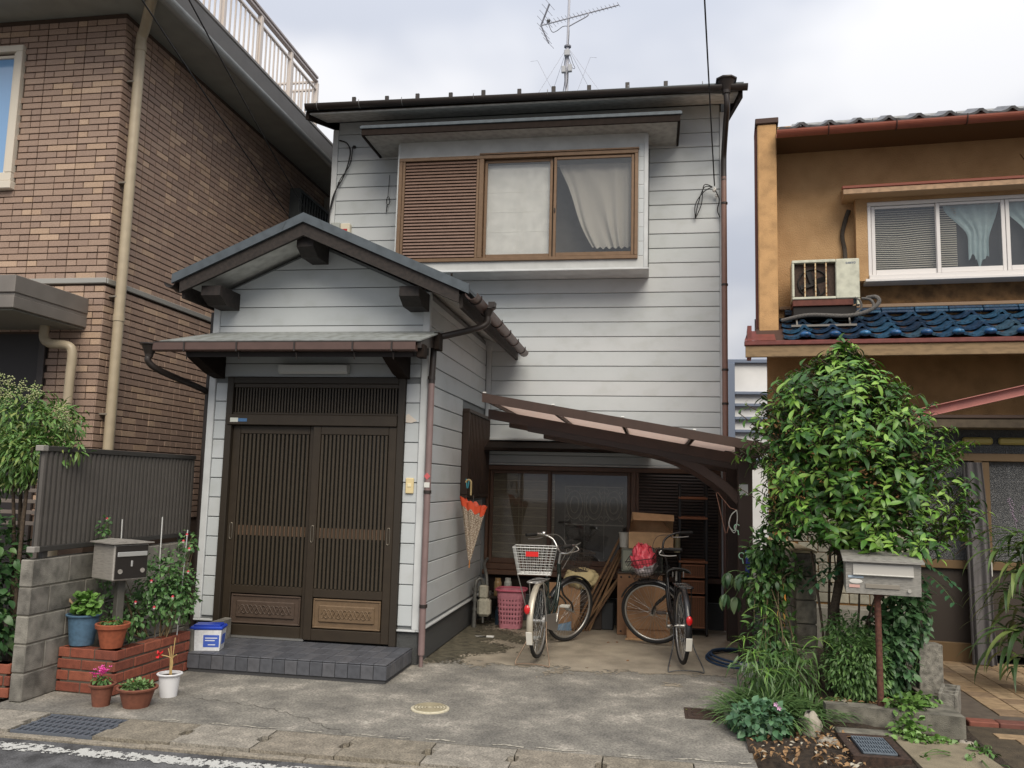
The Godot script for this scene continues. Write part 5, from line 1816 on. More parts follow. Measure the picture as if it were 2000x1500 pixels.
# ---------- left front: block wall, fence, planter, pots, mailbox ----------
func build_left_front():
	var conc := []
	for k in 3:
		conc.append(m("block%d" % k, [c8(148, 144, 135), c8(138, 134, 126), c8(156, 152, 142)][k], 0.92, {"tex": "strong", "ts": 1.1, "detail": "grain", "ds": 6.0, "bump": "bumpfine", "bs": 0.25}))
	var w := thing("block_wall", "low grey concrete block wall under the ribbed fence on the left", "wall", Vector3(-4.43, 0, -6.4))
	for r in 5:
		var off := 0.0 if r % 2 == 0 else 0.2
		var z := -5.46
		var first := true
		while z > -7.55:
			var l := 0.395
			if first and r % 2 == 1:
				l = 0.2
			first = false
			var z2 := maxf(z - l, -7.56)
			box_part(w, "block", conc[(r * 2 + int(-z * 3)) % 3], -4.46, -4.36, r * 0.198 + 0.002, r * 0.198 + 0.193, z2 + 0.004, z - 0.002, 0.007)
			z = z2
	box_part(w, "mortar", m("mortar_grey", c8(112, 108, 98), 0.95, {"tex": "grain", "ts": 3.0}), -4.455, -4.366, 0.0, 0.985, -7.55, -5.47)
	var f := thing("ribbed_fence", "dark grey ribbed metal fence panel standing on the block wall", "fence", Vector3(-4.40, 1.0, -6.5))
	var fm := m("fence_grey", c8(92, 88, 84), 0.55, {"metal": 0.2, "tex": "soft", "ts": 1.5})
	var fd := m("fence_dark", c8(66, 64, 62), 0.5, {"metal": 0.2})
	box_part(f, "rail", fd, -4.43, -4.37, 1.765, 1.805, -7.57, -5.5, 0.004)
	box_part(f, "rail", fd, -4.43, -4.37, 1.035, 1.075, -7.57, -5.5, 0.004)
	for y in [1.035, 1.765]:
		box_part(f, "rail_cap", m("rail_cap", c8(140, 136, 130), 0.5), -4.432, -4.368, y - 0.001, y + 0.041, -5.53, -5.47, 0.004)
	box_part(f, "backing", fd, -4.415, -4.405, 1.076, 1.764, -7.56, -5.5)
	for z in [-5.62, -6.55, -7.45]:
		box_part(f, "post", fd, -4.43, -4.39, 0.985, 1.034, z - 0.025, z + 0.025, 0.003)
	var rib := sb()
	prism(rib, [Vector2(-0.026, 0), Vector2(-0.019, 0.022), Vector2(-0.002, 0.026), Vector2(0.016, 0.022), Vector2(0.021, 0)], 1.076, 1.764, Transform3D(Basis(Vector3.FORWARD, Vector3.RIGHT, Vector3.UP), Vector3(-4.404, 0, 0)))
	var rmesh := rib.commit()
	for k in 38:
		part(f, "slat", rmesh, fm, at(Vector3(0, 0, -5.53 - k * 0.0545)))
	# brick planter
	var bm := []
	for k in 4:
		bm.append(m("red_brick%d" % k, [c8(166, 92, 70), c8(156, 86, 66), c8(174, 100, 76), c8(148, 82, 64)][k], 0.85, {"tex": "blotch", "ts": 3.0, "detail": "speck", "ds": 7.0, "bump": "bumpfine", "bs": 0.2}))
	var mort := m("brick_mortar", c8(92, 84, 74), 0.95, {"tex": "grain", "ts": 3.0})
	var pl := thing("brick_planter", "knee-high red brick planter wrapping round the mailbox post", "planter", Vector3(-4.05, 0, -6.0))
	brick_run(pl, Vector3(-4.36, 0, -5.80), Vector3(-3.86, 0, -5.77), 4, 0.082, bm, mort)
	brick_run(pl, Vector3(-3.86, 0, -5.775), Vector3(-3.80, 0, -6.68), 4, 0.082, bm, mort)
	var soil := m("soil", c8(70, 58, 46), 0.98, {"tex": "strong", "ts": 4.0, "bump": "bump", "bs": 1.0})
	var st := sb()
	prism(st, [Vector2(-4.355, 5.83), Vector2(-3.9, 5.83), Vector2(-3.86, 6.7), Vector2(-3.86, 7.3), Vector2(-4.355, 7.3)], -0.28, 0.0, Transform3D(Basis(Vector3.RIGHT, Vector3.FORWARD, Vector3.UP), Vector3.ZERO))
	part(pl, "soil", st, soil)
	box_part(pl, "kerb_stone", conc[1], -3.86, -3.79, 0.0, 0.33, -7.36, -6.7, 0.008)
	var pl2 := thing("brick_edging", "low red brick edging on the far left beyond the block wall", "planter", Vector3(-4.8, 0, -5.5))
	brick_run(pl2, Vector3(-5.3, 0, -5.52), Vector3(-4.51, 0, -5.52), 3, 0.082, bm, mort)
	st = sb()
	bc(st, -7.5, -4.52, -0.05, 0.2, -7.4, -5.6)
	setting("garden_bed", st, soil)
	# stainless mailbox on its post
	var steel := m("steel_brushed", c8(172, 167, 160), 0.42, {"metal": 0.3, "tex": "streak", "ts": Vector3(2, 14, 2)})
	var dsteel := m("steel_dark", c8(64, 60, 58), 0.3, {"metal": 0.6})
	var mb := thing("steel_mailbox", "square stainless mailbox on a post above the brick planter", "mailbox", Vector3(-4.04, 0.28, -6.02), "", false)
	mb.rotation.y = 1.12
	box_part(mb, "case", steel, -0.14, 0.14, 0.53, 0.8, -0.17, 0.13, 0.008)
	st = sb()
	prism(st, [Vector2(-0.17, 0.805), Vector2(0.17, 0.805), Vector2(0.17, 0.813), Vector2(0, 0.83), Vector2(-0.17, 0.813)], -0.175, 0.15)
	part(mb, "roof", st, steel)
	var door := box_part(mb, "door", dsteel, -0.13, 0.13, 0.545, 0.79, 0.131, 0.139, 0.004)
	box_part(door, "slot_flap", m("flap_bright", c8(206, 206, 204), 0.3, {"metal": 0.6}), -0.12, 0.12, 0.71, 0.745, 0.14, 0.148, 0.003)
	for x in [-0.09, 0.09]:
		st = sb()
		lathe(st, [Vector2(0.018, 0), Vector2(0.018, 0.006), Vector2(0, 0.006)], 14, Transform3D(Basis(Vector3.RIGHT, PI / 2), Vector3(x, 0.6, 0.139)))
		part(door, "knob", st, steel)
	st = sb()
	bx(st, Vector3(0, 0.655, 0.142), Vector3(0.016, 0.045, 0.008), Basis.IDENTITY, 0.003)
	part(door, "latch", st, mats["flap_bright"])
	st = sb()
	bc(st, -0.03, 0.03, -0.02, 0.53, -0.03, 0.03, 0.006)
	part(mb, "post", st, m("post_grey", c8(86, 84, 78), 0.6, {"tex": "blotch", "ts": 3.0}))
	# pots
	var terra := m("terracotta", c8(152, 82, 54), 0.8, {"tex": "blotch", "ts": 5.0})
	var terra2 := m("terracotta_dark", c8(122, 74, 56), 0.8, {"tex": "blotch", "ts": 5.0})
	var bluep := m("blue_pot", c8(78, 108, 132), 0.6, {"tex": "blotch", "ts": 5.0})
	flowerpot("blue_pot", Vector3(-4.24, 0.33, -5.9), 0.085, 0.122, 0.225, 0.018, bluep, soil, "weathered blue plastic pot holding a geranium on the brick planter")
	flowerpot("terracotta_pot", Vector3(-3.965, 0.33, -5.86), 0.075, 0.12, 0.175, 0.035, terra, soil, "large plain terracotta pot on the planter's front corner")
	flowerpot("terracotta_pot", Vector3(-3.80, 0.0, -5.55), 0.056, 0.088, 0.15, 0.02, terra2, soil, "small brown terracotta pot of pink flowers on the concrete")
	flowerpot("terracotta_bowl", Vector3(-3.555, 0.0, -5.59), 0.085, 0.135, 0.135, 0.02, terra2, soil, "wide shallow terracotta bowl of succulents on the concrete")
	flowerpot("white_pot", Vector3(-3.50, 0.0, -5.90), 0.06, 0.088, 0.165, 0.016, m("white_plastic", c8(214, 214, 216), 0.4), soil, "white plastic pot with a red cyclamen beside the brick planter")
	for k in 3:
		var p: Vector3 = [Vector3(-3.98, 0.28, -6.45), Vector3(-4.31, 0.28, -6.42), Vector3(-3.82, 0.28, -6.5)][k]
		var q: Vector3 = [Vector3(-3.96, 1.27, -6.4), Vector3(-4.32, 1.24, -6.4), Vector3(-3.74, 1.17, -6.42)][k]
		st = sb()
		tube(st, [p, q], 0.005, 6)
		lone("plant_stake", st, m("stake_white", c8(200, 200, 198), 0.5), ["upright white plant stake in the middle of the fuchsia", "white plant stake left of the mailbox", "leaning white plant stake at the right end of the fuchsia"][k], "stake", "white plant stakes")
	# tub of detergent on the step
	var tub := thing("plastic_tub", "white plastic tub with a bright blue lid on the doorstep", "tub", Vector3(-3.72, 0.152, -6.83), "", false)
	tub.rotation.y = 0.25
	st = sb()
	var rows := []
	for i in 2:
		var e := 0.0 if i == 0 else 0.012
		rows.append([Vector3(-0.115 - e, 0.17 * i, 0.075 + e), Vector3(0.115 + e, 0.17 * i, 0.075 + e), Vector3(0.115 + e, 0.17 * i, -0.075 - e), Vector3(-0.115 - e, 0.17 * i, -0.075 - e)])
	for j in 4:
		face(st, [rows[0][j], rows[0][(j + 1) % 4], rows[1][(j + 1) % 4], rows[1][j]], Vector3(0, 0.08, 0))
	face(st, rows[0], Vector3(0, 0.08, 0))
	face(st, rows[1], Vector3(0, 0.08, 0))
	part(tub, "body", st, m("tub_white", c8(224, 226, 228), 0.4, {"tex": "soft", "ts": 8.0}))
	var lid := box_part(tub, "lid", m("tub_blue", c8(28, 62, 170), 0.35), -0.135, 0.135, 0.17, 0.2, -0.095, 0.095, 0.01)
	box_part(lid, "lid_rim", mats["tub_blue"], -0.11, 0.11, 0.2, 0.212, -0.07, 0.07, 0.008)
	st = sb()
	bx(st, Vector3(0.045, 0.08, 0.0815), Vector3(0.13, 0.1, 0.002), Basis(Vector3.RIGHT, 0.07))
	part(tub, "label", st, m("tub_label", c8(66, 96, 186), 0.5))
	for q in [[0.045, 0.105, 0.1], [0.035, 0.085, 0.08], [0.05, 0.05, 0.06]]:
		st = sb()
		bx(st, Vector3(q[0], q[1], 0.0815 + (q[1] - 0.08) * 0.07 + 0.0012), Vector3(q[2], 0.008, 0.0015), Basis(Vector3.RIGHT, 0.07))
		part(tub, "label_stripe", st, m("label_white", c8(218, 222, 230), 0.5))
	st = sb()
	bx(st, Vector3(0.1255, 0.09, 0), Vector3(0.002, 0.08, 0.1), Basis(Vector3.BACK, -0.07))
	part(tub, "label", st, mats["tub_label"])

func brick_run(parent: Node3D, a: Vector3, b: Vector3, rows: int, rh: float, bm: Array, mort: Material):
	# a brick wall from a to b, its outer face on the right of the walk
	var d := (b - a).normalized()
	var n := Vector3(-d.z, 0, d.x)
	var L := a.distance_to(b)
	var bs := Basis(d, Vector3.UP, d.cross(Vector3.UP))
	var st := sb()
	bx(st, (a + b) / 2 + Vector3(0, rows * rh * 0.5 - 0.003, 0) - bs.z * -0.0 + inner_side(a, b) * 0.052, Vector3(L - 0.07, rows * rh - 0.008, 0.088), bs)
	part(parent, "mortar", st, mort)
	for r in rows:
		var s := 0.0 if r % 2 == 0 else -0.105
		while s < L - 0.01:
			var s0 := maxf(s, 0.0)
			var s1 := minf(s + 0.21, L)
			s += 0.21
			if s1 - s0 < 0.03: continue
			var ln := s1 - s0 - 0.009
			var t := sb()
			bx(t, a + d * (s0 + s1) * 0.5 + Vector3(0, r * rh + rh * 0.5, 0) + inner_side(a, b) * (0.05 + rj(0.003)), Vector3(ln, rh - 0.014, 0.1), bs * Basis(Vector3.UP, rj(0.012)), 0.005)
			part(parent, "brick", t, bm[rng.randi() % 4])

func inner_side(a: Vector3, b: Vector3) -> Vector3:
	var d := (b - a).normalized()
	return Vector3(d.z, 0, -d.x)

func flowerpot(called: String, p: Vector3, rb: float, rt: float, hgt: float, rim: float, mat: Material, soil: Material, label: String):
	var t := thing(called, label, "flowerpot", p, "", false)
	var st := sb()
	var k := rt - 0.008
	lathe(st, [Vector2(0, 0), Vector2(rb, 0), Vector2(rb + (k - rb) * 0.8, hgt - rim), Vector2(rt, hgt - rim + 0.003), Vector2(rt + 0.004, hgt - 0.004), Vector2(rt, hgt), Vector2(rt - 0.012, hgt), Vector2(rt - 0.014, hgt - 0.02)], 28)
	part(t, "bowl", st, mat)
	st = sb()
	lathe(st, [Vector2(rt - 0.013, hgt - 0.021), Vector2(0, hgt - 0.012)], 20)
	part(t, "soil", st, soil)

# ---------- what stands under the shelter ----------
func build_garage():
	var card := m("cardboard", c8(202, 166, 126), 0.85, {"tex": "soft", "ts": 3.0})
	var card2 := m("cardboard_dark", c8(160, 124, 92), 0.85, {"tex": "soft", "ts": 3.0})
	# chipboard panel leaning under everything, with bolt holes
	var pn := thing("chipboard_panel", "tall brown board standing on edge below the old microwave", "board", Vector3(-0.2, 0, -9.5))
	box_part(pn, "board", m("chipboard", c8(136, 100, 72), 0.7, {"tex": "soft", "ts": 2.0}), -0.37, 0.12, 0.0, 0.66, -9.56, -9.5, 0.004)
	for p in [Vector3(-0.33, 0.62, -9.499), Vector3(-0.24, 0.625, -9.499), Vector3(-0.33, 0.04, -9.499)]:
		var st0 := sb()
		ball(st0, p, Vector3(0.012, 0.012, 0.004), 10, 5)
		part(pn, "bolt", st0, m("bolt_dark", c8(50, 36, 28), 0.5))
	# folded cardboard leaning on it
	var fc := thing("flattened_box", "flattened cardboard box leaning behind the dark bicycle's wheel", "cardboard", Vector3(-0.02, 0, -9.3))
	var st := sb()
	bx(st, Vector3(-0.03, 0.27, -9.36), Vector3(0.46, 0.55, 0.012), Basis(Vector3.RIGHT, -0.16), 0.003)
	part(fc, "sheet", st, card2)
	st = sb()
	bx(st, Vector3(-0.03, 0.30, -9.347), Vector3(0.455, 0.004, 0.006), Basis(Vector3.RIGHT, -0.16))
	bx(st, Vector3(-0.03, 0.10, -9.316), Vector3(0.455, 0.004, 0.006), Basis(Vector3.RIGHT, -0.16))
	part(fc, "crease", st, m("crease", c8(120, 84, 54), 0.9))
	box_part(fc, "flap", card, -0.27, 0.2, 0.002, 0.008, -9.30, -9.2)
	# microwave
	var mw := thing("microwave_oven", "old grey-green microwave oven standing under the open cardboard box", "microwave", Vector3(-0.1, 0.66, -9.65))
	var shelf := m("mw_grey", c8(108, 112, 102), 0.5, {"tex": "blotch", "ts": 3.0})
	box_part(mw, "case", shelf, -0.33, 0.12, 0.675, 0.935, -9.85, -9.5, 0.01)
	box_part(mw, "window", m("mw_window", c8(40, 42, 40), 0.2), -0.12, 0.11, 0.7, 0.9, -9.5, -9.494, 0.004)
	box_part(mw, "control_panel", m("mw_panel", c8(134, 138, 124), 0.5), -0.31, -0.15, 0.7, 0.91, -9.5, -9.493, 0.004)
	for y in [0.73, 0.8]:
		box_part(mw, "panel_frame", m("mw_line", c8(190, 190, 172), 0.5), -0.285, -0.175, y, y + 0.006, -9.4925, -9.49)
	box_part(mw, "shelf", m("mw_shelf", c8(70, 62, 56), 0.6), -0.37, 0.15, 0.661, 0.674, -9.88, -9.48, 0.003)
	# open cardboard box
	var ob := thing("cardboard_box", "open brown cardboard box with raised flaps on top of the microwave", "cardboard box", Vector3(-0.02, 0.935, -9.65))
	st = sb()
	var x0 := -0.25
	var x1 := 0.235
	bc(st, x0, x1, 0.94, 1.115, -9.5, -9.494, 0.002)
	bc(st, x0, x1, 0.94, 1.115, -9.82, -9.814, 0.002)
	bc(st, x0, x0 + 0.006, 0.94, 1.115, -9.814, -9.5)
	bc(st, x1 - 0.006, x1, 0.94, 1.115, -9.814, -9.5)
	bc(st, x0, x1, 0.936, 0.94, -9.82, -9.494)
	part(ob, "carton", st, card)
	st = sb()
	face(st, [Vector3(x0, 1.115, -9.818), Vector3(x1, 1.115, -9.818), Vector3(x1 + 0.01, 1.30, -9.72), Vector3(x0 + 0.03, 1.32, -9.72)], Vector3(0, 1.1, -10))
	part(ob, "box_flap", st, card)
	st = sb()
	face(st, [Vector3(x0 + 0.03, 1.325, -9.719), Vector3(x1 + 0.01, 1.305, -9.719), Vector3(x1 + 0.01, 1.24, -9.62), Vector3(x0 + 0.05, 1.24, -9.62)], Vector3(0, 1.0, -9.7))
	part(ob, "box_flap", st, card)
	st = sb()
	face(st, [Vector3(x1, 1.115, -9.52), Vector3(x1, 1.115, -9.81), Vector3(x1 - 0.12, 1.22, -9.79), Vector3(x1 - 0.12, 1.22, -9.55)], Vector3(2, 1, -9.6))
	part(ob, "box_flap", st, card)
	st = sb()
	face(st, [Vector3(x0, 1.115, -9.52), Vector3(x0, 1.115, -9.81), Vector3(x0 + 0.04, 1.24, -9.81), Vector3(x0 + 0.02, 1.22, -9.55)], Vector3(-2, 1, -9.6))
	part(ob, "box_flap", st, card)
	var pt := thing("white_tub", "small white tub squeezed beside the open cardboard box", "tub", Vector3(-0.30, 0.936, -9.62), "", false)
	st = sb()
	lathe(st, [Vector2(0, 0), Vector2(0.05, 0), Vector2(0.06, 0.15), Vector2(0.066, 0.152), Vector2(0.066, 0.165), Vector2(0.055, 0.165)], 16)
	part(pt, "body", st, m("tub_grey", c8(178, 178, 170), 0.5))
	var bt := thing("bottle", "pale bottle standing right of the open cardboard box", "bottle", Vector3(0.28, 0.9, -9.62), "", false)
	st = sb()
	lathe(st, [Vector2(0, 0), Vector2(0.035, 0), Vector2(0.035, 0.15), Vector2(0.015, 0.19), Vector2(0.015, 0.22), Vector2(0, 0.22)], 14)
	part(bt, "body", st, m("bottle_khaki", c8(150, 144, 116), 0.4))
	# wicker-drawer rack
	var rk := thing("drawer_rack", "tall black rack with wicker drawers against the shutter", "rack", Vector3(0.46, 0, -9.75))
	var bk := m("rack_black", c8(26, 24, 24), 0.5)
	var wick := m("wicker", c8(108, 74, 52), 0.75, {"tex": "streak", "ts": Vector3(30, 6, 30), "bump": "bump", "bs": 0.4})
	var wick2 := m("wicker_edge", c8(132, 84, 56), 0.6)
	for x in [0.31, 0.60]:
		for z in [-9.9, -9.66]:
			box_part(rk, "post", bk, x - 0.014, x + 0.014, 0.05, 1.66, z - 0.014, z + 0.014, 0.004)
		for z in [-9.66]:
			st = sb()
			ball(st, Vector3(x, 0.03, z), Vector3(0.016, 0.03, 0.03), 10, 6)
			part(rk, "castor", st, bk)
	for y in [1.5, 1.28, 0.80]:
		box_part(rk, "shelf", wick2, 0.296, 0.614, y - 0.014, y + 0.014, -9.92, -9.644, 0.005)
	box_part(rk, "rack_frame", bk, 0.325, 0.585, 0.07, 0.09, -9.9, -9.66)
	for d in [[0.63, 0.77], [0.46, 0.60], [0.09, 0.43]]:
		var dr := box_part(rk, "drawer", wick, 0.327, 0.583, d[0], d[1], -9.89, -9.65, 0.006)
		box_part(dr, "drawer_edge", wick2, 0.33, 0.58, d[1] - 0.018, d[1] + 0.002, -9.652, -9.642, 0.003)
		box_part(dr, "drawer_edge", wick2, 0.33, 0.58, d[0] - 0.002, d[0] + 0.014, -9.652, -9.642, 0.003)
		for k in 13:
			box_part(dr, "cane", wick2, 0.337 + k * 0.019, 0.344 + k * 0.019, d[0] + 0.016, d[1] - 0.02, -9.65, -9.645)
	# leaning poles
	for k in 6:
		var b0 := Vector3(-0.86 + 0.035 * k, 0.0, -9.58 - 0.03 * (k % 3))
		var b1 := Vector3(-0.33 + 0.03 * k - 0.06 * (k % 2), 1.08 - 0.09 * ((k * 2) % 5), -9.66 - 0.02 * k)
		st = sb()
		bar(st, b0, b1, 0.028, 0.022, 0.003)
		lone("wooden_pole", st, m("pole_wood%d" % (k % 3), [c8(124, 94, 66), c8(104, 78, 56), c8(138, 108, 78)][k % 3], 0.85, {"tex": "streak", "ts": Vector3(8, 2, 8)}), "thin weathered wooden pole in the bundle leaning beside the microwave", "pole", "wooden poles leaning together")
	# cream sheet bundled up behind the poles, on a crate
	var cb := thing("storage_crate", "dark crate in the shade carrying the cream sheet", "crate", Vector3(-0.85, 0, -9.8))
	st = sb()
	bc(st, -1.1, -0.55, 0.0, 0.48, -9.98, -9.72, 0.01)
	part(cb, "body", st, m("crate_dark", c8(58, 48, 42), 0.8, {"tex": "blotch", "ts": 2.0}))
	box_part(cb, "slat", m("crate_slat", c8(76, 62, 52), 0.8), -1.1, -0.55, 0.3, 0.38, -9.72, -9.71, 0.003)
	var n := FastNoiseLite.new()
	n.seed = 3
	n.frequency = 4.0
	st = sb()
	var grid := []
	for i in 19:
		var line := []
		for j in 33:
			var a := -PI / 2 + PI * i / 18.0
			var b := TAU * j / 32.0
			var d := Vector3(cos(a) * cos(b), sin(a), cos(a) * sin(b))
			var r := 1.0 + 0.16 * n.get_noise_3dv(d * 0.9) + 0.07 * sin(b * 7.0 + a * 5.0 + 3.0 * n.get_noise_3dv(d))
			line.append(Vector3(-0.78, 0.56, -9.72) + Vector3(d.x * 0.2, d.y * 0.115, d.z * 0.13) * r)
		grid.append(line)
	grid.reverse()
	sheet(st, grid)
	lone("sheet_bundle", st, m("cream_cloth", c8(214, 198, 152), 0.9, {"tex": "soft", "ts": 3.0}), "cream cloth sheet bundled up behind the silver bicycle", "cloth")
	# pink laundry basket
	pink_basket()
	# gas meter with its pipes
	var gm := thing("gas_meter", "pale gas meter with grey pipes in the corner by the porch wall", "gas meter", Vector3(-1.9, 0, -9.5))
	var mc := m("meter_beige", c8(176, 172, 156), 0.6, {"tex": "blotch", "ts": 5.0})
	var gp := m("pipe_galv", c8(112, 112, 108), 0.5, {"metal": 0.4, "tex": "blotch", "ts": 6.0})
	st = sb()
	bx(st, Vector3(-1.87, 0.39, -9.52), Vector3(0.105, 0.15, 0.11), Basis.IDENTITY, 0.02)
	bx(st, Vector3(-1.86, 0.22, -9.52), Vector3(0.15, 0.2, 0.13), Basis.IDENTITY, 0.03)
	part(gm, "body", st, mc)
	box_part(gm, "dial", m("dial_dark", c8(60, 60, 58), 0.3), -1.80, -1.775, 0.36, 0.41, -9.5, -9.45, 0.006)
	st = sb()
	tube(st, [Vector3(-1.96, 0.0, -9.45), Vector3(-1.96, 0.16, -9.45)], 0.025, 10)
	tube(st, curve([Vector3(-1.96, 0.14, -9.45), Vector3(-1.955, 0.45, -9.46), Vector3(-1.94, 0.52, -9.48), Vector3(-1.9, 0.53, -9.5), Vector3(-1.88, 0.46, -9.52)], 5), 0.019, 10)
	tube(st, curve([Vector3(-1.84, 0.44, -9.54), Vector3(-1.85, 0.55, -9.56), Vector3(-1.88, 0.62, -9.62), Vector3(-1.92, 0.68, -9.75), Vector3(-1.92, 0.72, -9.95)], 5), 0.019, 10)
	for y in [0.2, 0.3, 0.42]:
		lathe(st, [Vector2(0.02, -0.014), Vector2(0.03, -0.014), Vector2(0.03, 0.014), Vector2(0.02, 0.014)], 6, at(Vector3(-1.957, y, -9.455)))
	tube(st, [Vector3(-1.87, 0.12, -9.5), Vector3(-1.87, 0.05, -9.5)], 0.012, 8)
	part(gm, "pipe", st, gp)
	for k in 3:
		var jt := thing("jar", ["brown-capped jar behind the gas meter", "clear jar between the gas meter and the pink basket", "blue container low behind the gas meter"][k], "jar", [Vector3(-1.77, 0.31, -9.85), Vector3(-1.66, 0.31, -9.9), Vector3(-1.73, 0.0, -9.75)][k], "", false)
		st = sb()
		lathe(st, [Vector2(0, 0), Vector2(0.045, 0), Vector2(0.045, 0.15), Vector2(0.035, 0.17), Vector2(0.035, 0.2), Vector2(0, 0.2)], 14)
		part(jt, "body", st, m("jar%d" % k, [c8(146, 120, 84), c8(170, 172, 166), c8(52, 70, 84)][k], 0.3))
	# shelf that the jars stand on
	st = sb()
	bc(st, -1.93, -1.56, 0.28, 0.308, -10.05, -9.78, 0.004)
	bc(st, -1.92, -1.88, 0.0, 0.279, -10.04, -9.98)
	bc(st, -1.60, -1.57, 0.0, 0.279, -10.04, -9.98)
	lone("low_shelf", st, m("shelf_dark", c8(54, 46, 40), 0.8), "low dark shelf under the window holding jars", "shelf")
	# umbrella hung on the barred window
	folded_umbrella()
	# clutter in the dark under the window
	st = sb()
	bc(st, -0.62, -0.42, 0.0, 0.3, -9.95, -9.75, 0.01)
	lone("storage_bin", st, m("bin_dark", c8(46, 48, 50), 0.6), "dark storage bin in the shade behind the leaning poles", "bin")
	for k in 2:
		st = sb()
		var rows := []
		for i in 9:
			var u := i / 8.0
			var line := []
			for j in 9:
				var a := PI * j / 8.0
				var r := 0.035 * (0.65 + 0.5 * sin(PI * (0.12 + 0.8 * u)))
				line.append(Vector3(-1.14 + 0.26 * u, sin(a) * (0.05 + 0.05 * u * u) , -9.62 - k * 0.1 + cos(a) * r))
			rows.append(line)
		sheet(st, rows, 0.003)
		lone("blue_shoe", st, m("shoe_blue", c8(112, 136, 158), 0.8), ["light blue shoe lying on the floor behind the silver bicycle", "light blue shoe at the back, half behind its pair"][k], "shoe", "pair of blue shoes")
	# flattened box leaning behind the silver bicycle
	st = sb()
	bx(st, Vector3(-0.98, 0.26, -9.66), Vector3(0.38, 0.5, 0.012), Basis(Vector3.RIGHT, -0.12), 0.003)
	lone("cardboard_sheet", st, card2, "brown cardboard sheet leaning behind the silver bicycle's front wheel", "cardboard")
	# hanging things on the shelter post
	var wire := m("hanger_wire", c8(150, 110, 92), 0.5, {"metal": 0.3})
	for k in 3:
		st = sb()
		var o := Vector3(0.78, 1.42, -8.18 + k * 0.03)
		var tl := 0.25 + 0.15 * k
		var bs := Basis(Vector3.BACK, [-1.35, -1.75, -1.55][k])
		var p := [o, o + bs * Vector3(-0.03, -0.05, 0), o + bs * Vector3(-0.19, -0.13, 0), o + bs * Vector3(-0.19, -0.145, 0), o + bs * Vector3(0.19, -0.145, 0), o + bs * Vector3(0.19, -0.13, 0), o + bs * Vector3(0.03, -0.05, 0), o]
		if k > 0:
			p = curve([o, o + Vector3(-0.05, -0.05, 0), o + Vector3(-0.07, -0.14, 0), o + Vector3(-0.02, -0.17 - 0.02 * k, 0), o + Vector3(0.005, -0.08, 0), o], 5)
		tube(st, p, 0.0035, 5)
		lone("coat_hanger", st, wire if k == 0 else m("hanger_pale", c8(176, 176, 168), 0.5), ["bent copper-coloured wire hanger jutting left from the shelter post", "pale looped hanger on the shelter post", "second pale looped hanger nearest the street on the shelter post"][k], "hanger", "hangers on the shelter post")
	for k in 2:
		st = sb()
		var o := [Vector3(0.80, 1.24, -8.17), Vector3(0.84, 0.98, -8.17)][k] as Vector3
		var p := []
		for i in 13:
			var a := PI * 1.4 * i / 12.0 + 0.6
			p.append(o + Vector3(-0.015 + cos(a) * 0.024, 0.02 + sin(a) * 0.028, 0))
		p.append(o + Vector3(0.0, -0.05, 0))
		tube(st, p, 0.006, 6)
		lone("hook", st, m("hook_mint", c8(150, 190, 160), 0.4), ["upper pale green plastic hook on the shelter post", "lower pale green plastic hook on the shelter post"][k], "hook", "pale green hooks")
	st = sb()
	tube(st, curve([Vector3(0.87, 1.05, -8.17), Vector3(0.875, 0.95, -8.16), Vector3(0.87, 0.85, -8.165), Vector3(0.88, 0.76, -8.16)], 5), 0.014, 7)
	tube(st, curve([Vector3(0.885, 1.05, -8.17), Vector3(0.89, 0.93, -8.16), Vector3(0.885, 0.82, -8.165)], 5), 0.01, 7)
	lone("blue_strap", st, m("strap_blue", c8(40, 50, 120), 0.7), "dark blue strap hanging on the shelter post", "strap")
	# hose coiled on the floor
	st = sb()
	for k in 3:
		var p := []
		for i in 33:
			var a := TAU * i / 32.0
			p.append(Vector3(0.82 + cos(a) * (0.3 - 0.02 * k), 0.012 + 0.02 * k + 0.006 * sin(a * 2 + k), -8.45 + sin(a) * (0.4 - 0.03 * k)))
		tube(st, p, 0.011, 7, false, true)
	lone("garden_hose", st, m("hose_blue", c8(36, 62, 92), 0.4), "blue garden hose coiled on the shelter floor", "hose")
	# scraps
	st = sb()
	face(st, [Vector3(-1.84, 0.006, -8.93), Vector3(-1.72, 0.007, -8.95), Vector3(-1.70, 0.02, -8.88), Vector3(-1.80, 0.012, -8.86)], Vector3(-1.8, -1, -8.9))
	bc(st, -1.71, -1.63, 0.004, 0.016, -8.94, -8.89)
	lone("white_scrap", st, m("scrap_white", c8(215, 215, 212), 0.8), "white scrap of paper on the mossy concrete by the porch wall", "litter")

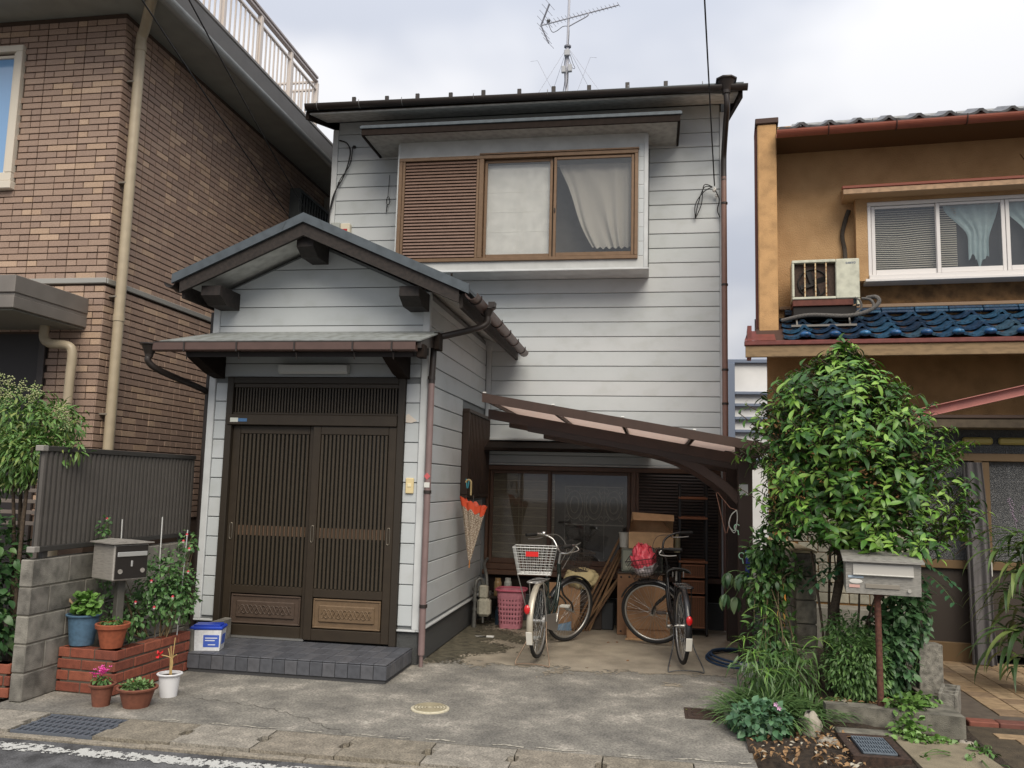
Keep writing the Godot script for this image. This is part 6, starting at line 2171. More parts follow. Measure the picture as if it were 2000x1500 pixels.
func pink_basket():
	var t := thing("laundry_basket", "pink plastic laundry basket with square holes by the gas meter", "basket", Vector3(-1.565, 0.0, -9.6), "", false)
	var pk := m("pink_plastic", c8(188, 122, 134), 0.45, {"tex": "soft", "ts": 4.0})
	var st := sb()
	# rounded-square wall of strips with gaps; solid bands above and below
	var prof := func(a: float, r: float) -> Vector3:
		var c := cos(a)
		var s := sin(a)
		var k := pow(pow(absf(c), 4.0) + pow(absf(s), 4.0), -0.25)
		return Vector3(c * k * r, 0, s * k * r)
	var R := func(y: float) -> float: return lerpf(0.125, 0.16, y / 0.44)
	var N := 56
	for j in N:
		var a0 := TAU * j / N
		var a1 := TAU * (j + 1) / N
		var bands := [[0.0, 0.055], [0.35, 0.42]]
		for q in 6:
			bands.append([0.055 + q * 0.05 + 0.028, 0.055 + q * 0.05 + 0.05])
		if j % 2 == 0:
			bands = [[0.0, 0.42]]
		for bnd in bands:
			var p0: Vector3 = prof.call(a0, R.call(bnd[0])) + Vector3(0, bnd[0], 0)
			var p1: Vector3 = prof.call(a1, R.call(bnd[0])) + Vector3(0, bnd[0], 0)
			var p2: Vector3 = prof.call(a1, R.call(bnd[1])) + Vector3(0, bnd[1], 0)
			var p3: Vector3 = prof.call(a0, R.call(bnd[1])) + Vector3(0, bnd[1], 0)
			face(st, [p0, p1, p2, p3], Vector3(0, 0.2, 0))
			face(st, [p0 * 0.985, p1 * 0.985, p2 * 0.985, p3 * 0.985], Vector3(p0.x * 4, 0.2, p0.z * 4))
	part(t, "wall", st, pk)
	st = sb()
	var ring := []
	for j in 40:
		ring.append(prof.call(TAU * j / 40.0, 0.168) + Vector3(0, 0.42, 0))
	tube(st, ring, 0.014, 8, false, true)
	part(t, "rim", st, m("pink_rim", c8(178, 88, 106), 0.4))
	st = sb()
	lathe(st, [Vector2(0.13, 0.01), Vector2(0, 0.012)], 20)
	part(t, "floor", st, pk)

func folded_umbrella():
	var t := thing("umbrella", "clear patterned umbrella with an orange hem hanging on the window bars", "umbrella", Vector3(-1.92, 0.72, -8.6))
	var o := Vector3(-1.83, 0, -8.62)
	var st := sb()
	var hook := [Vector3(0, 1.48, 0), Vector3(0, 1.60, 0)]
	for i in 9:
		var a := PI * i / 8.0
		hook.append(Vector3(-0.028 + cos(a) * 0.028, 1.61 + sin(a) * 0.03, 0))
	for i in hook.size():
		hook[i] += o + Vector3(-0.03, 0, 0)
	tube(st, hook, 0.010, 8)
	part(t, "handle", st, m("cane_handle", c8(176, 156, 112), 0.4))
	st = sb()
	tube(st, [o + Vector3(0, 1.48, 0), o + Vector3(-0.02, 0.74, 0.02)], 0.004, 6)
	part(t, "shaft", st, m("shaft_steel", c8(90, 84, 80), 0.4, {"metal": 0.6}))
	# folded canopy: wide at the top, pleated, closing to the ferrule
	var rows := []
	var hem := []
	for i in 15:
		var v := i / 14.0
		var line := []
		for j in 49:
			var a := TAU * j / 48.0
			var r := lerpf(0.155, 0.015, pow(v, 0.85)) * (0.86 + 0.14 * sin(a * 8.0 + v * 3.0))
			var y := lerpf(1.40, 0.82, v) + (0.022 * sin(a * 8.0 + 1.0) * (1.0 - v) - 0.05 * cos(a) * (1.0 - v))
			line.append(o + Vector3(-0.02 * v + cos(a) * r, y, sin(a) * r * 0.5 + 0.02 * v))
		rows.append(line)
	st = sb()
	sheet(st, rows.slice(2), 0.0)
	part(t, "canopy", st, m("umbrella_film", c8(190, 180, 166), 0.35, {"tex": noise_tex("dots", 0.05, 2, [[0.34, c8(110, 78, 66)], [0.42, c8(222, 214, 200)], [0.7, Color.WHITE]], 29, FastNoiseLite.TYPE_CELLULAR), "ts": 4.0}))
	st = sb()
	sheet(st, rows.slice(0, 3), 0.0)
	part(t, "hem", st, m("umbrella_orange", c8(208, 78, 44), 0.5))
	st = sb()
	tube(st, [o + Vector3(-0.018, 0.83, 0.02), o + Vector3(-0.02, 0.74, 0.022)], 0.006, 6)
	part(t, "ferrule", st, m("ferrule", c8(176, 116, 56), 0.5))
	var cl := thing("clothes_peg", "turquoise clothes peg clipped to the window bars beside the umbrella handle", "peg", Vector3(-1.93, 1.6, -8.72), "", false)
	st = sb()
	bx(st, Vector3(0, 0, 0), Vector3(0.012, 0.1, 0.012), Basis(Vector3.BACK, 0.12), 0.003)
	bx(st, Vector3(0.02, 0.0, 0), Vector3(0.012, 0.1, 0.012), Basis(Vector3.BACK, -0.12), 0.003)
	part(cl, "body", st, m("peg_turquoise", c8(72, 160, 176), 0.5))

# ---------- bicycles ----------
func ring_pts(c: Vector3, r: float, n: int) -> Array:
	var p := []
	for i in n:
		var a := TAU * i / n
		p.append(c + Vector3(cos(a) * r, sin(a) * r, 0))
	return p

func tf(xf: Transform3D, p: Array) -> Array:
	var o := []
	for q in p: o.append(xf * q)
	return o

func wheel(t: Node3D, c: Vector3, R: float, xf: Transform3D, rimm: Material):
	var st := sb()
	tube(st, tf(xf, ring_pts(c, R - 0.017, 48)), 0.018, 8, false, true)
	var w := part(t, "wheel", st, mats["tyre"])
	st = sb()
	tube(st, tf(xf, ring_pts(c, R - 0.042, 40)), 0.011, 6, false, true)
	part(w, "rim", st, rimm)
	st = sb()
	tube(st, tf(xf, [c + Vector3(0, 0, -0.05), c + Vector3(0, 0, 0.05)]), 0.018, 10)
	tube(st, tf(xf, [c + Vector3(0, 0, -0.065), c + Vector3(0, 0, 0.065)]), 0.008, 8)
	part(w, "hub", st, rimm)
	st = sb()
	for i in 36:
		var a := TAU * i / 36.0
		var s := 0.025 if i % 2 == 0 else -0.025
		var lead := 0.35 if (i / 2) % 2 == 0 else -0.35
		tube(st, tf(xf, [c + Vector3(cos(a + lead * 3) * 0.018, sin(a + lead * 3) * 0.018, s), c + Vector3(cos(a) * (R - 0.045), sin(a) * (R - 0.045), 0)]), 0.0013, 4, false)
	var sp := part(w, "spokes", st, m("spoke_steel", c8(170, 170, 168), 0.3, {"metal": 0.8}))
	sp.set_meta("kind", "stuff")

func mudguard(t: Node3D, c: Vector3, R: float, a0: float, a1: float, mat: Material, xf: Transform3D) -> MeshInstance3D:
	var rows := []
	var n := 22
	for i in n + 1:
		var a := lerpf(a0, a1, float(i) / n)
		var line := []
		for j in 7:
			var b := PI * (j / 6.0)
			line.append(xf * (c + Vector3(cos(a), sin(a), 0) * (R - 0.012 + sin(b) * 0.018) + Vector3(0, 0, cos(b) * 0.028)))
		rows.append(line)
	var st := sb()
	sheet(st, rows, 0.0015)
	return part(t, "mudguard", st, mat)

func wire_basket(t: Node3D, called: String, w0: float, w1: float, d0: float, d1: float, hgt: float, nx: int, ny: int, mat: Material, xf: Transform3D) -> MeshInstance3D:
	# open basket: base d0 x w0, mouth d1 x w1 (x lengthwise, z across), from y 0 to hgt
	var st := sb()
	var corner := func(v: float) -> Array:
		var w := lerpf(w0, w1, v) * 0.5
		var d := lerpf(d0, d1, v) * 0.5
		return [Vector3(-d, hgt * v, -w), Vector3(d, hgt * v, -w), Vector3(d, hgt * v, w), Vector3(-d, hgt * v, w)]
	for i in ny + 1:
		var v := float(i) / ny
		var c: Array = corner.call(v)
		for j in 4:
			tube(st, tf(xf, [c[j], c[(j + 1) % 4]]), 0.0045 if i == ny or i == 0 else 0.0026, 5)
	var lo: Array = corner.call(0.0)
	var hi: Array = corner.call(1.0)
	for j in 4:
		for i in nx + 1:
			var u := float(i) / nx
			tube(st, tf(xf, [lo[j].lerp(lo[(j + 1) % 4], u), hi[j].lerp(hi[(j + 1) % 4], u)]), 0.0022, 5)
	for i in nx + 1:
		var u := float(i) / nx
		tube(st, tf(xf, [lo[0].lerp(lo[1], u), lo[3].lerp(lo[2], u)]), 0.0022, 4)
		tube(st, tf(xf, [lo[0].lerp(lo[3], u), lo[1].lerp(lo[2], u)]), 0.0022, 4)
	return part(t, called, st, mat)

func build_bicycles():
	m("tyre", c8(30, 29, 29), 0.8)
	var chrome := m("chrome", c8(206, 206, 204), 0.22, {"metal": 0.9})
	var alloy := m("alloy", c8(180, 178, 174), 0.35, {"metal": 0.75})
	var black := m("bike_black", c8(26, 26, 28), 0.35, {"coat": 0.4})
	var rubber := m("grip_rubber", c8(28, 27, 26), 0.7)
	var green := m("bike_green", c8(26, 40, 38), 0.25, {"coat": 0.7})
	var guard := m("guard_silver", c8(178, 170, 154), 0.35, {"metal": 0.3})
	var b1 := thing("bicycle", "dark green city bicycle with a silver wire basket over the rear wheel", "bicycle", Vector3(-1.02, 0.0, -7.85), "bicycles under the shelter", false)
	b1.rotation.y = atan2(1.0, 0.11)
	make_bike(b1, 0.33, green, guard, chrome, alloy, rubber, black, -0.6, true)
	var b2 := thing("bicycle", "black bicycle with a carrier bag in its front basket", "bicycle", Vector3(0.275, 0.0, -7.96), "bicycles under the shelter", false)
	b2.rotation.y = atan2(1.0, -0.14)
	make_bike(b2, 0.335, black, black, black, alloy, rubber, black, 1.2, false)

func make_bike(t: Node3D, R: float, fm: Material, gm: Material, hb: Material, alloy: Material, rubber: Material, black: Material, steer: float, rear_basket: bool):
	var I := Transform3D.IDENTITY
	var lift := 0.035
	var rc := Vector3(0, R + lift, 0)
	var wb := 1.08
	var fc := Vector3(wb, R, 0)
	# steering: everything ahead of the head tube turns about its axis
	var hb0 := Vector3(0.87, 0.60, 0)
	var hb1 := Vector3(0.805, 0.82, 0)
	var ax := (hb1 - hb0).normalized()
	var S := Transform3D(Basis(ax, steer), Vector3.ZERO)
	S.origin = hb0 - S.basis * hb0
	# keep the turned wheel on the ground
	var low := (S * fc).y - R
	S.origin.y -= low
	wheel(t, rc, R, I, alloy)
	wheel(t, fc, R, S, alloy)
	var g := mudguard(t, rc, R + 0.02, deg_to_rad(30), deg_to_rad(205), gm, I)
	mudguard(t, fc, R + 0.02, deg_to_rad(35), deg_to_rad(155), black if rear_basket else gm, S)
	# tail end of the rear guard: bright flap and red reflector
	var st := sb()
	var e := rc + Vector3(cos(deg_to_rad(200)), sin(deg_to_rad(200)), 0) * (R + 0.026)
	bx(st, e + Vector3(-0.01, 0.02, 0), Vector3(0.006, 0.12, 0.055), Basis(Vector3.BACK, 0.32), 0.003)
	part(g, "flap", st, m("flap_white", c8(222, 218, 208), 0.4))
	st = sb()
	var rp := rc + Vector3(cos(deg_to_rad(172)), sin(deg_to_rad(172)), 0) * (R + 0.035) + Vector3(0, 0.05, 0.0)
	if rear_basket:
		rp = rc + Vector3(cos(deg_to_rad(160)), sin(deg_to_rad(160)), 0) * (R + 0.045) + Vector3(-0.01, 0.02, -0.02)
	ball(st, rp, Vector3(0.018, 0.042, 0.028), 14, 8)
	part(g, "reflector", st, m("reflector_red", c8(196, 26, 30), 0.2, {"coat": 0.6}))
	# frame
	var bb := Vector3(0.46, 0.29, 0)
	var sc := Vector3(0.30, 0.74, 0)
	st = sb()
	tube(st, [bb, bb.lerp(sc, 1.0)], 0.015, 10)
	tube(st, curve([hb0 + ax * 0.03, Vector3(0.72, 0.40, 0), bb], 6), 0.019, 10)
	tube(st, curve([hb0 + ax * 0.12, Vector3(0.70, 0.52, 0), Vector3(0.52, 0.40, 0), bb.lerp(sc, 0.22)], 6), 0.014, 10)
	tube(st, [hb0, hb1], 0.021, 10)
	for s in [-1.0, 1.0]:
		var o := Vector3(0, 0, 0.055 * s)
		tube(st, [bb + o * 0.6, rc + o], 0.009, 8)
		tube(st, [bb.lerp(sc, 0.86) + o * 0.25, rc + o], 0.007, 8)
	part(t, "frame", st, fm)
	# fork, with the lamp bracket and stem
	st = sb()
	for s in [-1.0, 1.0]:
		var o := Vector3(0, 0, 0.05 * s)
		tube(st, tf(S, curve([hb0 + ax * -0.01 + o * 0.6, hb0 - ax * 0.1 + o, fc + Vector3(-0.045, 0.08, 0) + o, fc + o], 5)), 0.010, 8)
	tube(st, tf(S, [hb0 - ax * 0.02 + Vector3(0, 0, -0.035), hb0 - ax * 0.02 + Vector3(0, 0, 0.035)]), 0.013, 8)
	part(t, "fork", st, fm if not rear_basket else black)
	# handlebar
	st = sb()
	var top := hb1 + ax * 0.09
	tube(st, tf(S, [hb1 - ax * 0.02, top + Vector3(0.03, 0.01, 0)]), 0.013, 8)
	var bar_pts := []
	for s in [-1.0, 1.0]:
		var arr := curve([top + Vector3(0.04, 0.01, 0), top + Vector3(0.07, 0.03, 0.08 * s), top + Vector3(0.05, 0.12, 0.17 * s), top + Vector3(-0.06, 0.15, 0.25 * s), top + Vector3(-0.22, 0.13, 0.27 * s)], 6)
		tube(st, tf(S, arr), 0.011, 8)
	var hbar := part(t, "handlebar", st, hb)
	for s in [-1.0, 1.0]:
		st = sb()
		tube(st, tf(S, [top + Vector3(-0.1, 0.146, 0.256 * s), top + Vector3(-0.23, 0.129, 0.272 * s)]), 0.017, 10)
		part(hbar, "grip", st, rubber)
		st = sb()
		tube(st, tf(S, curve([top + Vector3(-0.02, 0.14, 0.235 * s), top + Vector3(0.0, 0.11, 0.27 * s), top + Vector3(-0.08, 0.09, 0.29 * s), top + Vector3(-0.17, 0.085, 0.295 * s)], 5)), 0.006, 6)
		part(hbar, "brake_lever", st, alloy)
		st = sb()
		tube(st, tf(S, curve([top + Vector3(-0.02, 0.14, 0.235 * s), top + Vector3(0.12, 0.16, 0.17 * s), top + Vector3(0.16, 0.05, 0.05 * s), top + Vector3(0.06, -0.15, 0.03 * s)], 6)), 0.003, 5)
		part(hbar, "brake_cable", st, black if not rear_basket else m("cable_grey", c8(120, 118, 112), 0.5))
	if rear_basket:
		st = sb()
		lathe(st, [Vector2(0, 0), Vector2(0.026, 0), Vector2(0.026, 0.018), Vector2(0.018, 0.028), Vector2(0, 0.03)], 16, S * Transform3D(Basis(Vector3.BACK, 0.3), top + Vector3(-0.03, 0.155, -0.225)))
		part(hbar, "bell", st, hb)
	# saddle
	st = sb()
	var rows := []
	for i in 9:
		var u := i / 8.0
		var line := []
		for j in 13:
			var a := PI * j / 12.0
			var w := lerpf(0.11, 0.025, smoothstep(0.0, 0.75, u))
			line.append(Vector3(lerpf(-0.12, 0.15, u), sin(a) * 0.045 * (1.0 - 0.4 * u) - 0.02, cos(a) * w) + sc + Vector3(-0.01, 0.1, 0))
		rows.append(line)
	sheet(st, rows, 0.012)
	var sad := part(t, "saddle", st, rubber if not rear_basket else m("saddle_brown", c8(48, 38, 32), 0.6))
	st = sb()
	tube(st, [sc, sc + Vector3(-0.015, 0.09, 0)], 0.012, 8)
	for s in [-1.0, 1.0]:
		for k in 3:
			tube(st, ring_pts(sc + Vector3(-0.09, 0.055 + 0.012 * k, 0.05 * s), 0.018, 10), 0.003, 4, false, true)
	part(sad, "seat_post", st, alloy)
	# crank, chain case, pedals
	st = sb()
	tube(st, [bb + Vector3(0, 0, -0.06), bb + Vector3(0, 0, 0.06)], 0.02, 10)
	var ca := 1.1 if rear_basket else -1.0
	for s in [-1.0, 1.0]:
		var q := bb + Vector3(0, 0, 0.065 * s)
		var pe: Vector3 = q + Vector3(cos(ca), sin(ca), 0) * 0.165 * s + Vector3(0, 0, 0.01 * s)
		bar(st, q, pe, 0.018, 0.012, 0.003, Vector3.BACK)
		var pd := sb()
		var pc: Vector3 = pe + Vector3(0, 0, 0.055 * s)
		for dx in [-0.032, 0.032]:
			bx(pd, pc + Vector3(dx, 0, 0), Vector3(0.016, 0.022, 0.09), Basis.IDENTITY, 0.003)
		for dz in [-0.04, 0.0, 0.04]:
			bx(pd, pc + Vector3(0, 0, dz), Vector3(0.05, 0.018, 0.012), Basis.IDENTITY, 0.003)
		part(t, "pedal", pd, m("pedal_grey", c8(176, 174, 166), 0.5) if rear_basket else m("pedal_black", c8(52, 44, 40), 0.6))
	part(t, "crank", st, alloy)
	st = sb()
	var cz := 0.045
	var pa := []
	for i in 13:
		var a := PI / 2 - PI * i / 12.0
		pa.append(Vector2(bb.x + cos(a) * 0.085, bb.y + sin(a) * 0.085))
	for i in 9:
		var a := -PI / 2 - PI * i / 8.0
		pa.append(Vector2(rc.x + cos(a) * 0.055, rc.y + sin(a) * 0.055))
	prism(st, pa, cz, cz + 0.022)
	part(t, "chain_case", st, alloy if rear_basket else black)
	# stand
	st = sb()
	for s in [-1.0, 1.0]:
		tube(st, curve([rc + Vector3(-0.01, 0, 0.075 * s), rc + Vector3(-0.06, -0.16, 0.09 * s), Vector3(-0.19, 0.05, 0.15 * s), Vector3(-0.215, 0.008, 0.155 * s)], 5), 0.006, 7)
	tube(st, curve([Vector3(-0.215, 0.008, -0.155), Vector3(-0.21, 0.02, -0.07), Vector3(-0.21, 0.02, 0.07), Vector3(-0.215, 0.008, 0.155)], 5), 0.006, 7)
	part(t, "stand", st, m("stand_steel", c8(138, 118, 100), 0.4, {"metal": 0.6}) if rear_basket else black)
	# carriers and baskets
	st = sb()
	for s in [-1.0, 1.0]:
		tube(st, curve([sc + Vector3(-0.03, -0.02, 0.03 * s), Vector3(0.12, 0.735, 0.06 * s), Vector3(-0.22, 0.735, 0.06 * s), Vector3(-0.25, 0.735, 0.0)], 5), 0.006, 6)
		tube(st, [rc + Vector3(0, 0, 0.075 * s), Vector3(-0.12, 0.735, 0.065 * s)], 0.005, 6)
	for x in [-0.15, -0.02, 0.1]:
		tube(st, [Vector3(x, 0.735, -0.06), Vector3(x, 0.735, 0.06)], 0.004, 6)
	part(t, "carrier", st, alloy if rear_basket else black)
	if rear_basket:
		var bk := wire_basket(t, "carrier_basket", 0.30, 0.40, 0.24, 0.30, 0.24, 9, 5, m("basket_wire", c8(196, 196, 192), 0.3, {"metal": 0.6}), Transform3D(Basis(Vector3.UP, 0.18), Vector3(-0.06, 0.80, -0.03)))
		st = sb()
		bx(st, Vector3(-0.225, 0.985, -0.02), Vector3(0.004, 0.045, 0.115), Basis(Vector3.UP, 0.18))
		part(bk, "red_plate", st, m("plate_red", c8(206, 36, 34), 0.4))
		st = sb()
		tube(st, [Vector3(-0.16, 0.80, -0.17), rc + Vector3(-0.01, 0, -0.085)], 0.005, 6)
		part(t, "basket_strut", st, alloy)
		var fb := S * Transform3D(Basis.IDENTITY, Vector3(1.02, 0.76, 0))
		wire_basket(t, "wire_basket", 0.26, 0.34, 0.18, 0.24, 0.2, 8, 4, m("basket_dark", c8(58, 50, 44), 0.6), fb)
	else:
		var fb := S * Transform3D(Basis.IDENTITY, Vector3(1.04, 0.70, 0))
		wire_basket(t, "wire_basket", 0.24, 0.34, 0.2, 0.28, 0.25, 8, 5, m("basket_black", c8(34, 30, 30), 0.5), fb)
		# plastic bag in the basket
		var n := FastNoiseLite.new()
		n.seed = 12
		n.frequency = 3.0
		for hlf in 2:
			var grid := []
			for i in 11:
				var line := []
				for j in 31:
					var v := (i / 10.0) * 0.5 + hlf * 0.5
					var a := -PI / 2 + PI * v
					var b := TAU * j / 30.0
					var d := Vector3(cos(a) * cos(b), sin(a), cos(a) * sin(b))
					var r := 1.0 + 0.2 * n.get_noise_3dv(d) + 0.06 * sin(b * 9.0 + 4.0 * n.get_noise_3dv(d * 1.5))
					line.append(Vector3(d.x * 0.125, 0.16 + d.y * (0.19 if d.y > 0 else 0.135), d.z * 0.15) * r)
				grid.append(line)
			grid.reverse()
			st = sb()
			sheet(st, grid)
			var w := t.transform * fb
			if hlf == 0:
				var bag := lone("carrier_bag", st, m("bag_white", c8(206, 196, 198), 0.4, {"tex": "blotch", "ts": 8.0}), "red and white plastic carrier bag in the black bicycle's basket", "bag", "", w)
				shapes["bag"] = bag
			else:
				part(shapes["bag"], "red_print", st, m("bag_red", c8(206, 74, 88), 0.4, {"tex": "blotch", "ts": 8.0}))

# ---------- right front: wall end, planting bed, mailbox, path ----------
func build_right_front():
	var conc := []
	for k in 3:
		conc.append(m("pillar_block%d" % k, [c8(156, 148, 132), c8(146, 138, 124), c8(164, 156, 138)][k], 0.95, {"tex": "strong", "ts": 1.6, "detail": "grain", "ds": 6.0, "bump": "bump", "bs": 0.3}))
	var soil: Material = mats["soil"]
	var w := thing("party_wall", "weathered concrete block wall running back between the two plots", "wall", Vector3(1.22, 0, -7.4))
	for r in 6:
		var z := -7.17
		var first := true
		while z > -8.9:
			var l := 0.395
			if first and r % 2 == 1: l = 0.2
			first = false
			var z2 := maxf(z - l, -8.93)
			box_part(w, "block", conc[(r * 2 + int(-z * 3)) % 3], 1.145, 1.305, r * 0.186 + 0.002, r * 0.186 + 0.182, z2 + 0.003, z - 0.002, 0.008)
			z = z2
	box_part(w, "cap", m("cap_tan", c8(206, 188, 150), 0.9, {"tex": "blotch", "ts": 3.0}), 1.135, 1.315, 1.117, 1.135, -8.93, -7.16, 0.006)
	# earth of the bed, raised in the middle
	var n := FastNoiseLite.new()
	n.seed = 15
	n.frequency = 1.6
	var st := sb()
	var rows := []
	for i in 33:
		var line := []
		var z := lerpf(-5.28, -8.95, i / 32.0)
		for j in 21:
			var x := lerpf(lerpf(0.6, 1.12, smoothstep(-6.55, -7.0, z)), 2.12, j / 20.0)
			var y := 0.0 + 0.05 * n.get_noise_2d(x, z) + 0.09 * smoothstep(-6.25, -6.45, z) * smoothstep(0.9, 1.3, x) - 0.04 * smoothstep(-5.6, -5.3, z) + 0.012
			line.append(Vector3(x, y, z))
		rows.append(line)
	sheet(st, rows)
	setting("planting_bed", st, soil)
	var pc := m("planter_concrete", c8(134, 130, 118), 0.92, {"tex": "strong", "ts": 1.3, "detail": "grain", "ds": 5.0, "bump": "bumpfine", "bs": 0.3})
	var pe := thing("concrete_kerb", "low weathered concrete kerb holding the bed under the right mailbox", "kerb", Vector3(1.6, 0, -6.3))
	st = sb()
	prism(st, [Vector2(1.2, 6.32), Vector2(1.2, 6.42), Vector2(1.95, 6.42), Vector2(1.98, 7.6), Vector2(2.08, 7.6), Vector2(2.06, 6.2)], -0.08, 0.15, Transform3D(Basis(Vector3.RIGHT, Vector3.FORWARD, Vector3.UP), Vector3.ZERO))
	part(pe, "kerb", st, pc)
	box_part(pe, "kerb", pc, 1.22, 1.66, -0.05, 0.045, -6.17, -6.05, 0.012)
	var ap := m("apron", c8(158, 146, 122), 0.93, {"tex": "blotch", "ts": 1.2, "detail": "speck", "ds": 4.0, "bump": "bumpfine", "bs": 0.3})
	st = sb()
	prism(st, [Vector2(1.56, 5.25), Vector2(1.55, 6.0), Vector2(1.62, 6.08), Vector2(2.0, 6.0), Vector2(2.06, 5.25)], -0.1, 0.04, Transform3D(Basis(Vector3.RIGHT, Vector3.FORWARD, Vector3.UP), Vector3.ZERO))
	setting("concrete_apron", st, ap)
	st = sb()
	bc(st, 2.07, 9.0, -0.1, 0.0, -6.6, -4.9)
	bc(st, 0.62, 2.069, -0.1, -0.004, -5.28, -4.9)
	setting("footway", st, m("footway_conc", c8(140, 128, 110), 0.93, {"tex": noise_tex("gut", 0.012, 6, [], 17), "ts": 0.8, "detail": "speck", "ds": 4.0, "bump": "bumpfine", "bs": 0.3}))
	# iron frame with a blue-grey grid lid
	var mg := thing("grid_lid", "blue-grey grid lid in a rusty frame on the ground at the right", "drain cover", Vector3(1.36, 0, -5.75))
	var rust: Material = mats["rust_iron"]
	st = sb()
	bc(st, 1.2, 1.53, -0.04, 0.052, -6.0, -5.96, 0.004)
	bc(st, 1.2, 1.53, -0.04, 0.052, -5.56, -5.52, 0.004)
	bc(st, 1.2, 1.25, -0.04, 0.052, -5.96, -5.56, 0.004)
	bc(st, 1.48, 1.53, -0.04, 0.052, -5.96, -5.56, 0.004)
	bc(st, 1.24, 1.49, -0.04, 0.03, -5.96, -5.56)
	part(mg, "frame", st, rust)
	var gl := m("grid_blue", c8(112, 122, 132), 0.6, {"tex": "blotch", "ts": 5.0})
	st = sb()
	bc(st, 1.275, 1.47, 0.02, 0.044, -5.94, -5.6, 0.003)
	var lid := part(mg, "lid", st, m("grid_dark", c8(52, 58, 64), 0.7))
	for k in 13:
		box_part(lid, "grid_bar", gl, 1.277 + k * 0.0157, 1.283 + k * 0.0157, 0.044, 0.054, -5.94, -5.6)
	for k in 5:
		box_part(lid, "grid_bar", gl, 1.275, 1.471, 0.0445, 0.0525, -5.94 + k * 0.083, -5.93 + k * 0.083)
	# stones
	for k in 4:
		var c: Vector3 = [Vector3(1.04, 0.05, -6.05), Vector3(1.13, 0.015, -5.9), Vector3(0.84, 0.01, -5.75), Vector3(2.0, 0.02, -6.02)][k]
		var s: Vector3 = [Vector3(0.075, 0.1, 0.06), Vector3(0.07, 0.025, 0.05), Vector3(0.04, 0.025, 0.035), Vector3(0.05, 0.03, 0.04)][k]
		st = sb()
		var grid := []
		for i in 10:
			var line := []
			for j in 15:
				var a := -PI / 2 + PI * i / 9.0
				var b := TAU * j / 14.0
				var d := Vector3(cos(a) * cos(b), sin(a), cos(a) * sin(b))
				line.append(c + d * s * (1.0 + 0.5 * n.get_noise_3dv(d * 0.8 + c * 3.0)))
			grid.append(line)
		grid.reverse()
		sheet(st, grid)
		lone("stone", st, m("stone_pale", c8(166, 158, 144), 0.9, {"tex": "blotch", "ts": 5.0, "bump": "bump", "bs": 0.4}), ["upright pale stone at the edge of the leaf litter", "flat pale stone between the upright stone and the grid lid", "small pale stone in the leaf litter under the low plants", "small stone beside the concrete kerb's right end"][k], "stone")
	# mailbox on a rusty pole
	var mb := thing("letterbox", "wide grey metal letterbox with stickers on a rusty pole", "mailbox", Vector3(1.575, 0.0, -6.38), "", false)
	mb.rotation.y = -0.16
	var gm := m("letterbox_grey", c8(166, 163, 156), 0.48, {"metal": 0.25, "tex": "streak", "ts": Vector3(3, 12, 3)})
	st = sb()
	prism(st, [Vector2(-0.18, 0.935), Vector2(0.1, 0.915), Vector2(0.115, 1.13), Vector2(-0.18, 1.17)], -0.215, 0.265, Transform3D(Basis(Vector3.BACK, Vector3.UP, Vector3.LEFT), Vector3(0.05, 0, 0)))
	part(mb, "case", st, gm)
	st = sb()
	prism(st, [Vector2(-0.2, 1.175), Vector2(0.15, 1.135), Vector2(0.15, 1.15), Vector2(-0.2, 1.192)], -0.235, 0.285, Transform3D(Basis(Vector3.BACK, Vector3.UP, Vector3.LEFT), Vector3(0.05, 0, 0)))
	part(mb, "roof", st, gm)
	st = sb()
	bx(st, Vector3(0.025, 1.085, 0.117), Vector3(0.39, 0.075, 0.012), Basis(Vector3.RIGHT, -0.08), 0.004)
	var flap := part(mb, "slot_flap", st, m("letterbox_flap", c8(184, 181, 174), 0.42, {"metal": 0.3}))
	box_part(flap, "flap_lip", m("flap_lip", c8(208, 206, 200), 0.35, {"metal": 0.4}), -0.17, 0.22, 1.043, 1.052, 0.112, 0.135, 0.003)
	box_part(mb, "name_slot", m("slot_grey", c8(134, 128, 118), 0.5), -0.09, 0.13, 0.955, 0.985, 0.106, 0.112, 0.002)
	st = sb()
	lathe(st, [Vector2(0.012, 0), Vector2(0.012, 0.012), Vector2(0, 0.012)], 12, Transform3D(Basis(Vector3.RIGHT, PI / 2), Vector3(0.19, 0.95, 0.104)))
	part(mb, "lock", st, mats["letterbox_flap"])
	box_part(mb, "sticker", m("st_blue", c8(170, 186, 200), 0.5), -0.2, -0.1, 1.022, 1.038, 0.111, 0.1125)
	st = sb()
	ball(st, Vector3(-0.15, 0.998, 0.1085), Vector3(0.045, 0.017, 0.003), 18, 6)
	part(mb, "sticker", st, m("st_white", c8(214, 212, 206), 0.5))
	box_part(mb, "sticker", m("st_red", c8(200, 160, 150), 0.5), -0.195, -0.125, 0.955, 0.975, 0.106, 0.1085)
	st = sb()
	tube(st, [Vector3(0.0, 0.05, 0), Vector3(-0.005, 0.9, -0.0)], 0.022, 12)
	bx(st, Vector3(0, 0.905, 0), Vector3(0.06, 0.03, 0.06))
	part(mb, "pole", st, m("rusty_pole", c8(104, 64, 52), 0.8, {"tex": "strong", "ts": 5.0, "bump": "bumpfine", "bs": 0.1}))
	# cinder blocks
	var cin := m("cinder", c8(146, 142, 132), 0.95, {"tex": "strong", "ts": 3.0, "bump": "bump", "bs": 0.4})
	hollow_block(Vector3(2.085, 0.3, -7.05), Basis(Vector3.UP, 0.15) * Basis(Vector3.BACK, PI / 2), cin, "hollow concrete block standing on end beside the tiled path")
	hollow_block(Vector3(2.13, 0.13, -6.72), Basis(Vector3.UP, 1.2), cin, "hollow concrete block lying in front of the upright one")
